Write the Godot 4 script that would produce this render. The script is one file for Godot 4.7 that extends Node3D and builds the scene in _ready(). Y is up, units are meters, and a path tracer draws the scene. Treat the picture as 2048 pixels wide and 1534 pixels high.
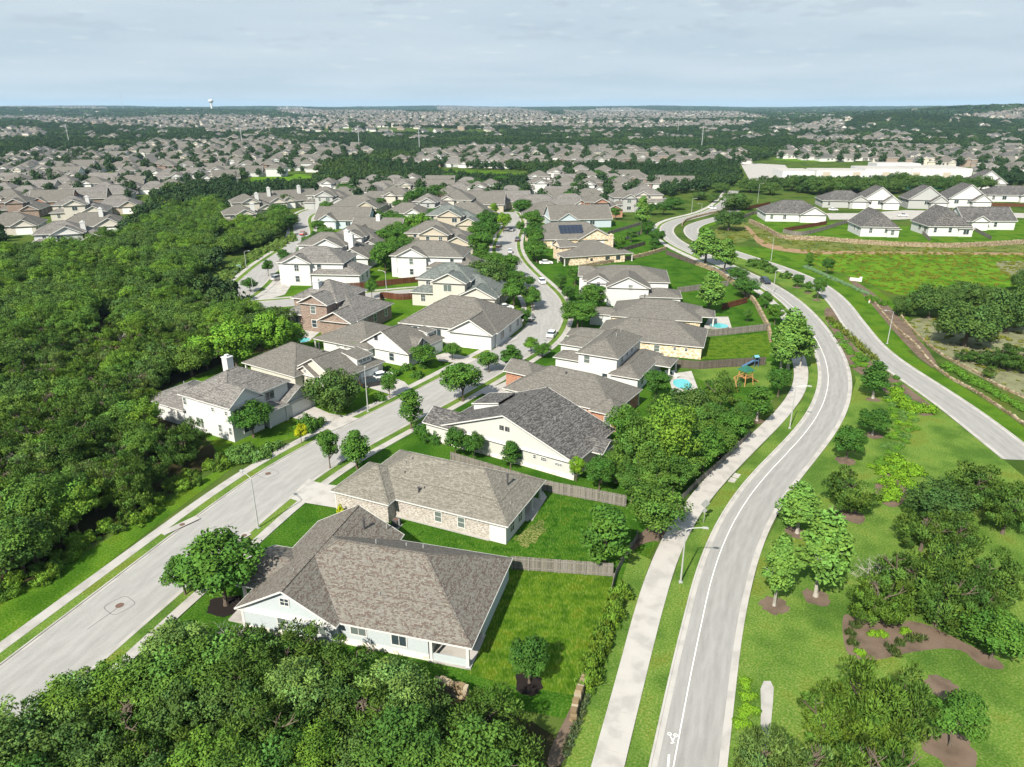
extends Node3D
# An aerial view over a suburban neighbourhood: curving streets, a divided boulevard, houses, yards, woods and far subdivisions.

var M := {}
var rng := RandomNumberGenerator.new()
var used := {}
var cache := {}
const ROAD_A := [12.85,-38.73,2.95,15.45,-45.7,2.95,18.07,-52.66,2.95,20.77,-59.59,2.95,23.63,-66.44,3.05,26.8,-73.15,3.09,30.37,-79.64,3.1,34.36,-85.88,3.1,38.71,-91.9,3.07,43.25,-97.78,3.02,47.76,-103.68,2.98,52.07,-109.72,2.97,56.05,-115.98,2.99,59.65,-122.46,3.01,62.85,-129.15,3.03,65.62,-136.03,3.06,67.98,-143.06,3.08,69.99,-150.21,3.11,71.72,-157.43,3.12,73.25,-164.71,3.12,74.6,-172.01,3.09,75.74,-179.36,3.01,76.6,-186.73,2.95,77.1,-194.13,2.95,77.2,-201.55,2.95,76.88,-208.96,2.95,76.16,-216.35,2.95,75.15,-223.71,2.95,73.92,-231.04,2.95,72.55,-238.34,3,71.13,-245.64,3.07,69.72,-252.94,3.16,68.39,-260.26,3.29,67.15,-267.59,3.3,66.08,-274.94,3.3,65.34,-282.32,3.26,65.06,-289.72,3.18,65.29,-297.12,3.13,65.98,-304.51,3.07,67.12,-311.83,3.01,68.77,-319.04,3.13,71.01,-326.08,3.26,73.89,-332.87,3.3,77.45,-339.31,3.3,81.65,-345.37,3.3,86.27,-351.17,3.3,90.99,-356.91,3.3,95.53,-362.77,3.3,99.72,-368.88,3.3,103.5,-375.25,3.3,106.97,-381.82,3.16,110.22,-388.5,2.97,113.32,-395.26,2.95,116.28,-402.08,2.95,119.12,-408.95,2.95,121.88,-415.85,2.95,124.61,-422.77,2.95,127.32,-429.69,2.95,130.01,-436.63,2.95,132.66,-443.57,2.95,135.27,-450.54,2.95,137.86,-457.51,2.95,140.44,-464.48,2.95,143.02,-471.45,2.95]
const ROAD_B := [77.98,-96.56,3.23,78.5,-102.65,3.27,78.99,-108.74,3.3,79.39,-114.84,3.29,79.6,-120.94,3.24,79.61,-127.05,3.2,79.55,-133.15,3.16,79.61,-139.25,3.11,80,-145.33,3.04,80.78,-151.37,2.97,81.89,-157.37,2.95,83.2,-163.34,2.97,84.61,-169.28,2.98,86.08,-175.21,2.9,87.58,-181.14,2.9,88.98,-187.08,2.9,90.19,-193.06,2.9,91.15,-199.09,2.9,91.82,-205.15,2.9,92.13,-211.23,2.9,91.98,-217.31,2.9,91.38,-223.37,2.9,90.39,-229.39,2.9,89.12,-235.36,2.9,87.65,-241.29,2.9,86.04,-247.18,2.9,84.34,-253.05,2.9,82.57,-258.9,3,80.79,-264.75,3.12,79.11,-270.62,3.18,77.64,-276.54,3.21,76.51,-282.52,3.22,75.85,-288.56,3.23,75.69,-294.63,3.21,76.01,-300.71,3.18,76.76,-306.75,3.13,77.94,-312.71,3.15,79.61,-318.55,3.21,81.83,-324.19,3.3,84.62,-329.56,3.3,87.91,-334.66,3.3,91.55,-339.55,3.3,95.34,-344.35,3.21,99.08,-349.16,3.04,102.62,-354.13,2.9,105.86,-359.28,2.9,108.86,-364.6,2.9,111.73,-369.99,2.9,114.57,-375.41,2.9,117.39,-380.83,2.9]
const STREET_1 := [-46.07,-48.34,4.63,-44.17,-54.96,4.63,-42.24,-61.57,4.61,-40.28,-68.18,4.62,-38.34,-74.79,4.62,-36.36,-81.38,4.6,-34.15,-87.88,4.56,-31.51,-94.2,4.49,-28.35,-100.29,4.44,-24.81,-106.17,4.49,-21.09,-111.97,4.45,-17.39,-117.78,4.48,-13.8,-123.66,4.58,-10.29,-129.58,4.61,-6.79,-135.52,4.64,-3.3,-141.46,4.62,0.07,-147.45,4.55,3.12,-153.59,4.52,5.61,-159.95,4.42,7.46,-166.54,4.26,8.69,-173.28,4.19,9.37,-180.1,4.19,9.49,-186.96,4.27,9.03,-193.79,4.35,8.02,-200.58,4.46,6.66,-207.32,4.54,5.17,-214.05,4.6,3.71,-220.78,4.61,2.38,-227.54,4.56,1.22,-234.33,4.47,0.21,-241.14,4.37,-0.63,-247.98,4.26,-1.28,-254.83,4.17,-1.74,-261.7,4.1,-2.02,-268.58,4.03,-2.1,-275.47,3.97,-2.01,-282.36,3.93,-1.78,-289.24,3.89,-1.41,-296.12,3.84,-0.93,-302.99,3.8,-0.37,-309.86,3.75,0.17,-316.73,3.71,0.6,-323.6,3.66,0.84,-330.48,3.59,0.9,-337.37,3.52,0.81,-344.26,3.44,0.52,-351.13,3.37,-0.02,-357.99,3.3,-0.77,-364.84,3.25,-1.62,-371.68,3.21]
const STREET_2 := [-80.47,-181.66,4.4,-79.3,-190.3,4.4,-78.75,-198.98,4.4,-79.01,-207.67,4.4,-79.81,-216.39,4.4,-80.71,-225.11,4.4,-81.48,-233.85,4.4,-82.07,-242.6,4.4,-82.54,-251.36,4.18,-83,-260.12,3.87,-83.58,-268.87,3.47,-84.39,-277.6,3.4,-85.51,-286.29,3.4,-87.03,-294.92,3.4,-88.98,-303.45,3.4,-91.29,-311.91,3.4,-93.84,-320.3,3.4,-96.45,-328.68,3.4,-98.93,-337.09,3.4,-101.09,-345.57,3.4,-102.74,-354.15,3.4,-103.62,-362.8,3.54,-103.46,-371.44,4.16,-102.1,-379.96,4.4,-99.58,-388.24,4.4,-96.35,-396.33,4.4]
const STREET_X := [-70.49,-186.8,4,-65.75,-188.38,4,-61,-189.94,4,-56.25,-191.48,4,-51.5,-193.04,4,-46.77,-194.66,4,-42.09,-196.4,4,-37.44,-198.23,4,-32.79,-200.07,4,-28.12,-201.83,4,-23.41,-203.51,4,-18.69,-205.14,4,-13.97,-206.79,4,-9.28,-208.5,4,-4.61,-210.28,4,0.04,-212.12,4]
const WALK := [6.86,-40.02,1.17,7.94,-43.08,1.18,9.01,-46.14,1.19,10.09,-49.2,1.2,11.16,-52.26,1.22,12.23,-55.32,1.24,13.3,-58.38,1.28,14.39,-61.43,1.3,15.52,-64.47,1.32,16.7,-67.49,1.31,17.95,-70.49,1.3,19.28,-73.44,1.29,20.7,-76.35,1.29,22.23,-79.21,1.27,23.85,-82.02,1.25,25.54,-84.78,1.25,27.32,-87.49,1.26,29.16,-90.16,1.27,31.06,-92.79,1.27,32.99,-95.39,1.27,34.94,-97.98,1.27,36.91,-100.56,1.26,38.89,-103.12,1.24,40.88,-105.69,1.22,42.86,-108.25,1.2,44.82,-110.84,1.18,46.73,-113.46,1.16,48.59,-116.11,1.14,50.39,-118.81,1.15,52.11,-121.55,1.17,53.73,-124.36,1.19,55.22,-127.23,1.2,56.58,-130.17,1.22,57.82,-133.17,1.24,58.94,-136.21,1.28,59.95,-139.29,1.3,60.84,-142.4,1.33,61.64,-145.54,1.36,62.36,-148.7,1.38,63.03,-151.87,1.4]
const BIKE := [13.72,-45.78,12.84,-43.19]
const SEAMS := [[-42.23,-62.70,1.0,-1.40,3.79,"rusty manhole cover ringed by a tar seam with a straight tail"],[-35.71,-92.26,0.0,0.0,0.0,"rusty manhole cover in a tar ring near the small yellow tree"]]
const PATCHES := [
	["woodland_floor","leaf_litter",1,[-235,-232.3,-181.4,-267.7,-162.8,-301.4,-201.2,-422.8,-175.9,-448.1,-134.4,-344.2,-109.9,-267.7,-98,-232.3,-94.1,-190.4,-71.2,-180.1,-53.5,-168.7,-45,-142.6,-59.1,-149.3,-60.8,-139.5,-67.5,-122.9,-48.7,-103.6,-44.1,-95.8,-52.4,-72,-56,-64.1,-60.5,-56],0.000],
	["woodland_floor","leaf_litter",1,[-44.8,-41.4,-43.6,-44.3,-40.5,-49.6,-34.8,-54,-29.1,-54,-26.3,-53,-22.7,-55.3,-15.6,-54,-6.6,-50.8,-4.3,-49.6,3.3,-46.8,4.3,-42.6,3.1,-29.1,-42.1,-29.1],0.000],
	["lawn","lawn_lush",0,[-36.1,-56.7,-34.3,-64.5,-33.2,-73,-27.7,-90.7,-11.1,-117.6,8.5,-151,13.4,-173.1,11.3,-207.9,3,-267.7,6.5,-361.1,67.6,-328.7,59.7,-278.1,72.4,-198.8,65,-152.8,54.7,-130.7,23,-84.8,13.8,-66.3,5.1,-47.4,-5.7,-50.2,-26.2,-54],0.004],
	["lawn","lawn",0,[-44.7,-97.5,-30.4,-107.8,-14.4,-133.5,3.1,-164.4,5,-193.1,-6.4,-267.7,-6,-361.1,-105.7,-379.7,-86.7,-301.4,-70.2,-193.1,-53.5,-173.1,-47.9,-152.8,-56.8,-145.9,-67.5,-122.9,-48.7,-103.6],0.004],
	["lawn","lawn",1,[-56.2,-59.6,-55.5,-63.2,-51.8,-71,-43.5,-94.2,-41,-100,-41.1,-95.8,-46,-77.4,-48.6,-65.4,-51.1,-56.7,-52.1,-54],0.008],
	["lawn","lawn_dry",0,[17.1,-42.6,23.6,-58.9,30.2,-73,40.4,-89,58.3,-113.6,67.7,-130.7,74.2,-149.3,78.7,-175.4,81.4,-212.4,78.6,-232.3,74.3,-259.8,72.8,-301.4,75,-284.7,81.1,-257.9,90.4,-228.5,89.5,-198.8,82.1,-168.7,77,-149.3,76.8,-131.5,75.1,-99.2,72.7,-71,39,-29.1,12,-29.1],0.004],
	["lawn","lawn_dry",0,[9.2,-42.6,15.3,-60.2,21.5,-75.2,28.6,-86.8,41.9,-104.6,53.3,-120.4,60.3,-135,65,-152.8,67.6,-173.1,68.8,-159.6,62.9,-136.4,58.5,-125.4,44.4,-103.6,31.8,-88.2,23.7,-75.2,17.4,-59.3,11.6,-42.6,9.8,-38,7.6,-38],0.010],
	["lawn","lawn_dry",0,[11.6,-64.5,14.4,-73,16.5,-71,13.7,-63.7,10.6,-54.3,8,-46.8,6.5,-42.6,5.5,-39.7,2.2,-39.7,4.3,-42.6,6,-47.4,8,-54,9.6,-59.6],0.009],
	["lawn","meadow",1,[109.7,-260.5,134.3,-263.6,186.9,-259,193.2,-247.5,162.9,-205.7,146.8,-209.7,115.3,-195.4,108.7,-201.8,107.8,-222.6,102.4,-242.1],0.012],
	["lawn","lawn",1,[69,-265.2,86.7,-278.3,110.3,-262.1,101.4,-239.5,106.8,-220.3,108.2,-200.9,94.1,-149.3,83.6,-149.3,93.4,-196.3,92.1,-234.4,85,-256.1],0.006],
	["lawn","rough_grass",1,[99.9,-340.4,111.1,-340.4,110.6,-292.6,135.1,-278.3,199.8,-278.3,215.4,-278.3,193.2,-247.5,110.3,-262.1,98.1,-278.3,98.3,-292.6,85.7,-278.3,82.8,-300.4],0.006],
	["lawn","lawn",0,[119.4,-367.3,142.9,-345.5,156.8,-326,185.4,-326,244.9,-345.5,264,-345.5,223.1,-288.9,166,-278.3,136.7,-281.7,123,-294.5,112.6,-298.4,116.6,-350.7],0.004],
	["bare_limestone","limestone_ground",2,[98.2,-172.3,107.3,-176.7,121,-169.5,131.9,-162.9,95,-111.9,93.7,-126.8,92.4,-140.3,94.5,-156.7],0.016],
	["bare_limestone","limestone_ground",2,[165.4,-242.1,171,-247.5,175.1,-246.2,189.6,-250.3,171.7,-224.8,167.2,-229.5,158,-222.6,161,-232],0.020],
	["mulch_bed","mulch",1,[106.2,-224.8,100.2,-197.1,94.2,-173.9,91.2,-162.4,85.9,-138,88.9,-138,99.8,-177.6,104,-197.1,106.2,-215.4],0.020],
	["mulch_bed","mulch",1,[83.7,-185.5,86.4,-184.2,79.8,-165.7,76.3,-149.3,75.9,-142.2,76.3,-134.9,76,-129.6,75.3,-114,70.3,-112.8,70.5,-122.7,70.1,-132.6,69.9,-138.8,76.2,-160.2,78.6,-171.5],0.020],
	["mulch_bed","mulch",2,[35.2,-61.8,36.1,-60.5,42.6,-60.5,45.3,-57.1,47.4,-54.5,47,-53.2,44.9,-53.7,44.6,-56.5,39,-55.7,35.4,-54.5,32.7,-54.8,33.5,-58],0.020],
	["mulch_bed","mulch",2,[51.9,-90.1,58.3,-95.9,55.7,-87.2,51.4,-82.2,49.7,-84.4],0.020],
	["mulch_bed","mulch",2,[14,-72,16.1,-74.6,19,-75.2,20.9,-78.6,19.2,-79.8,15.7,-76.3],0.020],
	["mulch_bed","mulch",2,[5,-46.3,7.2,-51.4,8.7,-56,8,-56,5.7,-49.6,2.3,-42.6,4.3,-42.6],0.020],
	["dirt_trail","dirt_path",1,[104.5,-326,107.3,-326,100.3,-288.9,103.7,-273.2,111.7,-265.8,135.1,-265.2,189,-262.1,203.7,-262.1,200.4,-257.5,185.9,-257.5,132.5,-259.6,108.5,-259,99,-266.7,96.2,-278.3,101.3,-304.4],0.020],
	["dirt_trail","dirt_path",2,[-118.9,-282.8,-116.2,-284.6,-111,-272.6,-110.2,-263],0.020],
	["dirt_trail","dirt_path",2,[-104.8,-178.4,-103.1,-180,-95.5,-165.7,-94.7,-159.2,-87.1,-151,-83.5,-151,-84,-145,-89.8,-148.8,-94.7,-155.6,-97,-164.3],0.020],
	["dirt_trail","dirt_path",2,[-102.5,-189.7,-104.5,-206.1,-101.2,-206.1,-99.3,-194.9,-98.8,-184.7],0.020],
	["driveway","concrete_new",0,[-30.6,-85.2,-29.4,-84.5,-28.3,-84,-21.5,-82,-22.6,-88.2,-26.6,-89,-28.5,-89.9,-29.3,-90.6],0.118],
	["driveway","concrete_new",0,[-31.7,-71.2,-31.2,-72.1,-26.6,-72.1,-25.2,-69.9,-30.1,-69],0.118],
	["driveway","concrete_new",0,[-39.4,-114.1,-36.9,-118.4,-31.9,-114.1,-26.2,-111.9,-29.9,-106.9,-32.7,-109.4,-37.7,-112.1],0.118],
	["driveway","concrete",0,[-27.2,-126.2,-26.9,-134.9,-21,-129.5,-19.3,-126.2,-21.7,-122.2],0.118],
	["driveway","concrete_new",0,[-15.6,-155.3,-9.3,-161.3,-4.8,-159.2,1.6,-157.9,-2.3,-152.2,-7,-153.4,-14.5,-151.6],0.118],
	["driveway","concrete_new",0,[-8.7,-174.4,-6.2,-179.3,0.9,-182.6,5.3,-176,0.9,-169.8,-5.2,-174.4],0.118],
	["driveway","concrete_new",0,[-16.6,-145.1,-14.2,-147.4,-7.3,-142.9,-9.2,-139.7,-15.5,-141.8],0.118],
	["driveway","concrete",0,[-6.1,-123.7,-1,-129.9,1.7,-126.3,-3.5,-122],0.118],
	["driveway","concrete",0,[159.5,-367.3,177.1,-367.3,205.8,-379.2,235.2,-373.2,259.6,-367.3,248.5,-350.7,225,-356.1,184.6,-345.5,152,-345.5],0.030],
	["driveway","concrete",0,[-73.1,-201.2,-72.9,-216.4,-70.8,-223.6,-66.8,-211.9,-65.1,-199.2,-70.5,-190.6],0.030],
	["patio","concrete_new",0,[31.3,-133.8,36.5,-135.8,35.4,-125.4,30.2,-123.7],0.050],
	["patio","concrete_new",0,[46.2,-165.4,50.6,-176,55.4,-176,53.3,-165.4],0.050],
	["patio","concrete_new",0,[-51.6,-164.6,-45.7,-164,-46.4,-157.7,-50,-158.3],0.050],
	["patio","concrete",0,[2,-80.4,4.3,-87.3,4.8,-85.5,2.6,-79.4],0.050],
	["footpath","concrete",1,[23.2,-51.9,24.5,-51.9,23.2,-48.5,20.6,-42.6,20,-42.6,22,-47.9],0.030],
	["lawn","lawn_mown",0,[-0.3,-69.5,11.7,-68.2,10.8,-64.3,5.6,-50.2,-0.4,-51.5,-4.3,-52.9,-3.9,-55.5],0.012],
	["lawn","lawn_mown_lush",0,[-14.8,-77.3,-0.5,-73.7,5.3,-87.9,15.1,-83.2,15.2,-76.3,11.6,-69.9,0.3,-71.6],0.012],
	["worn_grass","rough_grass",1,[1.7,-77.3,2.3,-78.6,3.1,-78.8,3.6,-80.1,4.3,-79.4,3.9,-77.8,4.6,-77.3,3.4,-76.3,3,-74.4,2.2,-74.6,2,-73.4,0.9,-73.9,1.1,-74.9,0.1,-75.1,0.6,-76.1],0.020],
	["lawn","lawn_mown",0,[44.6,-157.3,61.4,-162.6,55.9,-145.1,40.2,-142.9],0.012],
	["lawn","lawn_dry",0,[31.5,-137.6,54.8,-141.8,49.7,-127,40.2,-127],0.012],
	["lawn","lawn",1,[-91.1,-186.7,-92.3,-217.7,-92.1,-248.8,-91.7,-301.4,-86.9,-291.7,-87.2,-244.5,-82.5,-207.9,-85.6,-189.8],0.006],
	["lawn","lawn",1,[-67.2,-645.7,10.7,-609.9,6,-552.7,-56.4,-577.8],0.010],
	["lawn","meadow",1,[-207.9,-609.9,-152.6,-586.6,-144.8,-501.7,-182.3,-482.5],0.010],
	["pond","water_far",2,[-41.8,-565,14.1,-577.8,15,-537.1,-33.6,-526],0.030],
	["bare_ground","concrete_new",1,[-442.2,-1650.3,-354.2,-1883.2,-26.8,-1685,-24.3,-1524.2,-291.2,-1441.6,-408.8,-1524.2],0.300],
	["lawn","meadow",1,[274,-790.6,373.8,-824,324.7,-724.4,268.7,-745.2],0.020],
	["parking_lot","concrete",0,[222.3,-724.4,254.6,-692,206,-526,173.7,-537.1],0.020]]
const PLANTS := [
	["shade","shade_tree","large round tree in a black mulch ring in front of the pale blue house","tree","","leaf","bark",[-30.8,-62.8,9.4,4.3]],
	["shade","shade_tree","smaller round tree at the kerb beside the large tree by the pale blue house","tree","","leaf","bark",[-35.9,-64.5,5.1,2.3]],
	["shade","shade_tree","round street tree at the kerb outside the brick house","tree","","leaf","bark",[-27,-93.9,6.1,1.9]],
	["tall","shade_tree","taller street tree next to the round one outside the brick house","tree","","leaf","bark",[-23,-93.9,6.6,2.4]],
	["tall","shade_tree","tall street tree at the kerb before the white gabled house","tree","","leaf","bark",[-16.8,-107.8,7.4,2.4]],
	["shade","shade_tree","broad dense street tree between the street and the dark roofed house","tree","","leaf","bark",[-9,-119.7,7.3,4.3]],
	["shade","shade_tree","street tree before the brick-fronted house","tree","","leaf","bark",[-4.7,-135,4.3,2.5]],
	["tall","shade_tree","dark upright tree before the brick-fronted house","tree","","leaf_dark","bark",[-0.2,-137.3,5.3,2.6]],
	["shade","shade_tree","small light tree near the parked white car","tree","","leaf_bright","bark",[4.1,-146.5,4.1,1.8]],
	["shade","shade_tree","low round bush-like tree by the white two storey house","tree","","leaf","bark",[6.5,-144.2,3.4,2.2]],
	["shade","shade_tree","small street tree beside the driveway with the black car","tree","","leaf","bark",[-22.5,-121.2,5.1,1.9]],
	["live_oak","oak_tree","broad dark evergreen oak in the front yard of the cream house","tree","","leaf","bark",[-31.1,-115.2,8.6,5.1]],
	["shade","shade_tree","dense dark tree in front of the white two storey house","tree","","leaf_dark","bark",[-42,-104.6,6.7,3.5]],
	["shade","young_tree","small yellow-green sapling on the verge","tree","","leaf_yellow","bark",[-33.5,-102.2,3.7,1.2]],
	["shade","shade_tree","dark leafy tree against the white gabled wall, beside the gate side","tree","","leaf_dark","bark",[-8.6,-97.5,5.3,2]],
	["shade","shade_tree","second dark tree against the white gabled wall","tree","","leaf_dark","bark",[-5.8,-96.6,5,1.7]],
	["tall","shade_tree","slender small tree against the white gabled wall","tree","","leaf_dark","bark",[-0.2,-94.1,4.6,1.6]],
	["shade","shade_tree","bright yellow-green bushy tree at the corner of the white gabled house","tree","","leaf_lime","bark",[9.2,-90.1,3.8,1.4]],
	["shade","shade_tree","dark bushy tree by the weathered fence corner","tree","","leaf_dark","bark",[12.2,-87.5,5.1,2.6]],
	["elm","elm_tree","tall leafy backyard tree behind the white gabled house","tree","","leaf","bark",[17.1,-86.8,11.4,3.8]],
	["elm","elm_tree","big bright-crowned backyard tree amid the grove","tree","","leaf_bright","bark",[21.8,-89.2,12.9,4.7]],
	["shade","shade_tree","backyard tree close to the bay window of the brick house","tree","","leaf","bark",[17.3,-100,8.4,2.7]],
	["shade","shade_tree","round tree beside the long walk at the grove edge","tree","","leaf","bark",[27.9,-92.7,7.6,3.1]],
	["shade","shade_tree","round tree beside the long walk, nearer the play set","tree","","leaf","bark",[34.9,-102.2,5.8,2.8]],
	["shade","shade_tree","dark round tree beside the swimming pool","tree","","leaf_dark","bark",[26.3,-120.4,5.6,3]],
	["live_oak","oak_tree","spreading dark tree between the pool and the grove","tree","","leaf","bark",[29.6,-109.4,7.2,4.2]],
	["juniper","juniper_tree","olive juniper beside the play set yard","tree","","leaf","bark",[36.1,-113.6,7.8,3.9]],
	["tall","shade_tree","upright tree with a pale trunk beside the walk","tree","","leaf","bark_pale",[41.9,-111.1,6.5,2.7]],
	["sycamore","sycamore_tree","tall bright sycamore between the walk and the boulevard","tree","","leaf","bark_pale",[56.5,-137,12.6,4.4]],
	["sycamore","sycamore_tree","leafy sycamore leaning over the end of the walk","tree","","leaf","bark_pale",[54.6,-135.8,8.6,3.1]],
	["sycamore","sycamore_tree","sycamore pressed against the tallest one by the boulevard","tree","","leaf","bark_pale",[59.4,-137.9,9,3.1]],
	["sycamore","sycamore_tree","sycamore standing close behind the tallest one","tree","","leaf","bark_pale",[63.3,-149.3,6.8,2.5]],
	["shade","shade_tree","dark small tree at the end of the walk in the sun","tree","","leaf_dark","bark",[49.3,-122.1,5.6,2.6]],
	["sycamore","sycamore_tree","slender sycamore with a white trunk in a mulch ring","tree","","leaf","bark_pale",[28.2,-62.7,8.8,2.1]],
	["sycamore","sycamore_tree","large bright sycamore behind the slender one in the median","tree","","leaf","bark_pale",[33.3,-64.3,10.8,3.4]],
	["sycamore","sycamore_tree","bright sycamore beside the kerb of the median lawn","tree","","leaf","bark_pale",[35.9,-76.7,7.1,3]],
	["juniper","juniper_tree","round dense juniper standing alone on the median lawn","tree","","leaf","bark",[44.2,-81.5,7.2,4]],
	["live_oak","oak_tree","broad dark green leafy tree among the junipers","tree","","leaf_dark","bark",[55.1,-79.5,6,4.5]],
	["juniper","juniper_tree","olive juniper beside the upper carriageway","tree","","leaf","bark",[61.9,-83.1,6.5,5]],
	["juniper","juniper_tree","juniper leaning beside the bare dirt patch","tree","","leaf","bark",[61.7,-76.6,7.4,3.5]],
	["juniper","juniper_tree","juniper with bare twisted limbs showing","tree","","leaf","bark",[49.5,-73,6,3.6]],
	["juniper","juniper_tree","second juniper of the twisted pair","tree","","leaf","bark",[52.8,-72,6.1,3.5]],
	["juniper","juniper_tree","pale olive juniper at the edge of the mulch bed","tree","","leaf_olive","bark",[37.5,-60,6.7,3.1]],
	["juniper","juniper_tree","tall juniper in the middle of the median thicket","tree","","leaf","bark",[41.6,-62.4,8.3,3.7]],
	["juniper","juniper_tree","broad juniper in the middle of the median thicket","tree","","leaf","bark",[43.8,-59.6,8.5,3.8]],
	["juniper","juniper_tree","juniper at the far side of the median thicket","tree","","leaf_dark","bark",[46.7,-59.3,7.1,3]],
	["juniper","juniper_tree","tall juniper above the round oak","tree","","leaf","bark",[51.5,-62.4,6.7,3.4]],
	["juniper","juniper_tree","juniper at the back of the median thicket","tree","","leaf","bark",[47.6,-65.4,7.3,3.8]],
	["shade","shade_tree","round green oak at the end of the mulch bed","tree","","leaf","bark",[46.5,-54.7,5.7,3]],
	["juniper","juniper_tree","large juniper beside the concrete footpath","tree","","leaf_olive","bark",[29.1,-44.3,8.9,3.9]],
	["juniper","juniper_tree","large juniper next to the one by the footpath","tree","","leaf","bark",[31.7,-43.8,8.6,3]],
	["juniper","juniper_tree","juniper with bare grey twigs beside the footpath","tree","","leaf_olive","bark",[25.9,-44.8,6.1,2.7]],
	["juniper","juniper_tree","dark juniper rising from below beside the lawn","tree","","leaf","bark",[26.9,-38,9,3.5]],
	["juniper","juniper_tree","grey-green juniper leaning over the kerb","tree","","leaf_pale","bark",[18.6,-39.7,7.3,2.5]],
	["juniper","juniper_tree","grey-green juniper beside the one over the kerb","tree","","leaf_pale","bark",[22,-38.8,8.2,3]],
	["shade","shade_tree","small round tree in a mulch ring on the open lawn","tree","","leaf","bark",[36.7,-44.6,5.7,2.4]],
	["tall","shade_tree","upright dark tree in the median bed","tree","","leaf_dark","bark_pale",[66.5,-121.2,7.7,2.9]],
	["shade","shade_tree","low spreading small tree on the median lawn","tree","","leaf_dark","bark_pale",[59,-105.5,4.8,2.9]],
	["shade","shade_tree","round small tree beside the inner kerb","tree","","leaf_dark","bark",[50.6,-96.3,5.6,2.9]],
	["shade","shade_tree","small tree in a mulch ring by the upper carriageway","tree","","leaf","bark",[85,-193.1,6.6,2.4]],
	["shade","shade_tree","smallest of three small trees in the median","tree","","leaf","bark",[85.4,-201.1,3.8,1.3]],
	["shade","shade_tree","small round tree by the lamp in the median","tree","","leaf_dark","bark",[84.9,-207.9,4,2.2]],
	["shade","shade_tree","small oak at the corner of the meadow","tree","","leaf_dark","bark",[101,-225.5,5.7,2.1]],
	["tall","shade_tree","olive cone-shaped tree at the corner of the meadow","tree","","leaf_olive","bark",[99.7,-237.1,5.2,1.7]],
	["brush","median_shrub","grey-green rounded shrub on the boulevard median","shrub","shrubs on the boulevard median","leaf_dark","bark",[81,-238.7,3.7,2.9,82.6,-237.1,3.7,2.9,83.8,-233.1,3.6,2.8,84.2,-228.5,3.6,2.8,86,-220.5,3.5,2.7,84.8,-240.3,3.7,2.9]],
	["sycamore","sycamore_tree","tall bright tree where the boulevard bends","tree","","leaf","bark",[65.3,-238.7,12.3,6]],
	["sycamore","sycamore_tree","second bright tree where the boulevard bends","tree","","leaf","bark",[67.6,-224.8,11.4,4.6]],
	["sycamore","sycamore_tree","tall bright tree above the rubble wall and terraces","tree","","leaf","bark",[54.7,-304,15.3,4.2]],
	["shade","shade_tree","dark tree at the inside of the boulevard bend","tree","","leaf_dark","bark",[56.4,-278.1,6.7,3.5]],
	["shade","shade_tree","low dark tree near the terraces","tree","","leaf_dark","bark",[53.4,-267.7,4.5,2.6]],
	["live_oak","oak_tree","wide live oak in the bend of the upper carriageway","tree","","leaf_dark","bark",[94.4,-313.2,9.1,7.8]],
	["live_oak","oak_tree","tall oak group behind the bend","tree","","leaf","bark",[116.7,-379.7,10.1,9.1]],
	["sycamore","sycamore_tree","conical bright tree between two back yards","tree","","leaf","bark",[51.2,-179.2,10.9,4.3]],
	["shade","shade_tree","dark round tree behind the rubble wall","tree","","leaf_dark","bark",[68.8,-213.7,5.2,3.3]],
	["shade","shade_tree","larger dark tree by the dark car","tree","","leaf_dark","bark",[65.4,-194.8,6.6,3.9]],
	["shade","shade_tree","slim tree beside the walk behind the wall","tree","","leaf","bark",[67.3,-183.6,5.1,1.9]],
	["shade","shade_tree","pale leafy tree beside the walk behind the wall","tree","","leaf_olive","bark",[64.7,-168.7,5.3,2.6]],
	["shade","young_tree","sapling in a fenced back lawn","tree","","leaf","bark",[58.6,-170.9,3.8,1.2]],
	["shade","shade_tree","leafy street tree along the curving residential street","tree","street trees along the curving street","leaf_dark","bark",[2.9,-167.4,4.8,1.9,5,-206.6,4.1,2.1,0.4,-190.4,6.3,2.7,7.8,-249.7,8.1,3.7]],
	["shade","shade_tree","leafy street tree along the curving residential street","tree","street trees along the curving street","leaf","bark",[5.4,-181.6,6,2.4,-0.6,-219.8,7.7,3.6,9.1,-269.7,8.1,3.4,8.2,-328.7,6.7,4.1,-10,-262.7,7.9,3.5,-10,-291.7,7.2,3.7,-12,-228.5,6.5,3.2,3.4,-301.4,6.2,2.1]],
	["tall","shade_tree","leafy street tree along the curving residential street","tree","street trees along the curving street","leaf","bark",[9.7,-301.4,8.7,4,-10.6,-240.3,6.8,3.4,-7.5,-317.3,7.1,3.3,-3.3,-193.1,4.3,2.1]],
	["live_oak","oak_tree","wide live oak overhanging the bend by the green-roofed house","tree","","leaf","bark",[-6.9,-198.8,10.3,6.5]],
	["shade","shade_tree","bright lime street tree farther up the curving street","tree","","leaf_lime","bark",[-3.6,-307.8,7.8,3.2]],
	["tall","shade_tree","bright yellow-green slim tree up the street","tree","","leaf_lime","bark",[-9,-361.1,6.1,2.7]],
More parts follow.
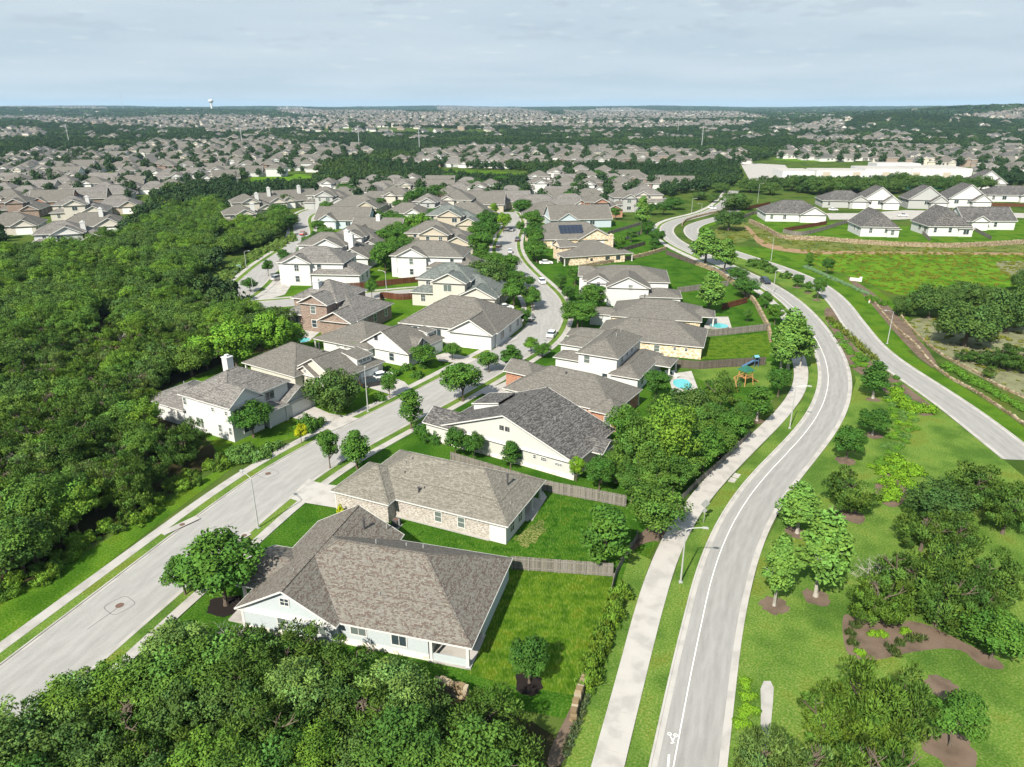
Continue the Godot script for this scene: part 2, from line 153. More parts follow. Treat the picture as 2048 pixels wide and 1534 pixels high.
	["shade","shade_tree","leafy tree rising between the houses of the curving street","tree","trees in the back yards","leaf","bark",[-39.2,-194.2,6.4,1.9,-42.3,-235.5,8,4.8,-46,-265.7,8.1,5.6,-45.3,-289.3,8,5,-39.8,-278.1,7.7,4.9,-60.3,-328.7,6.7,4.1,-32.9,-328.7,6.7,4.1,16.8,-164.4,7.4,3.8,21,-176.8,8.4,3.7,18.8,-209.8,6.1,2.5,49.1,-344.2,5.8,3.1,-110.6,-344.2,8.1,5.9,-80.8,-301.4,6.2,3.8,-85.8,-328.7,6.7,3.4,-74.7,-262.7,6.4,3.3,-72.8,-248.8,5.2,3,-99.5,-435.1,7.2,5.9,-83.6,-400.1,5.9,4.1,-10.2,-379.7,4.6,3.9,24.3,-411.2,5.5,3.4,39,-418.1,6.1,3.4,-74.7,-289.3,6,3.4,-41.1,-248.8,8.7,4.4,-39.2,-262.7,6.8,4,-38.7,-228.5,6.5,3.6,-36.2,-289.3,7,4,-22.7,-370.2,5.7,3.6,-94.2,-370.2,6.2,3.8,-1.3,-204.7,5.9,2.6,-12.7,-211.1,6.1,3.8,31.8,-248.8,4.4,1.8,47.3,-283.6,5.3,3]],
	["shade","shade_tree","leafy tree rising between the houses of the curving street","tree","trees in the back yards","leaf_dark","bark",[-77.5,-223.4,5.6,2.1,-76,-202.3,4.5,2.6,-75.2,-237.1,5.2,2.8,-79.5,-245.4,4.5,2.2,15.3,-190.4,4.6,1.9,14.1,-204.1,4.9,2,84.5,-379.7,7.1,5.5,75.6,-361.1,6.8,5,68.9,-361.1,6.1,4.2,-98.3,-314.5,6.4,4.4,-108.4,-422.8,7,5.2,-57.5,-400.1,8,5.5,-69.1,-379.7,6.4,4.4,-31.1,-379.7,5.1,4.4,4.1,-370.2,6.2,4.3,28.6,-400.1,6.7,4.1,-76.5,-278.1,5.8,3.1,-58.7,-301.4,6.2,3.6,-36.7,-344.2,5.8,4.3,-13.5,-301.4,6.6,3.8,8.8,-352.5,6,3.9,-58.6,-379.7,5.6,4.4,-101.2,-422.8,6.2,4.9,-5.3,-217.7,6.2,3.1,57,-301.4,6.2,3.1]],
	["shade","shade_tree","leafy tree rising between the houses of the curving street","tree","trees in the back yards","leaf_bright","bark",[-39.8,-301.4,8.3,4.8,-38.9,-321.5,6.6,4.9]],
	["shade","shade_tree","leafy tree rising between the houses of the curving street","tree","trees in the back yards","leaf_olive","bark",[40.6,-267.7,6,2.6]],
	["live_oak","oak_tree","dark spreading live oak on the pale limestone rise beyond the boulevard","tree","live oaks on the limestone rise","leaf","bark",[101.6,-152.1,10.5,7.3,106,-174.9,9,5.8,100.8,-176.8,6,3.5,124,-189.8,6.8,5.3,117.8,-162.8,10.9,6.6,129.5,-173.1,10,5.6,114.7,-182.6,6.6,3.9,147.3,-201.7,7,3.3,129.1,-187.7,5.4,4.1]],
	["juniper","juniper_tree","dark juniper at the edge of the limestone clearing","tree","junipers at the limestone clearing","leaf_dark","bark",[101.1,-137,5.7,4.6,97.9,-140.1,4,3.1,95.8,-142,2.9,2.3,103.3,-135,5.6,3]],
	["juniper","juniper_tree","small lone juniper on the limestone clearing","tree","","leaf","bark",[94,-131.3,3.3,1.4]],
	["ash","ash_tree","bright green spreading tree at the wood edge behind the cream house","tree","bright trees at the wood edge","leaf","bark",[-62.5,-137,8,4.7,-56.3,-137,10.3,5.9,-50.8,-143.2,10.5,5.1,-47.5,-147.6,7.3,3.3]],
	["shade","garden_bush","round small-leaved bush on a dark mulch disc in the back lawn","shrub","","leaf_dark","bark",[1.6,-51.7,5.4,2.1]],
	["shrub","shrub","clipped pale green oval bush beside the walk","shrub","","leaf_pale","bark",[-33.7,-58,2.9,1.8]],
	["shrub","shrub","bright yellow bush at the corner of the brick house","shrub","","leaf_yellow","bark",[-22.3,-80.6,2.2,0.9]],
	["brush","shrub","dark shrub beside the porch of the pale blue house","shrub","","leaf_dark","bark",[-26.3,-57.1,3,1.5]],
	["brush","shrub","green leafy shrub beside the porch steps","shrub","","leaf","bark",[-24.6,-56.7,3.7,1.2]],
	["brush","hedge_bush","olive green bush of the loose hedge along the yard wall","shrub","loose hedge along the yard wall","leaf_olive","bark",[11.8,-63.8,3.4,1.7,10.7,-61.8,3.4,1.7,10.3,-59.8,3.3,1.6,9.4,-57.9,3.3,1.6,8.7,-56.1,3.2,1.6,8,-54.4,3.2,1.5,7.5,-52.8,3.1,1.5,7,-51.2,3.1,1.5]],
	["shrub","shrub","variegated pale hedge bush at the corner of the white house","shrub","variegated hedge","leaf_pale","bark",[-42.6,-98,2.2,2,-41.1,-99.2,2.2,2,-38.5,-97,2.2,2,-37.5,-100,2.2,2,-41.1,-95.8,2.1,2]],
	["shrub","shrub","rounded shrub by the driveway of the white house","shrub","shrubs by the white driveway","leaf","bark",[-33.3,-106.5,2.7,1.6,-32.6,-108.4,2.7,1.7,-34.8,-109.4,2.7,1.7]],
	["shrub","shrub","garden shrub in front of the white porch house","shrub","shrubs of the white porch house","leaf","bark",[-25.7,-135,2.1,1.7,-23.5,-133.5,2.1,1.7,-18.8,-132.1,2.1,1.7,-21.4,-136.4,2.2,1.7,-24.2,-120.4,2,1.6,-17.9,-137.9,2.2,1.7]],
	["shrub","shrub","dark shrub beside the dark roofed house front","shrub","shrubs by the dark roofed house","leaf_dark","bark",[-13.6,-103.6,2.5,1.6,-12.3,-102.7,2.5,1.6,-14.7,-105.9,2.5,1.6]],
	["shrub","shrub","yellow-flowered ground shrub beside the kerb","shrub","flowering bed beside the kerb","leaf_lime","bark",[21.4,-49.9,0.8,1,20.5,-47.9,0.8,1,19.9,-46.8,0.8,1,21.2,-48.5,0.8,1,21.7,-51.4,0.8,1]],
	["shrub","shrub","bright green mounded shrub in the median bed","shrub","bright mounds in the median bed","leaf_lime","bark",[54.7,-92.7,1.7,1.9,57.9,-95.8,1.8,2,56.2,-91.2,1.7,1.9,53.4,-89,1.7,1.8,58.6,-94.2,1.7,1.9,58.8,-91.9,1.7,1.9,53,-86.8,1.7,1.8,56.2,-88.2,1.7,1.8,51.3,-84.8,1.6,1.8]],
	["shrub","shrub","yellow-green shrub beside the upper carriageway","shrub","shrubs by the upper carriageway","leaf_lime","bark",[71.5,-122.9,2.1,2,70.4,-119.3,2.1,1.9,70.3,-116.9,2,1.9,70.4,-114.7,2,1.8,72.1,-115.4,2,1.9,73.5,-114.7,2,1.8]],
	["shrub","shrub","rounded dark green clipped bush in the median bed","shrub","","leaf","bark",[73.9,-142,1.9,1.9]],
	["shrub","shrub","small round bright bush at the kerb","shrub","","leaf","bark",[75.9,-131.3,1.1,0.9]],
	["tuft","grass_clump","yellow-green ornamental grass clump in the median bed","ornamental grass","grass clumps in the median bed","leaf_bright","bark",[80.3,-173.1,1.5,1.4,80,-170.3,1.5,1.4,79.7,-167.7,1.5,1.3,79.4,-165.1,1.5,1.3,79.2,-162.6,1.5,1.3,78.9,-160.1,1.4,1.3,78.7,-157.7,1.4,1.3,78.4,-155.4,1.4,1.3,78.2,-153.1,1.4,1.2,78,-150.9,1.4,1.2,77.7,-148.7,1.4,1.2,77.5,-146.6,1.3,1.2,77.3,-144.6,1.3,1.2,77.1,-142.6,1.3,1.2]],
	["shrub","silver_shrub","silvery low shrub in the mulch strip by the meadow","shrub","silvery shrubs by the meadow","leaf_sage","bark",[98.2,-235.5,1.5,1.3,98.5,-232.7,1.5,1.2,98.8,-230.1,1.5,1.2,99,-227.5,1.5,1.2,99.3,-224.9,1.4,1.2,99.6,-222.4,1.4,1.2,99.8,-220,1.4,1.2,100,-217.5,1.4,1.2,100.3,-215.2,1.4,1.2,100.5,-212.9,1.4,1.1,100.7,-210.6,1.4,1.1,101,-208.4,1.3,1.1,101.2,-206.2,1.3,1.1,101.4,-204.1,1.3,1.1,101.6,-202,1.3,1.1,101.8,-199.9,1.3,1.1]],
	["shrub","shrub","round dark bush at the end of the silvery row","shrub","dark bushes by the silvery row","leaf_olive","bark",[99.5,-193.1,2.2,1.7,100.1,-190.9,2.2,1.7,100.8,-187.7,2.2,1.6]],
	["shrub","shrub","bright green low plant in the thicket mulch","shrub","bright low plants in the mulch","leaf_lime","bark",[36.7,-58.1,0.9,0.7,37.6,-58,0.9,0.7,40.1,-58.5,0.9,0.7,34.1,-55.3,0.9,0.7]],
	["tuft","grass_tuft","strappy dark grass tuft in the thicket mulch","ornamental grass","grass tufts in the thicket mulch","leaf_dark","bark",[34.4,-58.1,1.2,0.7,34,-56.7,1.2,0.7,37.4,-56,1.1,0.7,38.7,-56.7,1.1,0.7,40,-57.3,1.1,0.7,41.1,-57.4,1.1,0.7,37.5,-55.3,1.1,0.7,35.4,-59.3,1.2,0.7]],
	["shrub","bank_shrub","green leafy shrub of the planted strip above the kerb wall","shrub","planted strip beyond the boulevard","leaf_bright","bark",[89.8,-137.9,1.5,1.8,89.9,-135.6,1.5,1.7,90,-133.4,1.4,1.7,90,-131.2,1.4,1.7,90.1,-129.1,1.4,1.7,90.2,-127,1.4,1.6,90.2,-125,1.4,1.6,90.3,-123.1,1.3,1.6,90.3,-121.2,1.3,1.6,90.4,-119.4,1.3,1.5,90.5,-117.6,1.3,1.5,90.5,-115.8,1.3,1.5]],
	["tuft","grass_clump","blue-green grass clump beside the long walk","ornamental grass","blue grass clumps by the walk","leaf_blue","bark",[6.7,-49.6,0.9,0.5,6.4,-48.9,0.9,0.5,6.2,-48.2,0.9,0.5,5.9,-47.6,0.9,0.5,5.7,-46.9,0.9,0.5,5.4,-46.2,0.9,0.5,5.2,-45.6,0.9,0.5,4.9,-45,0.9,0.5,4.7,-44.4,0.9,0.5,4.5,-43.8,0.9,0.5]],
	["live_oak","oak_tree","dark live oak in the row before the school","tree","oaks before the school","leaf","bark",[179.5,-470.5,10.5,7.4,187.9,-448.1,11.8,8.5,202.2,-450.8,11.2,8,216.7,-453.5,10.7,7.4,234.8,-456.3,10.1,9,249.7,-459,12,8.4,264.7,-461.8,11.4,7.9,279.9,-464.7,10.9,7.3,298.8,-467.6,10.4,8.9]],
	["live_oak","oak_tree","dark live oak in the row before the school","tree","oaks before the school","leaf_dark","bark",[183.8,-459,12.3,8,198.4,-461.8,11.8,7.4,216.8,-464.7,11.2,9,231.8,-467.6,10.7,8.4,247,-470.5,12.6,7.8,248.9,-448.1,11.4,9,266.9,-450.8,10.9,8.4,281.8,-453.5,10.4,7.9]],
	["live_oak","oak_tree","leafy oak beside the far bend of the boulevard","tree","oaks by the far bend","leaf","bark",[150.2,-461.8,9.1,9.4,158.1,-448.1,8.3,7.6,131.2,-461.8,7,6.3,109,-422.8,5.6,5.2,113.2,-411.2,5.5,4.2]],
	["shade","shade_tree","dense dark shade tree lining the curving street between the front yards","tree","dense trees lining the curving street","leaf","bark",[-12.6,-142.5,4.2,2.1,-18,-137.2,5.6,2.8,-11.5,-249.7,9.5,5.3,-14,-279.4,7.3,4.3,0.5,-183.7,9.1,3.6,5.2,-186.9,5.8,2.6,8.5,-244.3,7.8,4.4,10,-311.3,9.6,4.5,15.9,-165.5,7.3,4.8,16.1,-193.3,4.1,1.9,14.1,-204.3,4.9,2.5,-5.6,-233,6.2,4.1,-15,-233,5.2,3.1,1.5,-206.7,5.7,2.8,11.9,-279.4,6.1,3.1,-40.9,-227.2,9.7,4.9,-45.8,-271.4,9,6.7,-41.1,-279.4,7.8,5.5,-47.8,-254.2,5.6,3.9,-50.7,-318.2,6.8,5.5]],
	["shade","shade_tree","dense dark shade tree lining the curving street between the front yards","tree","dense trees lining the curving street","leaf_dark","bark",[-8.5,-275.3,9.6,5.2,-11.2,-313,9.4,5,-3.2,-210.7,7.1,5.3,8.3,-275.3,9.6,4.6,4.9,-348.8,9.2,5.7,20.7,-182.8,6.8,4.3,19.4,-211.5,5.8,2.8,-44.9,-409.5,10.3,11.4,-50.5,-373.3,10.7,5.6,-54.9,-329.1,7,4.2,-71.1,-370.9,7.5,5.6,-102.1,-453.2,7.5,5.8,-100.9,-406.7,8.5,4.4,-23,-471,7.8,8.1,-7.1,-490.3,8.1,6.3,-42.4,-511.1,8.4,8.7,4.6,-406.7,8.5,4.4,30,-393.2,8.3,4.2,24.1,-380.5,6.4,4.9,68.6,-490.3,8.1,6.3,60.8,-533.6,8.8,8,40.2,-453.2,7.5,4.9]],
	["shade","shade_tree","dense dark shade tree lining the curving street between the front yards","tree","dense trees lining the curving street","leaf_bright","bark",[-39,-293.8,10.4,6.7]],
	["shade","shade_tree","dense dark shade tree lining the curving street between the front yards","tree","dense trees lining the curving street","leaf_lime","bark",[-3,-316.5,7.1,3.9]],
	["live_oak","shade_tree","dense dark shade tree lining the curving street between the front yards","tree","dense trees lining the curving street","leaf","bark",[-6.9,-206.7,8.9,7.4]],
	["shade","shade_tree","bright low tree against the steep white gable","tree","","leaf_bright","bark",[-32.2,-147.2,4.3,4.2]],
	["elm","elm_tree","broad feathery tree leaning over the long walk","tree","","leaf","bark",[18,-75.2,7.9,4.3]],
	["tall","shade_tree","tall dense tree in the fence corner of the brick house lawn","tree","","leaf","bark",[10.7,-69.3,8.7,3]],
	["elm","elm_tree","leafy tree of the dense grove behind the dark roofed house","tree","grove behind the dark roofed house","leaf","bark",[14.9,-89.7,5.9,2.7,18.7,-84.2,7.9,3,24.9,-89.7,6.7,2.8,20,-95,8.1,3.6,25.5,-99.2,7.5,3.5,29.2,-101.8,6.8,3.1,31.9,-97.5,5.4,2.7,19.2,-103.6,5.7,2.4]],
	["elm","elm_tree","leafy tree of the dense grove behind the dark roofed house","tree","grove behind the dark roofed house","leaf_dark","bark",[16.2,-84.2,6.1,2.7,21.9,-84.8,7.2,2.7,24.7,-105.9,6.9,3.4,32.7,-105.1,6.3,2.9,37.9,-107.4,5.3,2.3]]]
const WOODS := [[-225.4,-240.3,-172.3,-253.3,-151,-278.1,-173.1,-361.1,-160.6,-400.1,-135.6,-344.2,-109.9,-267.7,-98.9,-232.3,-94.2,-187.7,-68.7,-173.1,-52.9,-164.4,-57.9,-149.3,-60.7,-136.4,-67.3,-120.4,-49.6,-101.8,-45.1,-96.3,-52.7,-72.6,-56.4,-64.7,-61.1,-56.7],[-122.7,-304,-125.4,-325.8,-107.3,-333.2,-98.1,-321.5,-94.4,-301.4,-98.9,-257.9,-98,-238.7]]
const WOODS_FRONT := [[-47.3,-37.2,-44.2,-42.8,-43,-44.7,-39.5,-48,-35.3,-51.1,-32.4,-51.7,-28,-52.5,-24,-53.3,-18.1,-52.7,-12.3,-51.5,-7.4,-49.7,-5.4,-46.8,1.5,-43.8,3,-41,2.9,-32.2,-38.3,-26.4]]
const BRUSH_BAND := [[-57.6,-61.6,-56.9,-65.4,-53.6,-74.1,-44.9,-98,-43.1,-99.2,-42,-94.2,-51.2,-70,-54.9,-62.4,-55.5,-58.7]]
const BRUSH_HEDGE := [[-96.7,-193.1,-94.9,-228.5,-94.8,-267.7,-91.3,-301.4,-87.2,-287,-90.7,-244.5,-85.8,-204.7,-87.5,-181.6]]
const GROUND_COVER := [[72.1,-127.4,75,-129.6,73.7,-122.7,73.3,-116.4,70.1,-111.1,63.4,-102.8,58.7,-98.6,58.1,-92.5,53.6,-92.1,53.8,-95,58,-99.5,63.8,-107.9,67.1,-116.4],[79.8,-172.7,82.4,-173.9,78.1,-160.2,75.6,-148.4,75.4,-142.2,71.5,-135.6,70.4,-138,73.4,-149.3,77,-163.5]]
const CLEAR := [[-68.9,-122.9,-59.7,-105.5,-52.8,-99.2,-46.5,-98,-43.2,-101.8,-46.7,-111.5,-62,-132.1,-68.7,-129.3],[-103.4,-173.1,-106.5,-187.7,-94.5,-164.4,-91.3,-152.8,-83.9,-145.9,-84,-152.8,-80.9,-144.2,-91.1,-149.3,-95.6,-156.5],[-118.7,-280.3,-115.3,-287,-100.1,-248.8,-104.5,-248.8],[-103.6,-193.1,-101.9,-207.9,-97.1,-198.8,-97.2,-182.6]]
const TOWN_LEFT := [[-515,-692,-513,-745,-551,-910,-484,-910,-498,-1029,-480,-1117,-371,-1149,-230,-1029,-167,-910,-143,-775,-181,-718,-156,-610,-168,-587,-208,-565,-197,-495,-228,-483,-210,-423,-224,-396,-259,-390,-304,-400]]
const TOWN_MID := [[-102,-657,-92,-890,-16,-978,56,-978,168,-910,261,-815,223,-680,120,-646,55,-646,-55,-651],[10.5,-400.1,8.6,-482.5,37,-569.2,84.6,-577.8,106.2,-501.7,86.8,-427.7,54.5,-404.5,29.2,-400.1],[-108.4,-422.8,-119.4,-495.1,-50.5,-515.3,-14.7,-488.8,3.3,-442.8,3.1,-404.5,-33.8,-395.9,-62.3,-404.5,-91.5,-411.2]]
const TOWN_RIGHT := [[319,-890,481,-991,704,-943,399,-526,372,-578,414,-662,330,-724,279,-775]]
const TOWN_FAR := [[-12205,-18161,-12926,-20434,-3945,-7418,-2712,-5094,-3051,-4526],[-2197,-3253,-1961,-3253,-1374,-2620,-1489,-3253,-1409,-3538,-889,-2903,-621,-2903,-404,-1883,-530,-1721,-540,-1468,-609,-1468,-678,-1721,-769,-1721,-978,-1883,-1257,-2078,-1772,-2620],[-1140,-1585,-1033,-1650,-791,-1279,-855,-1184],[-2287,-7418,-1241,-5824,29,-2708,335,-2460,729,-2318,623,-1976,240,-1759,97,-1929,-158,-1929,-372,-1976,-579,-2708,-1185,-3876],[-1101,-10889,78,-7418,227,-3253,463,-2537,29,-2708,-256,-3127],[446,-1184,637,-1300,578,-1117,429,-1043],[-1356,-2620,-1432,-3127,-1064,-2318,-1136,-2192],[406,-5824,1102,-7418,1344,-4793,1086,-3253,875,-2620,493,-2708,227,-3253],[589,-1721,847,-2078,980,-2192,749,-1721,563,-1524]]
const OPEN := [[-68.3,-656.7,15.1,-619.8,14.4,-515.3,-54.8,-560.8],[-215.4,-619.8,-150.8,-595.7,-137.9,-488.8,-183.3,-476.4],[-484,-1721,-372,-1976,-16,-1759,-14,-1468,-286,-1416,-413,-1468],[274.1,-807,387.3,-841.8,323.7,-711.1,258.8,-731.2],[223.6,-745.2,479.2,-745.2,326.6,-501.7,155.8,-501.7],[167.7,-476.4,386.2,-508.4,225.9,-289.3,100.1,-301.4]]
const NEAR_TOWN := [[-113.5,-379.7,-124.8,-476.4,-19.1,-435.1,94.2,-435.1,157.8,-508.4,187.2,-476.4,382.3,-476.4,107.7,-100,37.2,-21.8,-38.5,-21.8,-70.4,-56,-43.8,-95,-45,-142.6,-72,-182.6,-90.8,-217.7,-131,-328.7,-149.6,-400.1],[-180.1,-248.8,-296.9,-422.8,-219,-461.8,-162.8,-301.4,-149.8,-257.9]]
const FENCES := [
	["fence_grey",1.80,[0,-69.23,4.39,-68.66,8.38,-68.19,11.55,-67.81],"weathered grey board fence between the two nearest back lawns","fence",""],
	["fence_grey",1.80,[-9.14,-95.82,-1.74,-91.15,4.89,-87.12,10,-85.08,15.31,-82.99],"long weathered grey board fence beside the white gabled house","fence",""],
	["fence_dark",1.80,[31.04,-139.45,37.53,-137.02,45.06,-138.23,52.7,-139.45],"dark stained board fence behind the swimming pool yard","fence",""],
	["fence_grey",1.70,[44.99,-158.83,52.81,-161.2,62.19,-164.44],"pale grey board fence between the striped lawns","fence",""],
	["fence_grey",1.70,[47.71,-201.11,55.25,-204.74,65.05,-209.76],"grey board fence behind the white two storey houses","fence",""],
	["fence_red",1.70,[55.49,-182.6,64.47,-189.83],"short orange-brown board fence by the rubble wall","fence",""],
	["fence_dark",1.60,[56.19,-258.87,59.44,-248.83,62.32,-240.32],"dark rail fence on top of the rubble wall","fence",""],
	["fence_red",1.80,[-52.17,-204.74,-42.31,-207.85,-32.61,-213.02,-22.85,-217.73],"long reddish board fence along the cross street","fence",""],
	["fence_red",1.80,[-35.17,-186.15,-36.65,-194.76,-31.21,-193.09,-26.54,-194.76],"reddish board fence round the corner lawn","fence",""],
	["fence_dark",1.70,[-40,-176.79,-36.18,-174.92,-35.17,-186.15],"dark board fence beside the brown brick house","fence",""],
	["fence_grey",1.70,[115.82,-306.54,123.26,-301.43,155.8,-334.76],"pale board fence curving round the upper yard","fence",""],
	["fence_red",1.70,[117.18,-309.16,144.17,-330.22],"long dark red fence between two upper yards","fence",""],
	["fence_grey",1.60,[155.8,-334.76,157.31,-322.91],"short pale fence before the dark roofed cottage","fence",""],
	["fence_grey",1.50,[181.5,-325.8,167.31,-285.87],"grey fence running down to the rubble wall, beside the cottage","fence",""],
	["fence_grey",1.50,[204.04,-321.48,193.9,-289.32],"grey fence running down to the rubble wall, beyond the cottages","fence",""],
	["fence_red",1.70,[184.77,-389.66,197.3,-398.01],"red fence beside the tall white gable","fence",""],
	["fence_red",1.70,[257.56,-395.89,279.23,-391.72],"red fence at the far end of the upper street","fence",""],
	["fence_red",1.70,[121.92,-379.68,141.93,-400.15],"red fence behind the big live oak","fence",""],
	["fence_grey",1.60,[111.62,-349.12,122.88,-364.69,131.79,-370.18],"pale fence beside the big live oak","fence",""],
	["fence_grey",1.50,[40.17,-301.43,53.86,-321.48,64.36,-336.3],"grey terrace fence on the slope above the bend","fence",""],
	["fence_grey",1.50,[39.2,-278.1,53.85,-301.43],"second grey terrace fence above the bend","fence",""],
	["fence_dark",1.50,[39.95,-262.71,51.88,-278.1],"dark terrace fence nearest the rubble wall","fence",""],
	["fence_grey",1.00,[15.7,-75.61,13.39,-70.99,11.91,-67.91,10.87,-64.33],"low brown timber edging fence beside the walk","fence",""],
	["fence_grey",1.00,[38.86,-105.12,31.21,-95.02,26.89,-89.68,22.81,-84.15],"low split timber fence under the grove trees","fence",""],
	["rubble",1.25,[62.66,-240.32,65.35,-232.33,66.6,-224.81,66.93,-213.68,66.65,-198.76,66.39,-189.83,63.7,-174.92,61.71,-164.44,59.12,-155.03],"tan rubble stone wall along the back yards of the boulevard","wall",""],
	["rubble",1.20,[22.65,-234.67,34.78,-244.51,48.04,-256.06,57.59,-267.66],"tan rubble stone wall under the terraces","wall",""],
	["rubble",1.70,[110.53,-336.3,110.77,-314.53,110.15,-294.05,116.58,-289.32,125.75,-287.01,136.74,-280.28,151.64,-274.89,167.8,-272.78,185.11,-275.95,204.29,-281.38],"long tan rubble stone retaining wall below the upper houses","wall",""],
	["rubble",0.38,[101.08,-195.33,97.47,-182.6,93.37,-166.53,91.01,-152.83,87.92,-141.01,86.69,-131.54,87.31,-122.88,86.42,-107.83],"low stone kerb wall along the mulch bank","wall",""],
	["rubble",0.38,[100.99,-180.14,97.53,-168.67,94.26,-154.66,92.9,-144.22,93.71,-134.96,93.48,-126.69,94.98,-120.44],"upper low stone wall of the mulch bank","wall",""],
	["rubble",1.10,[6.93,-52.04,5.9,-49.34,5.33,-47.27],"short stone wall end at the corner of the back lawn","wall",""],
	["rubble",1.30,[-7.11,-51.06,-5.68,-50.46,-4.04,-49.75],"stone retaining wall below the back lawn","wall",""],
	["rubble",0.90,[76.94,-325.8,82.22,-341,92.51,-355.88,106.76,-372.04],"low grey stone wall in the bend of the median","wall",""]]
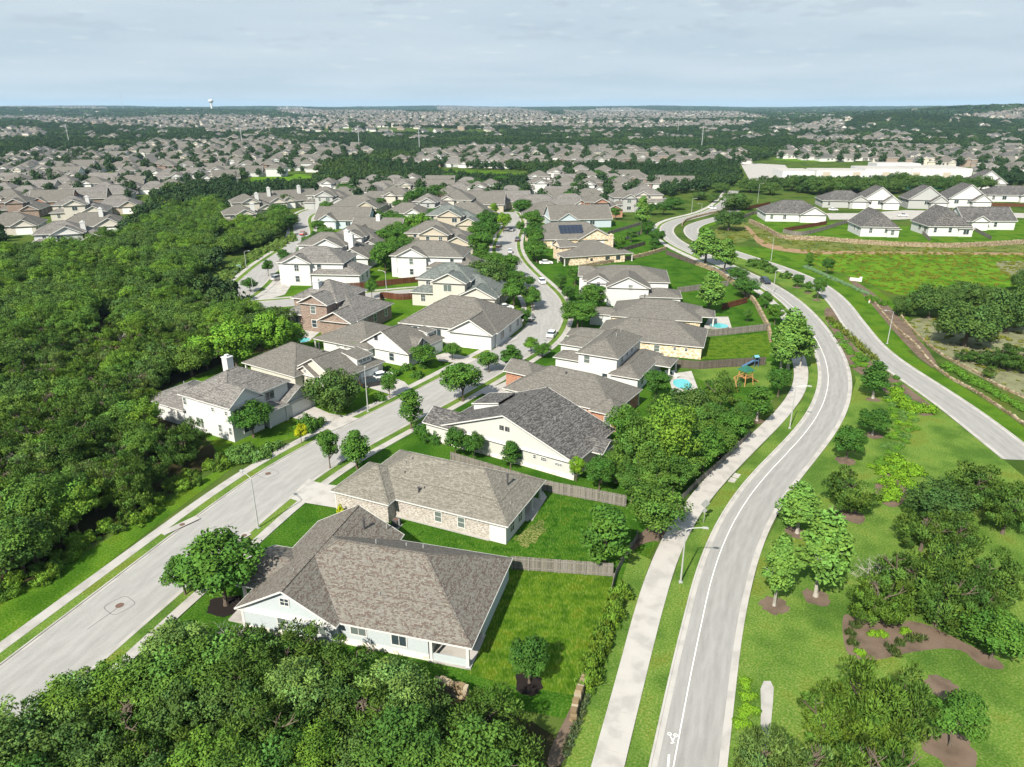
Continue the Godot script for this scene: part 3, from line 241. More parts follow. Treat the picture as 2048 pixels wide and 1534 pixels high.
const HOUSES := [
	[-42.8,-171.0,20,1,17.0,14.0,"brick_brown","roof_grey","brown brick house with a tall white chimney beside the pool","",{"chimneys": [[-3.5, 1.5, 8.4]], "s": 1.24}],
	[-11.6,-163.0,20,0,20.0,15.0,"siding_white","roof_taupe","sprawling white house with a three-car garage on the bend","",{"s": 1.24}],
	[-13.8,-192.5,12,1,20.0,13.0,"siding_cream","roof_green","cream house under a greenish shingle roof at the corner","",{"s": 1.24}],
	[-57.1,-217.8,5,3,21.0,12.0,"siding_white","roof_grey","white two storey house at the corner of the cross street","",{"s": 1.24}],
	[-59.5,-244.3,5,1,22.0,13.0,"siding_white","roof_taupe","white house with two tall chimneys behind the corner house","",{"chimneys": [[3, 1, 9], [5, 4, 8.5]], "s": 1.24}],
	[-55.3,-263.1,6,1,17.0,13.0,"siding_white","roof_taupe","white house with a covered patio behind the chimneyed house","",{"s": 1.24}],
	[-54.1,-294.4,6,2,17.0,12.0,"siding_white","roof_taupe","white gabled house with a chimney and dark solar panels","",{"chimneys": [[0, 1, 7.5]], "s": 1.24}],
	[-74.6,-325.3,6,2,20.0,13.0,"siding_sky","roof_taupe","sky-blue gabled house at the upper street","",{"s": 1.24}],
	[-77.9,-370.4,6,0,21.0,15.0,"siding_tan","roof_taupe","wide hip-roofed house behind the sky-blue house","",{"s": 1.24}],
	[-22.8,-227.2,8,3,24.0,12.0,"siding_white","roof_taupe","white two storey house backing onto the reddish fence","",{"s": 1.24}],
	[-25.9,-268.4,8,1,23.0,14.0,"siding_tan","roof_taupe","tan stucco house behind the white two storey house","",{"s": 1.24}],
	[-24.2,-315.1,8,1,22.0,14.0,"siding_tan","roof_green","tan house with a patch of greenish roof","",{"s": 1.24}],
	[21.9,-279.9,-8,0,26.0,15.0,"stone_tan","roof_taupe","tan stone house with black solar panels on its roof","",{"solar": true, "s": 1.24}],
	[29.7,-328.7,-8,2,23.0,14.0,"siding_sky","roof_taupe","pale blue gabled house above the solar-panelled house","",{"s": 1.24}],
	[15.9,-344.0,-5,0,18.0,15.0,"siding_cream","roof_taupe","cream hip-roofed house above the street bend","",{"s": 1.24}],
	[43.9,-362.2,-5,1,16.0,13.0,"brick_red","roof_taupe","red brick two storey house near the terraces","",{"s": 1.24}],
	[-50.2,-348.4,8,0,16.0,12.0,"siding_white","roof_taupe","grey-roofed suburban house in the rows beyond the curving street","white and grey houses of the back rows",{"s": 1.24}],
	[-39.0,-362.2,8,1,17.0,13.0,"siding_grey","roof_grey","grey-roofed suburban house in the rows beyond the curving street","white and grey houses of the back rows",{"s": 1.24}],
	[-25.8,-373.3,6,3,18.0,14.0,"siding_cream","roof_taupe","grey-roofed suburban house in the rows beyond the curving street","white and grey houses of the back rows",{"s": 1.24}],
	[-15.0,-381.3,4,2,19.0,15.0,"siding_tan","roof_taupe","grey-roofed suburban house in the rows beyond the curving street","white and grey houses of the back rows",{"s": 1.24}],
	[13.1,-379.5,0,4,20.0,12.0,"siding_white","roof_grey","grey-roofed suburban house in the rows beyond the curving street","white and grey houses of the back rows",{"s": 1.24}],
	[-72.0,-395.6,6,0,21.0,13.0,"siding_white","roof_taupe","grey-roofed suburban house in the rows beyond the curving street","white and grey houses of the back rows",{"s": 1.24}],
	[60.3,-380.7,-5,1,16.0,14.0,"siding_grey","roof_taupe","grey-roofed suburban house in the rows beyond the curving street","white and grey houses of the back rows",{"s": 1.24}],
	[73.6,-396.9,-5,3,17.0,15.0,"siding_cream","roof_grey","grey-roofed suburban house in the rows beyond the curving street","white and grey houses of the back rows",{"s": 1.24}],
	[108.2,-483.9,0,2,18.0,12.0,"siding_tan","roof_taupe","grey-roofed suburban house in the rows beyond the curving street","white and grey houses of the back rows",{"s": 1.24}],
	[-21.0,-342.8,6,4,19.0,13.0,"siding_white","roof_taupe","grey-roofed suburban house in the rows beyond the curving street","white and grey houses of the back rows",{"s": 1.24}],
	[29.3,-380.7,-3,0,20.0,14.0,"siding_white","roof_grey","grey-roofed suburban house in the rows beyond the curving street","white and grey houses of the back rows",{"s": 1.24}],
	[-95.6,-388.9,6,1,21.0,15.0,"siding_grey","roof_taupe","grey-roofed suburban house in the rows beyond the curving street","white and grey houses of the back rows",{"s": 1.24}],
	[-58.1,-391.0,8,3,16.0,12.0,"siding_cream","roof_taupe","grey-roofed suburban house in the rows beyond the curving street","white and grey houses of the back rows",{"s": 1.24}],
	[-0.8,-391.7,2,2,17.0,13.0,"siding_tan","roof_grey","grey-roofed suburban house in the rows beyond the curving street","white and grey houses of the back rows",{"s": 1.24}],
	[-118.5,-396.6,-30,2,18.0,13.0,"siding_cream","roof_taupe","house with white chimneys standing at the wood edge by the upper street","chimneyed houses at the wood edge",{"chimneys": [[2, 2, 8.5]], "s": 1.24}],
	[-117.4,-320.5,-25,1,18.0,13.0,"siding_cream","roof_taupe","house with white chimneys standing at the wood edge by the upper street","chimneyed houses at the wood edge",{"chimneys": [[2, 2, 8.5]], "s": 1.24}],
	[-129.3,-361.5,-25,1,18.0,13.0,"siding_cream","roof_taupe","house with white chimneys standing at the wood edge by the upper street","chimneyed houses at the wood edge",{"chimneys": [[2, 2, 8.5]], "s": 1.24}],
	[-131.6,-387.0,-25,0,18.0,13.0,"siding_cream","roof_taupe","house with white chimneys standing at the wood edge by the upper street","chimneyed houses at the wood edge",{"chimneys": [[2, 2, 8.5]], "s": 1.24}],
	[-165.3,-270.6,-25,1,22.0,14.0,"siding_white","roof_grey","hip-roofed house at the far side of the wide wood","houses beyond the wide wood",{"chimneys": [[3, 2, 8]], "s": 1.24}],
	[-179.4,-309.6,-20,0,22.0,14.0,"siding_cream","roof_taupe","hip-roofed house at the far side of the wide wood","houses beyond the wide wood",{"chimneys": [[3, 2, 8]], "s": 1.24}],
	[-208.9,-352.4,-20,1,20.0,14.0,"siding_cream","roof_grey","hip-roofed house at the far side of the wide wood","houses beyond the wide wood",{"chimneys": [[3, 2, 8]], "s": 1.24}],
	[-245.6,-392.0,-15,2,17.0,14.0,"brick_red","roof_taupe","hip-roofed house at the far side of the wide wood","houses beyond the wide wood",{"s": 1.24}],
	[-235.2,-404.1,-18,2,18.0,14.0,"brick_brown","roof_grey","hip-roofed house at the far side of the wide wood","houses beyond the wide wood",{"s": 1.24}],
	[-242.1,-360.9,-15,1,16.0,14.0,"brick_brown","roof_taupe","hip-roofed house at the far side of the wide wood","houses beyond the wide wood",{"s": 1.24}],
	[-201.6,-372.9,-20,0,18.0,14.0,"siding_tan","roof_grey","hip-roofed house at the far side of the wide wood","houses beyond the wide wood",{"s": 1.24}],
	[-245.6,-473.2,-10,2,16.0,14.0,"siding_white","roof_taupe","hip-roofed house at the far side of the wide wood","houses beyond the wide wood",{"s": 1.24}],
	[-288.1,-473.3,-8,0,18.0,14.0,"siding_white","roof_grey","hip-roofed house at the far side of the wide wood","houses beyond the wide wood",{"s": 1.24}],
	[-213.6,-462.1,-10,0,16.0,14.0,"siding_cream","roof_taupe","hip-roofed house at the far side of the wide wood","houses beyond the wide wood",{"s": 1.24}],
	[-220.3,-523.9,-10,1,15.0,14.0,"siding_white","roof_grey","hip-roofed house at the far side of the wide wood","houses beyond the wide wood",{"s": 1.24}],
	[-203.1,-523.2,-25,2,15.0,14.0,"brick_brown","roof_taupe","hip-roofed house at the far side of the wide wood","houses beyond the wide wood",{"s": 1.24}],
	[-274.7,-565.3,-8,0,15.0,14.0,"siding_white","roof_grey","hip-roofed house at the far side of the wide wood","houses beyond the wide wood",{"s": 1.24}],
	[-214.1,-309.6,-20,0,18.0,14.0,"siding_cream","roof_taupe","hip-roofed house at the far side of the wide wood","houses beyond the wide wood",{"s": 1.24}],
	[-245.5,-443.7,-10,0,16.0,14.0,"siding_white","roof_grey","hip-roofed house at the far side of the wide wood","houses beyond the wide wood",{"s": 1.24}],
	[133.6,-347.4,6,0,22.0,15.0,"siding_white","roof_dark","white house with a charcoal roof nearest the big live oak","",{"s": 1.28}],
	[178.9,-395.9,8,0,19.0,13.0,"siding_grey","roof_dark","low grey house with a tan garage door on the upper street","",{"s": 1.28}],
	[195.1,-391.9,8,6,14.0,13.0,"siding_white","roof_dark","tall white gabled house with a dark garage door","",{"s": 1.28}],
	[219.8,-391.2,8,6,15.0,12.0,"siding_grey","roof_dark","white and dark gabled house with a black car in its garage mouth","",{"s": 1.28}],
	[244.3,-396.5,8,6,16.0,14.0,"siding_white","roof_dark","white gabled house beside the red fences","",{"s": 1.28}],
	[286.4,-421.7,6,0,24.0,13.0,"siding_white","roof_dark","long white house at the end of the upper street","",{"s": 1.28}],
	[314.3,-490.1,8,6,15.0,12.0,"siding_white","roof_dark","white gabled house behind the upper street","",{"s": 1.28}],
	[152.5,-304.7,6,5,12.0,13.0,"siding_white","roof_dark","white cottage with a charcoal roof standing alone by the rubble wall","",{"s": 1.28}],
	[182.1,-306.0,4,5,14.0,13.0,"siding_white","roof_dark","white cottage with a back porch above the rubble wall","",{"s": 1.28}],
	[209.1,-322.8,2,2,18.0,13.0,"siding_white","roof_dark","long white cottage at the end of the fences","",{"s": 1.28}]]
const LAMPS := [
	[-32.30,-77.76,7.16,-140,"tall lamp post on the verge before the brick house"],
	[19.03,-66.71,7.00,10,"tall lamp post between the long walk and the boulevard"],
	[-25.36,-114.93,7.38,-100,"lamp post beside the driveway with the black car"],
	[46.37,-108.03,7.48,20,"lamp post on the grass inside the boulevard curve"],
	[85.05,-153.56,7.55,170,"lamp post on the grass beyond the upper carriageway"],
	[90.79,-247.96,7.78,170,"lamp post by the meadow side of the boulevard"],
	[75.46,-201.11,6.37,20,"lamp post in the median by the dark car"],
	[-36.58,-202.91,5.73,200,"lamp post on the cross street"],
	[-72.64,-195.33,5.66,200,"lamp post beside the upper street corner"],
	[-88.45,-234.67,5.62,20,"lamp post at the wood edge of the upper street"],
	[5.86,-149.28,6.88,180,"lamp post by the parked white car"],
	[91.69,-370.18,6.70,10,"lamp post on the far bend of the boulevard"],
	[93.43,-357.61,5.78,170,"second lamp post on the far bend"],
	[-6.53,-291.67,6.04,10,"lamp post far up the curving street"],
	[101.38,-453.50,6.58,0,"lamp post beside the far park lawn"],
	[138.60,-411.19,10.07,0,"lamp post beyond the bend near the roundabout"],
	[-104.13,-379.68,7.11,0,"lamp post at the top of the upper street"],
	[-96.54,-435.11,7.20,0,"lamp post in the back rows"]]
const CARS := [
	[9.39,-159.61,-72,"sedan",[0.75,0.76,0.77],"white sedan parked at the kerb of the curving street"],
	[77.32,-213.68,84,"suv",[0.01,0.013,0.025],"dark blue car driving on the boulevard"],
	[-3.51,-178.69,-10,"pickup",[0.02,0.06,0.25],"blue pickup parked in the corner driveway"],
	[-1.86,-183.60,-10,"sedan",[0.75,0.76,0.77],"white car parked beside the blue pickup"],
	[9.17,-213.68,79,"sedan",[0.75,0.76,0.77],"white car farther up the curving street"],
	[11.65,-241.98,-5,"sedan",[0.7,0.71,0.72],"white sedan in the driveway of the tan stone house"],
	[2.21,-287.01,-85,"suv",[0.012,0.012,0.014],"black car parked far up the street beside the trees"],
	[-5.19,-273.83,-85,"suv",[0.012,0.012,0.014],"black car parked under the far street trees"],
	[-26.91,-127.74,-30,"suv",[0.01,0.01,0.012],"black car parked in front of the cream house garage"],
	[-25.73,-131.54,-30,"sedan",[0.75,0.76,0.77],"white car parked behind the black car"],
	[167.15,-377.75,5,"sedan",[0.7,0.7,0.72],"white car on the upper street"],
	[-60.40,-220.51,10,"sedan",[0.1,0.1,0.11],"dark sedan beside the white corner house"],
	[-72.76,-217.73,-60,"suv",[0.35,0.36,0.37],"silver car at the kerb of the upper street"],
	[-87.71,-301.43,-85,"suv",[0.3,0.02,0.02],"dark red car up the upper street"],
	[4.54,-173.09,-78,"suv",[0.16,0.17,0.18],"grey car at the bend under the street trees"],
	[-0.74,-262.71,-92,"sedan",[0.6,0.61,0.62],"pale car far up the curving street"],
	[-0.43,-311.82,-92,"pickup",[0.7,0.7,0.71],"white pickup at the top of the curving street"],
	[19.40,-259.82,-5,"suv",[0.2,0.2,0.21],"grey car in a far driveway"],
	[192.15,-355.88,10,"pickup",[0.5,0.5,0.52],"silver pickup on the upper street"],
	[221.46,-357.61,5,"sedan",[0.05,0.06,0.1],"dark blue sedan on the upper street"],
	[105.95,-383.61,60,"sedan",[0.7,0.7,0.7],"white car on the far bend of the boulevard"],
	[226.22,-385.61,80,"suv",[0.012,0.012,0.014],"black car before the white and dark gabled house"]]
const PLAY_AT := [45.1,-128.54]
const SIGN_AT := [24.75,-79.16]
const POOL_RING_AT := [50.24,-165.69]
const SLIDE_AT := [49.8,-138.53]
const POOL := [31.51,-130.88,34.48,-131.36,34.85,-127.2,33.35,-124.99,31.14,-126.75]
const POOL2 := [-49.9,-157.8,-46.65,-158.05,-46.74,-154.93,-48.42,-154.46]
const LID_A := [32.68,-91.6]
const LID_B := [31.71,-90.26]
const AC_AT := [-14.8,-78.34]
const HYDRANT_AT := [97.94,-189.83]
const MONUMENT_AT := [106.34,-216.37]
const UTILITY_A := [-90.11,-232.33]
const UTILITY_B := [-89.39,-226.28]
const INLET_AT := [-42.37,-78.22]
const INLET_B := [-33.55,-75.72]
const BOX_AT := [-39.31,-97.47]
const SCHOOL_A := [198.49,-537.15]
const SCHOOL_B := [275.2,-544.82]
const BUS_AT := [-7.17,-501.7]
const TANK_A := [262.58,-482.52]
const TANK_B := [280.68,-482.52]
const RINGS := [[1.58,-51.67,1.6,"mulch_black"],[-30.77,-62.65,2.1,"mulch_black"],[-35.79,-64.33,1.4,"mulch_black"],[28.24,-62.65,1.6,"mulch"],[33.22,-64.07,1.6,"mulch"],[35.80,-76.73,1.5,"mulch"],[36.65,-44.41,2.2,"mulch"],[66.31,-120.68,1.3,"mulch"],[58.95,-105.31,1.5,"mulch"],[50.60,-96.31,1.5,"mulch"],[84.98,-193.09,1.4,"mulch"],[85.44,-201.11,1.2,"mulch"],[84.92,-207.85,1.3,"mulch"],[44.14,-81.22,2.4,"mulch"],[41.92,-111.08,1.3,"mulch"],[39.76,-51.12,1.6,"mulch"]]
const DEAD := [[-26.6,-54.0],[-64.0,-83.5],[-59.8,-86.8],[40.1,-65.4]]
const WHITE := Color(1, 1, 1)

class MB:
	var v := PackedVector3Array()
	var n := PackedVector3Array()
	var c := PackedColorArray()
	var uv := PackedVector2Array()
	var col := Color(1, 1, 1)

	# corners run counter-clockwise as seen from outside
	func tri(a: Vector3, b: Vector3, d: Vector3) -> void:
		var m := (b - a).cross(d - a)
		if m.length_squared() < 1e-14:
			return
		m = m.normalized()
		var t := Vector3(1, 0, 0) if absf(m.y) > 0.995 else Vector3.UP.cross(m).normalized()
		var s := m.cross(t)
		for p: Vector3 in [a, d, b]:
			v.append(p)
			n.append(m)
			c.append(col)
			uv.append(Vector2(p.dot(t), -p.dot(s)))

	func quad(a: Vector3, b: Vector3, d: Vector3, e: Vector3) -> void:
		tri(a, b, d)
		tri(a, d, e)

	func box(lo: Vector3, hi: Vector3, t := Transform3D.IDENTITY, bottom := true) -> void:
		var p := []
		for k in 8:
			p.append(t * Vector3(hi.x if k & 1 else lo.x, hi.y if k & 2 else lo.y, hi.z if k & 4 else lo.z))
		quad(p[4], p[5], p[7], p[6])
		quad(p[1], p[0], p[2], p[3])
		quad(p[5], p[1], p[3], p[7])
		quad(p[0], p[4], p[6], p[2])
		quad(p[6], p[7], p[3], p[2])
		if bottom:
			quad(p[0], p[1], p[5], p[4])

	# a bar of w x h whose top runs from a to b
	func bar(a: Vector3, b: Vector3, w: float, h: float) -> void:
		var z := (b - a)
		var l := z.length()
		if l < 1e-4:
			return
		z /= l
		var x := Vector3.UP.cross(z)
		x = Vector3(1, 0, 0) if x.length() < 1e-3 else x.normalized()
		box(Vector3(-w / 2, -h / 2, 0), Vector3(w / 2, h / 2, l), Transform3D(Basis(x, z.cross(x), z), a))

	func tube(a: Vector3, b: Vector3, r0: float, r1: float, k := 8) -> void:
		var z := (b - a).normalized()
		var x := z.cross(Vector3(0.31, 0.2, 0.93) if absf(z.y) > 0.9 else Vector3.UP).normalized()
		var y := z.cross(x)
		for i in k:
			var p := TAU * i / k
			var q := TAU * (i + 1) / k
			var d0 := x * cos(p) + y * sin(p)
			var d1 := x * cos(q) + y * sin(q)
			quad(a + d0 * r0, a + d1 * r0, b + d1 * r1, b + d0 * r1)
			tri(b, b + d0 * r1, b + d1 * r1)

	func disc(at: Vector3, r: float, k := 24, r2 := -1.0) -> void:
		for i in k:
			var p := TAU * i / k
			var q := TAU * (i + 1) / k
			var o := r if r2 < 0 else r2
			tri(at, at + Vector3(sin(p) * r, 0, cos(p) * o), at + Vector3(sin(q) * r, 0, cos(q) * o))

	func mesh(mat: Material = null) -> ArrayMesh:
		var m := ArrayMesh.new()
		if v.is_empty():
			return m
		var a := []
		a.resize(Mesh.ARRAY_MAX)
		a[Mesh.ARRAY_VERTEX] = v
		a[Mesh.ARRAY_NORMAL] = n
		a[Mesh.ARRAY_COLOR] = c
		a[Mesh.ARRAY_TEX_UV] = uv
		m.add_surface_from_arrays(Mesh.PRIMITIVE_TRIANGLES, a)
		if mat:
			m.surface_set_material(0, mat)
		return m

func numbered(called: String) -> String:
	var k: int = used.get(called, 0)
	used[called] = k + 1
	return called if k == 0 else "%s_%03d" % [called, k]

func tag(o: Node3D, label: String, category := "", group := "", kind := "") -> Node3D:
	if label: o.set_meta("label", label)
	if category: o.set_meta("category", category)
	if group: o.set_meta("group", group)
	if kind: o.set_meta("kind", kind)
	return o

func thing(called: String, label: String, category: String, at := Vector3.ZERO, turn := 0.0, group := "") -> Node3D:
	var o := Node3D.new()
	o.name = numbered(called)
	add_child(o)
	o.position = at
	o.rotation.y = turn
	tag(o, label, category, group)
	return o

func part(called: String, m: Mesh, mat: Material, parent: Node, at := Transform3D.IDENTITY) -> MeshInstance3D:
	var o := MeshInstance3D.new()
	o.name = called if parent != self else numbered(called)
	o.mesh = m
	if mat: o.material_override = mat
	parent.add_child(o, true)
	o.transform = at
	return o

func one(called: String, mb: MB, mat: Material, label: String, category: String, group := "") -> MeshInstance3D:
	var o := part(called, mb.mesh(), mat, self)
	tag(o, label, category, group)
	return o

func struct(called: String, mb: MB, mat: Material, label := "") -> MeshInstance3D:
	var o := part(called, mb.mesh(), mat, self)
	tag(o, label, "", "", "structure")
	return o

func lin(r: float, g: float, b: float) -> Color:
	return Color(r, g, b).linear_to_srgb()

# ---------------------------------------------------------------- materials
func mat(key: String, color: Color, rough := 0.9, spec := 0.3) -> StandardMaterial3D:
	var m := StandardMaterial3D.new()
	m.resource_name = key
	m.albedo_color = color
	m.roughness = rough
	m.metallic_specular = spec
	M[key] = m
	return m

func noise_tex(freq: float, size: int, stops: Array, seed_ := 1, oct := 4, type := FastNoiseLite.TYPE_SIMPLEX_SMOOTH) -> NoiseTexture2D:
	var f := FastNoiseLite.new()
	f.noise_type = type
	f.seed = seed_
	f.frequency = freq
	f.fractal_octaves = oct
	var t := NoiseTexture2D.new()
	t.width = size
	t.height = size
	t.seamless = true
	t.noise = f
	if stops:
		var g := Gradient.new()
		var off := PackedFloat32Array()
		var cs := PackedColorArray()
		for s in stops:
			off.append(s[0])
			cs.append(s[1])
		g.offsets = off
		g.colors = cs
		t.color_ramp = g
	return t

func world_uv(m: StandardMaterial3D, size: float, size2 := 0.0) -> void:
	m.uv1_triplanar = true
	m.uv1_world_triplanar = true
	m.uv1_scale = Vector3.ONE / size
	if size2 > 0.0:
		m.uv2_triplanar = true
		m.uv2_world_triplanar = true
		m.uv2_scale = Vector3.ONE / size2

func detail(m: StandardMaterial3D, t: Texture2D) -> void:
	m.detail_enabled = true
	m.detail_blend_mode = BaseMaterial3D.BLEND_MODE_MUL
	m.detail_albedo = t
	m.detail_uv_layer = BaseMaterial3D.DETAIL_UV_2

func grey(x: float) -> Color:
	return Color(x, x, x).linear_to_srgb()

# rows of shingles or bricks, each with its own tone
func courses(w: int, h: int, cw: int, ch: int, tones: Array, joint: Color, gap: int, seed_: int, run := 0.0) -> ImageTexture:
	var r := RandomNumberGenerator.new()
	r.seed = seed_
	var im := Image.create(w, h, false, Image.FORMAT_RGB8)
	im.fill(joint)
	for row in h / ch:
		var x := -r.randi_range(0, cw)
		var x0 := x
		var tone: Color = tones[0]
		while x < w:
			var ww := cw + (r.randi_range(-cw / 3, cw / 2) if run > 0.0 else 0)
			if r.randf() > run:
				tone = tones[r.randi_range(0, tones.size() - 1)]
			var f := r.randf_range(0.9, 1.1)
			im.fill_rect(Rect2i(x, row * ch, ww - gap, ch - gap), Color(tone.r * f, tone.g * f, tone.b * f))
			x += ww
	return ImageTexture.create_from_image(im)

func tex_mat(key: String, t: Texture2D, size: Vector2, rough := 0.92, spec := 0.2) -> StandardMaterial3D:
	var m := mat(key, WHITE, rough, spec)
	m.albedo_texture = t
	m.uv1_scale = Vector3(1.0 / size.x, 1.0 / size.y, 1)
	return m

func materials() -> void:
	var patch := noise_tex(0.012, 512, [[0.0, grey(0.62)], [0.45, grey(0.9)], [0.7, grey(1.0)], [1.0, grey(1.0)]], 5, 5)
	var patch2 := noise_tex(0.008, 512, [[0.15, Color(0.74, 0.82, 0.74)], [0.45, Color(0.92, 0.95, 0.88)], [0.62, Color(1, 1, 0.95)], [0.85, Color(1.0, 0.93, 0.84)]], 9, 5)
	# grass kinds: fine blades, then patches of dry or dense growth
	# grass kinds: blades and clumps, dry straw showing through, then broad patches
	for g in [
		["lawn", [lin(0.042, 0.1, 0.008), lin(0.06, 0.13, 0.011), lin(0.082, 0.15, 0.018), lin(0.125, 0.165, 0.042)], 0.04],
		["lawn_dry", [lin(0.066, 0.125, 0.02), lin(0.09, 0.158, 0.03), lin(0.12, 0.178, 0.042), lin(0.2, 0.215, 0.088)], 0.045],
		["lawn_lush", [lin(0.026, 0.075, 0.008), lin(0.037, 0.1, 0.01), lin(0.054, 0.117, 0.016), lin(0.1, 0.145, 0.036)], 0.04],
		["meadow", [lin(0.05, 0.125, 0.008), lin(0.078, 0.172, 0.012), lin(0.11, 0.2, 0.02), lin(0.19, 0.21, 0.07)], 0.03],
		["rough_grass", [lin(0.05, 0.08, 0.018), lin(0.09, 0.125, 0.03), lin(0.17, 0.17, 0.07), lin(0.28, 0.24, 0.13)], 0.03],
	]:
		var m := mat(g[0], WHITE, 1.0, 0.05)
		m.albedo_texture = noise_tex(g[2], 1024, [[0.2, g[1][0]], [0.45, g[1][1]], [0.62, g[1][2]], [0.85, g[1][3]]], 11, 6)
		world_uv(m, 13.0, 37.0)
		detail(m, patch2)
	# mown back lawns: the mower's lines drawn out along the yard
	for g in [["lawn_mown", [lin(0.045, 0.098, 0.008), lin(0.068, 0.124, 0.011), lin(0.13, 0.17, 0.04)]], ["lawn_mown_lush", [lin(0.024, 0.075, 0.008), lin(0.04, 0.103, 0.01), lin(0.1, 0.14, 0.036)]]]:
		var lm := mat(g[0], WHITE, 1.0, 0.05)
		lm.albedo_texture = noise_tex(0.03, 1024, [[0.2, g[1][0]], [0.5, g[1][1]], [0.85, g[1][2]]], 15, 6)
		lm.uv1_scale = Vector3(1 / 7.0, 1 / 26.0, 1)
		lm.uv2_triplanar = true
		lm.uv2_world_triplanar = true
		lm.uv2_scale = Vector3.ONE / 9.0
		detail(lm, patch2)
	var m := mat("ground", WHITE, 1.0, 0.05)
	m.albedo_texture = noise_tex(0.1, 1024, [[0.1, lin(0.028, 0.055, 0.012)], [0.5, lin(0.06, 0.1, 0.022)], [0.9, lin(0.13, 0.14, 0.05)]], 21, 5)
	world_uv(m, 9.0, 61.0)
	detail(m, patch2)
	m = mat("leaf_litter", WHITE, 1.0, 0.05)
	m.albedo_texture = noise_tex(0.12, 512, [[0.1, lin(0.016, 0.016, 0.008)], [0.5, lin(0.035, 0.035, 0.016)], [0.9, lin(0.075, 0.06, 0.032)]], 31, 5)
	world_uv(m, 4.0, 31.0)
	detail(m, patch)
	m = mat("mulch", WHITE, 1.0, 0.05)
	m.albedo_texture = noise_tex(0.22, 512, [[0.15, lin(0.06, 0.045, 0.034)], [0.5, lin(0.135, 0.1, 0.076)], [0.85, lin(0.24, 0.19, 0.15)]], 33, 4)
	world_uv(m, 2.6, 17.0)
	detail(m, patch)
	m = mat("mulch_black", WHITE, 1.0, 0.05)
	m.albedo_texture = noise_tex(0.22, 256, [[0.15, lin(0.006, 0.005, 0.005)], [0.85, lin(0.04, 0.033, 0.03)]], 35, 4)
	world_uv(m, 2.0)
	m = mat("dirt_path", WHITE, 1.0, 0.05)
	m.albedo_texture = noise_tex(0.12, 512, [[0.1, lin(0.16, 0.105, 0.06)], [0.5, lin(0.25, 0.17, 0.105)], [0.9, lin(0.34, 0.25, 0.165)]], 37, 4)
	world_uv(m, 4.0, 13.0)
	detail(m, patch)
	m = mat("limestone_ground", WHITE, 1.0, 0.05)
	m.albedo_texture = noise_tex(0.11, 512, [[0.2, lin(0.06, 0.095, 0.03)], [0.46, lin(0.11, 0.13, 0.05)], [0.56, lin(0.26, 0.235, 0.17)], [0.85, lin(0.37, 0.34, 0.29)]], 39, 6)
	world_uv(m, 6.0, 19.0)
	detail(m, patch)
	m = mat("water_far", lin(0.03, 0.06, 0.06), 0.08, 0.5)
	# paving
	for g in [["asphalt", 0.185, 0.225, 0.26], ["asphalt_street", 0.215, 0.25, 0.28], ["concrete", 0.28, 0.35, 0.4], ["concrete_new", 0.3, 0.38, 0.42]]:
		m = mat(g[0], WHITE, 0.95, 0.15)
		var warm := 0.985 if g[0].begins_with("asphalt") else 0.93
		var r := func(x: float) -> Color: return lin(x, x * (1.0 + warm) / 2.0, x * warm)
		m.albedo_texture = noise_tex(0.09, 512, [[0.1, r.call(g[1])], [0.5, r.call(g[2])], [0.9, r.call(g[3])]], 41, 5)
		world_uv(m, 3.1, 29.0)
		detail(m, noise_tex(0.02, 512, [[0.2, grey(0.8)], [0.5, grey(0.96)], [0.8, grey(1.0)]], 43, 5))
	# road surfaces: streaks along the way and two darker wheel paths worn into them
	for g in [["asphalt_worn", 0.25, 0.08, [0.36, 0.72]], ["asphalt_street_worn", 0.268, 0.04, [0.3, 0.7]]]:
		var im := Image.create(96, 512, false, Image.FORMAT_RGB8)
		var f := FastNoiseLite.new()
		f.seed = 17
		f.fractal_octaves = 4
		f.frequency = 1.0
		for y in 512:
			var a := TAU * y / 512.0
			for x in 96:
				var u := x / 95.0
				var wear := 0.0
				for t: float in g[3]: wear += exp(-pow((u - t) / 0.085, 2.0))
				var streak := f.get_noise_3d(u * 9.0, cos(a) * 0.7, sin(a) * 0.7)
				var speck := f.get_noise_3d(u * 40.0, cos(a) * 22.0, sin(a) * 22.0)
				var e: float = g[1] * (1.0 - g[2] * wear + 0.16 * streak + 0.12 * speck)
				im.set_pixel(x, y, lin(e, e * 0.992, e * 0.975))
		tex_mat(g[0], ImageTexture.create_from_image(im), Vector2(1, 18.0), 0.95, 0.15)
	mat("tar", lin(0.12, 0.118, 0.113), 0.8)
	mat("road_paint", lin(0.72, 0.72, 0.7), 0.7)
	mat("iron", lin(0.12, 0.075, 0.06), 0.7)
	# roofs
	var S := Vector2(6, 6)
	var tones := func(list: Array) -> Array: return list.map(func(t: Array) -> Color: return lin(t[0], t[1], t[2]))
	tex_mat("roof_mottled", courses(512, 512, 13, 11, tones.call([[0.14, 0.133, 0.119], [0.165, 0.156, 0.14], [0.152, 0.14, 0.124], [0.094, 0.075, 0.066], [0.105, 0.084, 0.073], [0.145, 0.142, 0.13]]), lin(0.083, 0.074, 0.066), 1, 3, 0.25), S)
	tex_mat("roof_tan", courses(512, 512, 22, 12, tones.call([[0.152, 0.144, 0.126], [0.172, 0.163, 0.143], [0.19, 0.181, 0.16], [0.133, 0.125, 0.108]]), lin(0.095, 0.089, 0.078), 2, 5, 0.2), S)
	tex_mat("roof_taupe", courses(512, 512, 22, 12, tones.call([[0.124, 0.118, 0.108], [0.14, 0.134, 0.124], [0.152, 0.146, 0.136], [0.108, 0.102, 0.094]]), lin(0.078, 0.074, 0.068), 2, 6, 0.2), S)
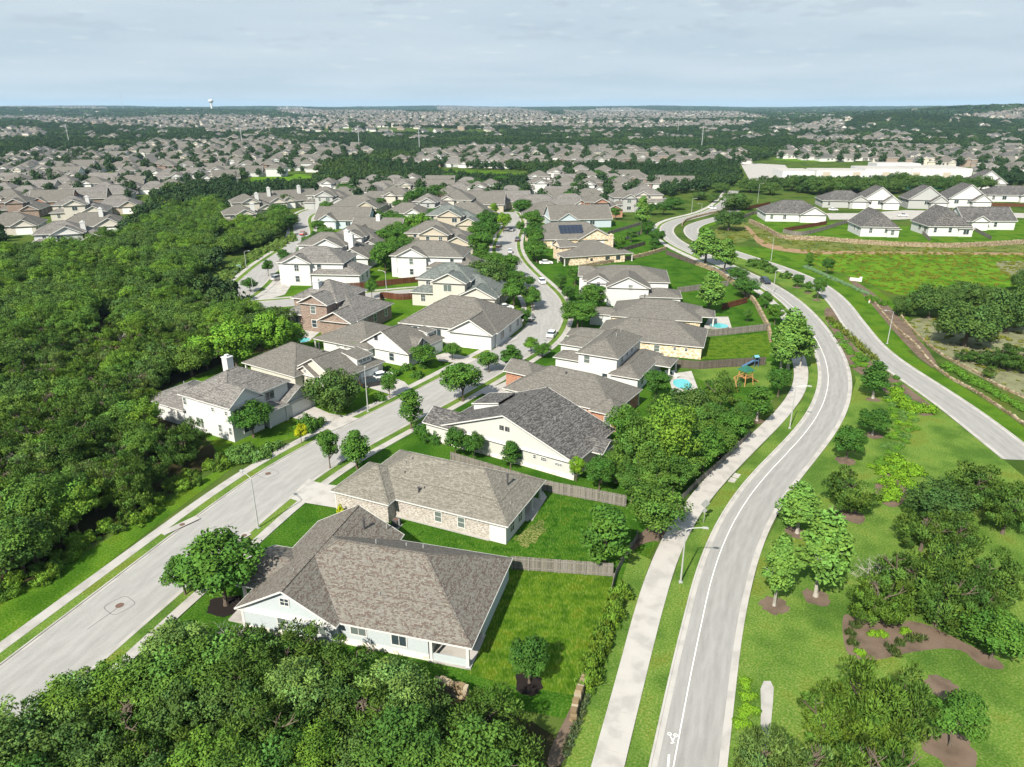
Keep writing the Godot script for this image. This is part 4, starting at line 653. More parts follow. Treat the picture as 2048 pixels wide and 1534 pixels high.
	tex_mat("roof_grey", courses(512, 512, 22, 12, tones.call([[0.129, 0.124, 0.120], [0.160, 0.152, 0.146], [0.099, 0.094, 0.091], [0.182, 0.175, 0.169]]), lin(0.068, 0.066, 0.062), 1, 7, 0.2), S)
	tex_mat("roof_dark", courses(512, 512, 22, 12, tones.call([[0.070, 0.069, 0.070], [0.105, 0.102, 0.102], [0.140, 0.136, 0.133], [0.052, 0.051, 0.052]]), lin(0.035, 0.035, 0.035), 1, 9, 0.3), S)
	tex_mat("roof_green", courses(512, 512, 22, 12, tones.call([[0.114, 0.129, 0.125], [0.152, 0.167, 0.160], [0.084, 0.099, 0.095]]), lin(0.061, 0.068, 0.068), 1, 15, 0.2), S)
	tex_mat("roof_red", courses(512, 512, 22, 12, tones.call([[0.16, 0.07, 0.055], [0.2, 0.09, 0.07]]), lin(0.08, 0.04, 0.03), 1, 15, 0.2), S)
	# walls
	var B := Vector2(3.2, 3.2)
	tex_mat("brick_pale", courses(512, 512, 36, 12, tones.call([[0.3, 0.275, 0.25], [0.38, 0.355, 0.33], [0.22, 0.19, 0.17], [0.42, 0.4, 0.375]]), lin(0.37, 0.355, 0.33), 2, 21, 0.0), B)
	tex_mat("brick_red", courses(512, 512, 36, 12, tones.call([[0.27, 0.11, 0.065], [0.33, 0.15, 0.09], [0.2, 0.075, 0.05], [0.36, 0.18, 0.11]]), lin(0.36, 0.3, 0.25), 2, 23, 0.0), B)
	tex_mat("brick_brown", courses(512, 512, 36, 12, tones.call([[0.17, 0.12, 0.1], [0.23, 0.17, 0.14], [0.13, 0.09, 0.075], [0.27, 0.21, 0.18]]), lin(0.26, 0.23, 0.2), 2, 25, 0.0), B)
	tex_mat("stone_tan", courses(512, 512, 70, 34, tones.call([[0.5, 0.4, 0.27], [0.42, 0.32, 0.2], [0.58, 0.49, 0.36], [0.62, 0.55, 0.44]]), lin(0.5, 0.45, 0.38), 3, 27, 0.0), B)
	tex_mat("stone_white", courses(512, 512, 90, 40, tones.call([[0.6, 0.57, 0.51], [0.66, 0.64, 0.6], [0.54, 0.5, 0.43], [0.7, 0.68, 0.64]]), lin(0.55, 0.52, 0.47), 3, 29, 0.0), B)
	var lap := Image.create(8, 128, false, Image.FORMAT_RGB8)
	for y in 128:
		lap.fill_rect(Rect2i(0, y, 8, 1), grey(0.05 + 0.9 * float((127 - y) % 16) / 15.0))
	var lap_t := ImageTexture.create_from_image(lap)
	for g in [["siding_blue", [0.385, 0.435, 0.46]], ["siding_white", [0.5, 0.51, 0.515]], ["siding_cream", [0.45, 0.43, 0.39]], ["siding_sage", [0.45, 0.46, 0.44]], ["siding_sky", [0.38, 0.45, 0.5]], ["siding_grey", [0.33, 0.34, 0.34]], ["siding_tan", [0.39, 0.35, 0.29]]]:
		m = mat(g[0], lin(g[1][0], g[1][1], g[1][2]), 0.75, 0.3)
		m.albedo_texture = noise_tex(0.02, 256, [[0.0, grey(0.9)], [0.5, grey(0.97)], [1.0, grey(1.0)]], 51, 4)
		m.uv1_scale = Vector3(1 / 1.44, 1 / 1.44, 1)
		m.heightmap_enabled = true
		m.heightmap_texture = lap_t
		m.heightmap_scale = 1.8
	mat("trim", lin(0.5, 0.5, 0.49), 0.6)
	mat("trim_dark", lin(0.05, 0.045, 0.045), 0.6)
	mat("soffit", lin(0.66, 0.65, 0.63), 0.8)
	mat("glass", lin(0.03, 0.045, 0.055), 0.06, 0.6)
	mat("glass_blind", lin(0.1, 0.125, 0.12), 0.1, 0.5)
	mat("garage_white", lin(0.7, 0.7, 0.69), 0.55)
	mat("garage_tan", lin(0.5, 0.45, 0.38), 0.55)
	mat("door_brown", lin(0.12, 0.06, 0.035), 0.5)
	mat("patio_dark", lin(0.1, 0.09, 0.08), 0.9)
	mat("metal", lin(0.5, 0.51, 0.52), 0.45).metallic = 0.6
	mat("metal_dark", lin(0.06, 0.06, 0.065), 0.5)
	mat("lamp_paint", lin(0.36, 0.37, 0.37), 0.45).metallic = 0.2
	mat("solar", lin(0.012, 0.018, 0.035), 0.12, 0.6)
	# timber and stone
	for g in [["fence_grey", [0.12, 0.112, 0.103], [0.19, 0.18, 0.166], [0.26, 0.245, 0.225]], ["fence_red", [0.075, 0.03, 0.018], [0.115, 0.05, 0.03], [0.16, 0.075, 0.05]], ["fence_dark", [0.06, 0.05, 0.045], [0.11, 0.095, 0.085], [0.17, 0.15, 0.13]], ["play_wood", [0.25, 0.13, 0.05], [0.36, 0.2, 0.08], [0.46, 0.28, 0.13]]]:
		m = mat(g[0], WHITE, 0.95, 0.1)
		var c0: Color = lin(g[1][0], g[1][1], g[1][2])
		var c1: Color = lin(g[2][0], g[2][1], g[2][2])
		var c2: Color = lin(g[3][0], g[3][1], g[3][2])
		m.albedo_texture = noise_tex(0.06, 256, [[0.1, c0], [0.5, c1], [0.9, c2]], 53, 4)
		m.vertex_color_use_as_albedo = true
		world_uv(m, 2.2)
	m = mat("rubble", WHITE, 0.95, 0.1)
	m.vertex_color_use_as_albedo = true
	m.albedo_texture = noise_tex(0.05, 256, [[0.1, grey(0.75)], [0.9, grey(1.0)]], 57, 5)
	world_uv(m, 1.5)
	# foliage: colours ride on the leaves, each kind tints them
	for g in [["leaf", 1.0, 1.0, 1.0], ["leaf_bright", 1.45, 1.35, 1.0], ["leaf_dark", 0.72, 0.8, 0.85], ["leaf_yellow", 5.5, 2.5, 0.5], ["leaf_olive", 1.18, 1.12, 0.85], ["leaf_blue", 1.15, 1.15, 2.2], ["leaf_pale", 1.55, 1.3, 2.0], ["leaf_lime", 2.1, 1.7, 0.8], ["leaf_sage", 2.4, 1.7, 6.5]]:
		m = mat(g[0], Color(g[1], g[2], g[3]), 0.7, 0.25)
		m.albedo_color = Color(g[1], g[2], g[3]).linear_to_srgb()
		m.vertex_color_use_as_albedo = true
		m.backlight_enabled = true
		m.backlight = Color(0.3, 0.36, 0.12)
	m = mat("bark", WHITE, 0.95, 0.1)
	m.albedo_texture = noise_tex(0.08, 256, [[0.1, lin(0.05, 0.04, 0.03)], [0.9, lin(0.17, 0.14, 0.115)]], 59, 4)
	world_uv(m, 1.2)
	m = mat("bark_pale", WHITE, 0.95, 0.1)
	m.albedo_texture = noise_tex(0.08, 256, [[0.1, lin(0.2, 0.185, 0.165)], [0.9, lin(0.42, 0.4, 0.37)]], 61, 4)
	world_uv(m, 1.2)
	m = mat("far_house", WHITE, 0.9, 0.2)
	m.vertex_color_use_as_albedo = true

# ---------------------------------------------------------------- curves and sheets
func polyline(a: Array, step: float, stride := 3) -> Array:   # -> [point, half width] every few metres, smoothed
	var p := []
	for k in range(0, a.size(), stride):
		p.append(Vector3(a[k], a[k + 1], a[k + 2] if stride == 3 else 0.0))
	var out := []
	for k in p.size() - 1:
		var p0: Vector3 = p[maxi(k - 1, 0)]
		var p3: Vector3 = p[mini(k + 2, p.size() - 1)]
		var cuts := maxi(1, int(ceil(Vector2(p[k].x - p[k + 1].x, p[k].y - p[k + 1].y).length() / step)))
		for i in cuts:
			out.append(p[k].cubic_interpolate(p[k + 1], p0, p3, float(i) / cuts))
	out.append(p[-1])
	return out

func side_of(line: Array, k: int) -> Vector2:
	var a: Vector3 = line[maxi(k - 1, 0)]
	var b: Vector3 = line[mini(k + 1, line.size() - 1)]
	var d := Vector2(b.x - a.x, b.y - a.y).normalized()
	return Vector2(-d.y, d.x)

# a band along a road line between two offsets; s0/s1 scale with the half width
func band(mb: MB, line: Array, w0: float, o0: float, w1: float, o1: float, y: float, thick := 0.0, from := 0, to := -1, y2 := -1.0) -> void:
	var last := line.size() - 1 if to < 0 else mini(to, line.size() - 1)
	var yy := y if y2 < 0.0 else y2
	for k in range(from, last):
		var q := []
		for j: int in [k, k + 1]:
			var p: Vector3 = line[j]
			var s := side_of(line, j)
			var a := Vector2(p.x, p.y) + s * (w0 * p.z + o0)
			var b := Vector2(p.x, p.y) + s * (w1 * p.z + o1)
			q.append(Vector3(a.x, y, a.y))
			q.append(Vector3(b.x, yy, b.y))
		mb.quad(q[0], q[2], q[3], q[1]) if (q[2] - q[0]).cross(q[3] - q[0]).y > 0 else mb.quad(q[1], q[3], q[2], q[0])
		if thick > 0.0:
			var dn := Vector3(0, -thick, 0)
			for e in [[q[0], q[2]], [q[1], q[3]]]:
				mb.quad(e[0] + dn, e[1] + dn, e[1], e[0])

func poly_pts(a: Array) -> PackedVector2Array:
	var p := PackedVector2Array()
	for k in range(0, a.size(), 2):
		p.append(Vector2(a[k], a[k + 1]))
	return p

func sheet(mb: MB, pts: PackedVector2Array, y: float) -> void:
	var idx := Geometry2D.triangulate_polygon(pts)
	for k in range(0, idx.size(), 3):
		var a := Vector3(pts[idx[k]].x, y, pts[idx[k]].y)
		var b := Vector3(pts[idx[k + 1]].x, y, pts[idx[k + 1]].y)
		var d := Vector3(pts[idx[k + 2]].x, y, pts[idx[k + 2]].y)
		if (b - a).cross(d - a).y > 0:
			mb.tri(a, b, d)
		else:
			mb.tri(a, d, b)

func rounded(pts: PackedVector2Array, times := 2) -> PackedVector2Array:
	for t in times:
		var q := PackedVector2Array()
		for k in pts.size():
			var a := pts[k]
			var b := pts[(k + 1) % pts.size()]
			q.append(a.lerp(b, 0.25))
			q.append(a.lerp(b, 0.75))
		pts = q
	return pts

# ---------------------------------------------------------------- the land
var hill_noise := FastNoiseLite.new()

func hill(x: float, z: float) -> float:
	var d := sqrt(x * x + z * z)
	if d < 1300.0:
		return 0.0
	var s := smoothstep(1300.0, 4200.0, d)
	var h := s * 16.0 + s * 22.0 * hill_noise.get_noise_2d(x, z) + 34.0 * smoothstep(4500.0, 9500.0, d)
	h += 42.0 * exp(-(pow((x - 2000.0) / 620.0, 2.0) + pow((z + 2750.0) / 700.0, 2.0)))      # the built-up hill
	h += 22.0 * exp(-(pow((x - 1080.0) / 190.0, 2.0) + pow((z + 2050.0) / 260.0, 2.0)))      # the wooded knoll beside it
	h += 26.0 * exp(-(pow((x + 3300.0) / 1700.0, 2.0) + pow((z + 4700.0) / 1100.0, 2.0)))
	return h

func terrain() -> void:
	hill_noise.seed = 4
	hill_noise.frequency = 0.00042
	hill_noise.fractal_octaves = 4
	var mb := MB.new()
	var rings := [0.0, 30.0, 120.0, 400.0, 900.0, 1300.0]
	while rings[-1] < 17000.0:
		rings.append(rings[-1] * 1.07)
	var k := 160
	for i in rings.size() - 1:
		for j in k:
			var q := []
			for s in [[rings[i], j], [rings[i + 1], j], [rings[i + 1], j + 1], [rings[i], j + 1]]:
				var a: float = TAU * s[1] / k
				var x: float = sin(a) * s[0]
				var z: float = -cos(a) * s[0]
				q.append(Vector3(x, hill(x, z) - 0.02, z))
			mb.quad(q[0], q[3], q[2], q[1])
	var o := struct("ground", mb, M.ground)
	o.mesh = mb.mesh()

var LINE := {}

func roads() -> void:
	LINE = {"A": polyline(ROAD_A, 2.0), "B": polyline(ROAD_B, 2.0), "S1": polyline(STREET_1, 2.0), "S2": polyline(STREET_2, 2.0), "X": polyline(STREET_X, 2.0), "SW": polyline(WALK, 1.5)}
	for d in [["A", "boulevard_road", "asphalt"], ["B", "boulevard_road", "asphalt"], ["S1", "residential_street", "asphalt_street"], ["S2", "residential_street", "asphalt_street"], ["X", "residential_street", "asphalt_street"]]:
		var line: Array = LINE[d[0]]
		var big: bool = d[2] == "asphalt"
		var gut := 0.62 if big else 0.5
		var y := 0.05 if d[0] == "X" else 0.04
		var mb := MB.new()
		band(mb, line, -1.0, gut, 1.0, -gut, y, 0.0)
		# lengthwise texture: u across the lane, v in metres along it
		var at_v := 0.0
		for k in line.size() - 1:
			var p: Vector3 = line[k]
			var q: Vector3 = line[k + 1]
			var l := Vector2(p.x - q.x, p.y - q.y).length()
			var s := side_of(line, k)
			var s2 := side_of(line, k + 1)
			for i in 6:
				var w: Vector3 = mb.v[k * 6 + i]
				var flat := Vector2(w.x, w.z)
				var a := (flat - Vector2(p.x, p.y))
				var b := (flat - Vector2(q.x, q.y))
				var first := absf(a.dot(Vector2(s.y, -s.x))) < absf(b.dot(Vector2(s2.y, -s2.x)))
				var u := (a.dot(s) / p.z if first else b.dot(s2) / q.z) * 0.5 + 0.5
				mb.uv[k * 6 + i] = Vector2(clampf((u - 0.1) / 0.8, 0, 1), at_v + (0.0 if first else l))
			at_v += l
		struct(d[1], mb, M[d[2] + "_worn"])
		mb = MB.new()
		for s: float in [-1.0, 1.0]:
			band(mb, line, s, -s * gut, s, -s * 0.14, y + 0.006, 0.0)
		struct("gutter", mb, M.concrete_new if big else M.concrete)
		mb = MB.new()
		for s: float in [-1.0, 1.0]:
			band(mb, line, s, -s * 0.14, s, s * 0.06, y + 0.085, 0.1)
		struct("kerb", mb, M.concrete_new if big else M.concrete)
	# edge line of the bicycle lane, bicycle mark and a dash
	var mb := MB.new()
	band(mb, LINE.A, -1.0, 1.8, -1.0, 1.89, 0.048, 0.0, 0, 150)
	struct("road_marking", mb, M.road_paint)
	var mark := MB.new()
	for w: Vector2 in [Vector2(-0.42, 0.0), Vector2(0.42, 0.0)]:
		for i in 16:
			var p := TAU * i / 16
			var q := TAU * (i + 1) / 16
			var c := Vector3(w.x, 0, w.y)
			var a := c + Vector3(cos(p), 0, -sin(p)) * 0.3
			var b := c + Vector3(cos(q), 0, -sin(q)) * 0.3
			mark.quad(a.lerp(c, 0.28), a, b, b.lerp(c, 0.28))
	for s in [[-0.42, 0.0, -0.1, 0.75], [-0.1, 0.75, 0.3, 0.7], [-0.1, 0.75, 0.1, 1.3], [0.1, 1.3, 0.42, 0.0], [0.1, 1.3, 0.35, 1.35], [-0.2, 1.5, 0.15, 1.55]]:
		mark.bar(Vector3(s[0], 0, s[1]), Vector3(s[2], 0, s[3]), 0.1, 0.004)
	var o := struct("road_marking", mark, M.road_paint)
	o.transform = Transform3D(Basis(Vector3.UP, -0.28).scaled(Vector3(0.6, 1, 0.6)), Vector3(BIKE[0], 0.05, BIKE[1]))
	mb = MB.new()
	mb.box(Vector3(-0.08, -0.004, -0.6), Vector3(0.08, 0.004, 0.6))
	o = struct("road_marking", mb, M.road_paint)
	o.transform = Transform3D(Basis(Vector3.UP, -0.28), Vector3(BIKE[2], 0.05, BIKE[3]))
	# tar seams sawn into the street round two manholes
	for s in SEAMS:
		var seam := MB.new()
		var at := Vector3(s[0], 0.052, s[1])
		var ring := []
		for i in 24:
			var a := TAU * i / 24
			ring.append(at + Vector3(sign(cos(a)) * pow(absf(cos(a)), 0.45) * 1.25, 0, sign(sin(a)) * pow(absf(sin(a)), 0.45) * 1.25).rotated(Vector3.UP, 0.95))
		for i in 24:
			seam.bar(ring[i], ring[(i + 1) % 24], 0.055, 0.004)
		if s[2] > 0.0:
			seam.bar(at + Vector3(0, 0, 0.4), at + Vector3(s[3], 0, s[4]), 0.06, 0.004)
		struct("tar_seam", seam, M.tar)
		var lid := MB.new()
		lid.disc(at + Vector3(0, 0.012, 0), 0.42)
		for i in 24:
			var a := TAU * i / 24
			var b := TAU * (i + 1) / 24
			var p := at + Vector3(sin(a), 0, cos(a)) * 0.42
			var q := at + Vector3(sin(b), 0, cos(b)) * 0.42
			lid.quad(p, q, q + Vector3(0, 0.012, 0), p + Vector3(0, 0.012, 0))
		one("manhole_cover", lid, M.iron, s[5], "manhole cover")
	# verges and walks of the residential street
	walks()

func flat_at(line: Array, k: int, w: float, o: float) -> Vector2:
	var p: Vector3 = line[k]
	return Vector2(p.x, p.y) + side_of(line, k) * (w * p.z + o)

# slabs of a walk: each its own piece out to slab_to, beyond that one strip
func slabs(called: String, line: Array, w0: float, o0: float, w1: float, o1: float, y: float, every: int, slab_to: int, m: Material, from := 0, to := -1) -> void:
	var last := line.size() - 1 if to < 0 else to
	var root := Node3D.new()
	root.name = numbered(called)
	add_child(root)
	root.set_meta("kind", "structure")
	var r := RandomNumberGenerator.new()
	r.seed = 77
	var k := from
	while k < last:
		var e := mini(k + every, last)
		if k >= slab_to:
			e = last
		var mb := MB.new()
		if e - k <= every:
			var lift := r.randf_range(-0.006, 0.006)
			var a0 := flat_at(line, k, w0, o0)
			var a1 := flat_at(line, e, w0, o0)
			var b0 := flat_at(line, k, w1, o1)
			var b1 := flat_at(line, e, w1, o1)
			var g := 0.012 / a0.distance_to(a1)
			var q := [a0.lerp(a1, g), a0.lerp(a1, 1 - g), b0.lerp(b1, 1 - g), b0.lerp(b1, g)]
			var tp := []
			for p: Vector2 in q:
				tp.append(Vector3(p.x, y + lift, p.y))
			if (tp[1] - tp[0]).cross(tp[2] - tp[0]).y < 0:
				tp.reverse()
			mb.quad(tp[0], tp[1], tp[2], tp[3])
			for i in 4:
				var dn := Vector3(0, -0.12, 0)
				mb.quad(tp[i] + dn, tp[(i + 1) % 4] + dn, tp[(i + 1) % 4], tp[i])
			part("slab", mb.mesh(), m, root)
		else:
			band(mb, line, w0, o0, w1, o1, y, 0.12, k, e)
			part("walk_strip", mb.mesh(), m, root)
		k = e
	# dark base seen in the joints
	var bed := MB.new()
	band(bed, line, w0, o0 + 0.01 * signf(o1 - o0), w1, o1 - 0.01 * signf(o1 - o0), y - 0.03, 0.0, from, mini(slab_to + every, last))
	part("bed", bed.mesh(), M.tar, root)

func walks() -> void:
	var s1: Array = LINE.S1
	var n := s1.size() - 1
	slabs("sidewalk", LINE.SW, -1.0, -0.1, 1.0, 0.1, 0.1, 2, 200, M.concrete_new)
	var mb := MB.new()
	band(mb, s1, -1.0, -0.07, -1.0, -1.32, 0.1, 0.1)
	struct("verge", mb, M.lawn_dry)
	slabs("sidewalk", s1, -1.0, -1.34, -1.0, -2.74, 0.11, 1, 62, M.concrete)
	mb = MB.new()
	band(mb, s1, 1.0, 0.07, 1.0, 1.26, 0.1, 0.1)
	struct("verge", mb, M.lawn_dry)
	slabs("sidewalk", s1, 1.0, 1.28, 1.0, 2.55, 0.11, 1, 62, M.concrete)
	for d in [["S2", -1.0], ["S2", 1.0], ["X", -1.0]]:
		var w: float = d[1]
		mb = MB.new()
		band(mb, LINE[d[0]], w, w * 0.07, w, w * 1.5, 0.1, 0.1)
		struct("verge", mb, M.lawn_dry)
		mb = MB.new()
		band(mb, LINE[d[0]], w, w * 1.52, w, w * 3.0, 0.11, 0.11)
		struct("sidewalk", mb, M.concrete)
	# walk on the far stretch of the boulevard
	mb = MB.new()
	band(mb, LINE.A, -1.0, -1.3, -1.0, -3.4, 0.1, 0.1, 76)
	struct("sidewalk", mb, M.concrete_new)
	# boulevard verges and median grass
	mb = MB.new()
	band(mb, LINE.A, -1.0, -0.07, -1.0, -1.3, 0.06, 0.06)
	struct("verge", mb, M.lawn_dry)
	mb = MB.new()
	band(mb, LINE.B, 1.0, 0.07, 1.0, 3.6, 0.06, 0.06)
	struct("verge", mb, M.lawn)

func patches() -> void:
	for p in PATCHES:
		var pts := poly_pts(p[3])
		if p[2] > 0:
			pts = rounded(pts, p[2])
		var mb := MB.new()
		sheet(mb, pts, p[4])
		struct(p[0], mb, M[p[1]])

# ---------------------------------------------------------------- houses
# a block: [x0, x1, z0, z1, eave height, rise, ridge axis, inset of the ridge at its low end, at its high end, wall material]
# (eave outline in metres; an inset of 0 is a gable, -1 a full hip)
func roof_block(b: Array, o: float, roof: MB, cap: MB, fascia: MB, wall: MB) -> void:
	var along_z: bool = b[6] == "z"
	var T := func(x: float, y: float, z: float) -> Vector3: return Vector3(z, y, x) if along_z else Vector3(x, y, z)
	var a0: float = b[2] if along_z else b[0]
	var a1: float = b[3] if along_z else b[1]
	var c0: float = b[0] if along_z else b[2]
	var c1: float = b[1] if along_z else b[3]
	var e: float = b[4]
	var half := (c1 - c0) / 2.0
	var i0: float = minf(half, (a1 - a0) / 2.0 - 0.05) if b[7] < 0 else b[7]
	var i1: float = minf(half, (a1 - a0) / 2.0 - 0.05) if b[8] < 0 else b[8]
	var top: float = e + b[5]
	var m := (c0 + c1) / 2.0
	var r0: Vector3 = T.call(a0 + i0, top, m)
	var r1: Vector3 = T.call(a1 - i1, top, m)
	var p00: Vector3 = T.call(a0, e, c0)
	var p01: Vector3 = T.call(a0, e, c1)
	var p10: Vector3 = T.call(a1, e, c0)
	var p11: Vector3 = T.call(a1, e, c1)
	var faces := [[p01, p11, r1, r0], [p10, p00, r0, r1]]
	if i0 > 0.0: faces.append([p00, p01, r0])
	if i1 > 0.0: faces.append([p11, p10, r1])
	for f in faces:
		var up: bool = (f[1] - f[0]).cross(f[2] - f[0]).y > 0
		if not up: f.reverse()
		roof.tri(f[0], f[1], f[2])
		if f.size() == 4: roof.tri(f[0], f[2], f[3])
	# ridge and hip caps
	cap.bar(r0, r1, 0.28, 0.05)
	if i0 > 0.0:
		cap.bar(p00.lerp(r0, 0.02), r0, 0.24, 0.04)
		cap.bar(p01.lerp(r0, 0.02), r0, 0.24, 0.04)
	if i1 > 0.0:
		cap.bar(p10.lerp(r1, 0.02), r1, 0.24, 0.04)
		cap.bar(p11.lerp(r1, 0.02), r1, 0.24, 0.04)
	# fascia boards, rake boards and soffit
	var dn := Vector3(0, -0.07, 0)
	fascia.bar(p01 + dn, p11 + dn, 0.05, 0.16)
	fascia.bar(p00 + dn, p10 + dn, 0.05, 0.16)
	for s in [[i0, p00, p01, r0, a0, 1.0], [i1, p10, p11, r1, a1, -1.0]]:
		if s[0] > 0.0:
			fascia.bar(s[1] + dn, s[2] + dn, 0.05, 0.16)
		else:
			fascia.bar(s[1] + dn, s[3] + dn, 0.05, 0.18)
			fascia.bar(s[2] + dn, s[3] + dn, 0.05, 0.18)
			var x: float = s[4] + s[5] * o
			var k: float = b[5] / half
			var g := [T.call(x, e - 0.1, c0 + o), T.call(x, e - 0.1, c1 - o), T.call(x, e + k * o - 0.04, c1 - o), T.call(x, top - 0.04, m), T.call(x, e + k * o - 0.04, c0 + o)]
			wall.tri(g[0], g[1], g[2])
			wall.tri(g[0], g[2], g[4])
			wall.tri(g[4], g[2], g[3])
	var q := [p00 + 2 * dn, p10 + 2 * dn, p11 + 2 * dn, p01 + 2 * dn]
	if (q[1] - q[0]).cross(q[2] - q[0]).y > 0: q.reverse()
	fascia.quad(q[0], q[1], q[2], q[3])

# a window frame with crossbars, and its pane, in the plane x-y facing +z
func window_mesh(w: float, h: float, bars: int) -> Array:
	var key := "w%.2f_%.2f_%d" % [w, h, bars]
	if not cache.has(key):
		var f := MB.new()
		var t := 0.1
		f.box(Vector3(-w / 2 - t, -t, 0), Vector3(-w / 2, h + t, 0.07))
		f.box(Vector3(w / 2, -t, 0), Vector3(w / 2 + t, h + t, 0.07))
		f.box(Vector3(-w / 2, -t, 0), Vector3(w / 2, 0, 0.07))
		f.box(Vector3(-w / 2, h, 0), Vector3(w / 2, h + t, 0.07))
		if w < 1.3 or bars != 1: f.box(Vector3(-w / 2, h * 0.5 - 0.025, 0), Vector3(w / 2, h * 0.5 + 0.025, 0.05))
		for i in bars:
			var x := w * ((i + 1.0) / (bars + 1.0) - 0.5)
			f.box(Vector3(x - 0.03, 0, 0), Vector3(x + 0.03, h * 0.5 - 0.025, 0.05))
			f.box(Vector3(x - 0.03, h * 0.5 + 0.025, 0), Vector3(x + 0.03, h, 0.05))
		var g := MB.new()
		g.quad(Vector3(-w / 2, 0, 0.02), Vector3(w / 2, 0, 0.02), Vector3(w / 2, h, 0.02), Vector3(-w / 2, h, 0.02))
		cache[key] = [f.mesh(), g.mesh()]
	return cache[key]

func garage_mesh(w: float, h: float) -> Array:
	var key := "g%.2f_%.2f" % [w, h]
	if not cache.has(key):
		var f := MB.new()
		f.box(Vector3(-w / 2 - 0.15, 0, 0), Vector3(-w / 2, h + 0.15, 0.06))
		f.box(Vector3(w / 2, 0, 0), Vector3(w / 2 + 0.15, h + 0.15, 0.06))
		f.box(Vector3(-w / 2, h, 0), Vector3(w / 2, h + 0.15, 0.06))
		var g := MB.new()
		var cols := int(round(w / 0.62))
		for r in 4:
			for k in cols:
				g.box(Vector3(-w / 2 + w * k / cols + 0.03, h * r / 4 + 0.03, 0.0), Vector3(-w / 2 + w * (k + 1) / cols - 0.03, h * (r + 1) / 4 - 0.03, 0.04))
		g.box(Vector3(-w / 2, 0, -0.01), Vector3(w / 2, h, 0.012))
		cache[key] = [f.mesh(), g.mesh()]
	return cache[key]

# openings: [block, side, place along the wall, height of sill, width, height, kind]; kinds: w plain window, m with crossbars, b window with blind, g garage, d door, p open patio
func openings(root: Node3D, blocks: Array, list: Array, o: float) -> void:
	for s in list:
		var b: Array = blocks[s[0]]
		var at := Vector3(s[2], s[3], b[3] - o)
		var turn := 0.0
		match s[1]:
			"N":
				at.z = b[2] + o
				turn = PI
			"E":
				at = Vector3(b[1] - o, s[3], s[2])
				turn = PI / 2
			"W":
				at = Vector3(b[0] + o, s[3], s[2])
				turn = -PI / 2
		var t := Transform3D(Basis(Vector3.UP, turn), at)
		match s[6]:
			"w", "m", "b":
				var wm := window_mesh(s[4], s[5], 1 if s[6] == "m" or s[4] > 1.3 else 0)
				var f := part("window", wm[0], M.trim_dark if s.size() > 7 else M.trim, root, t)
				part("pane", wm[1], M.glass_blind if s[6] == "b" else M.glass, f)
			"g":
				var gm := garage_mesh(s[4], s[5])
				var f := part("garage_door", gm[1], M.garage_tan if s.size() > 7 else M.garage_white, root, t)
				part("frame", gm[0], M.trim, f)
			"d":
				var mb := MB.new()
				mb.box(Vector3(-s[4] / 2, 0, 0), Vector3(s[4] / 2, s[5], 0.05))
				var f := part("door", mb.mesh(), M.door_brown, root, t)
				var wm := window_mesh(s[4], s[5], 0)
				part("frame", wm[0], M.trim, f)

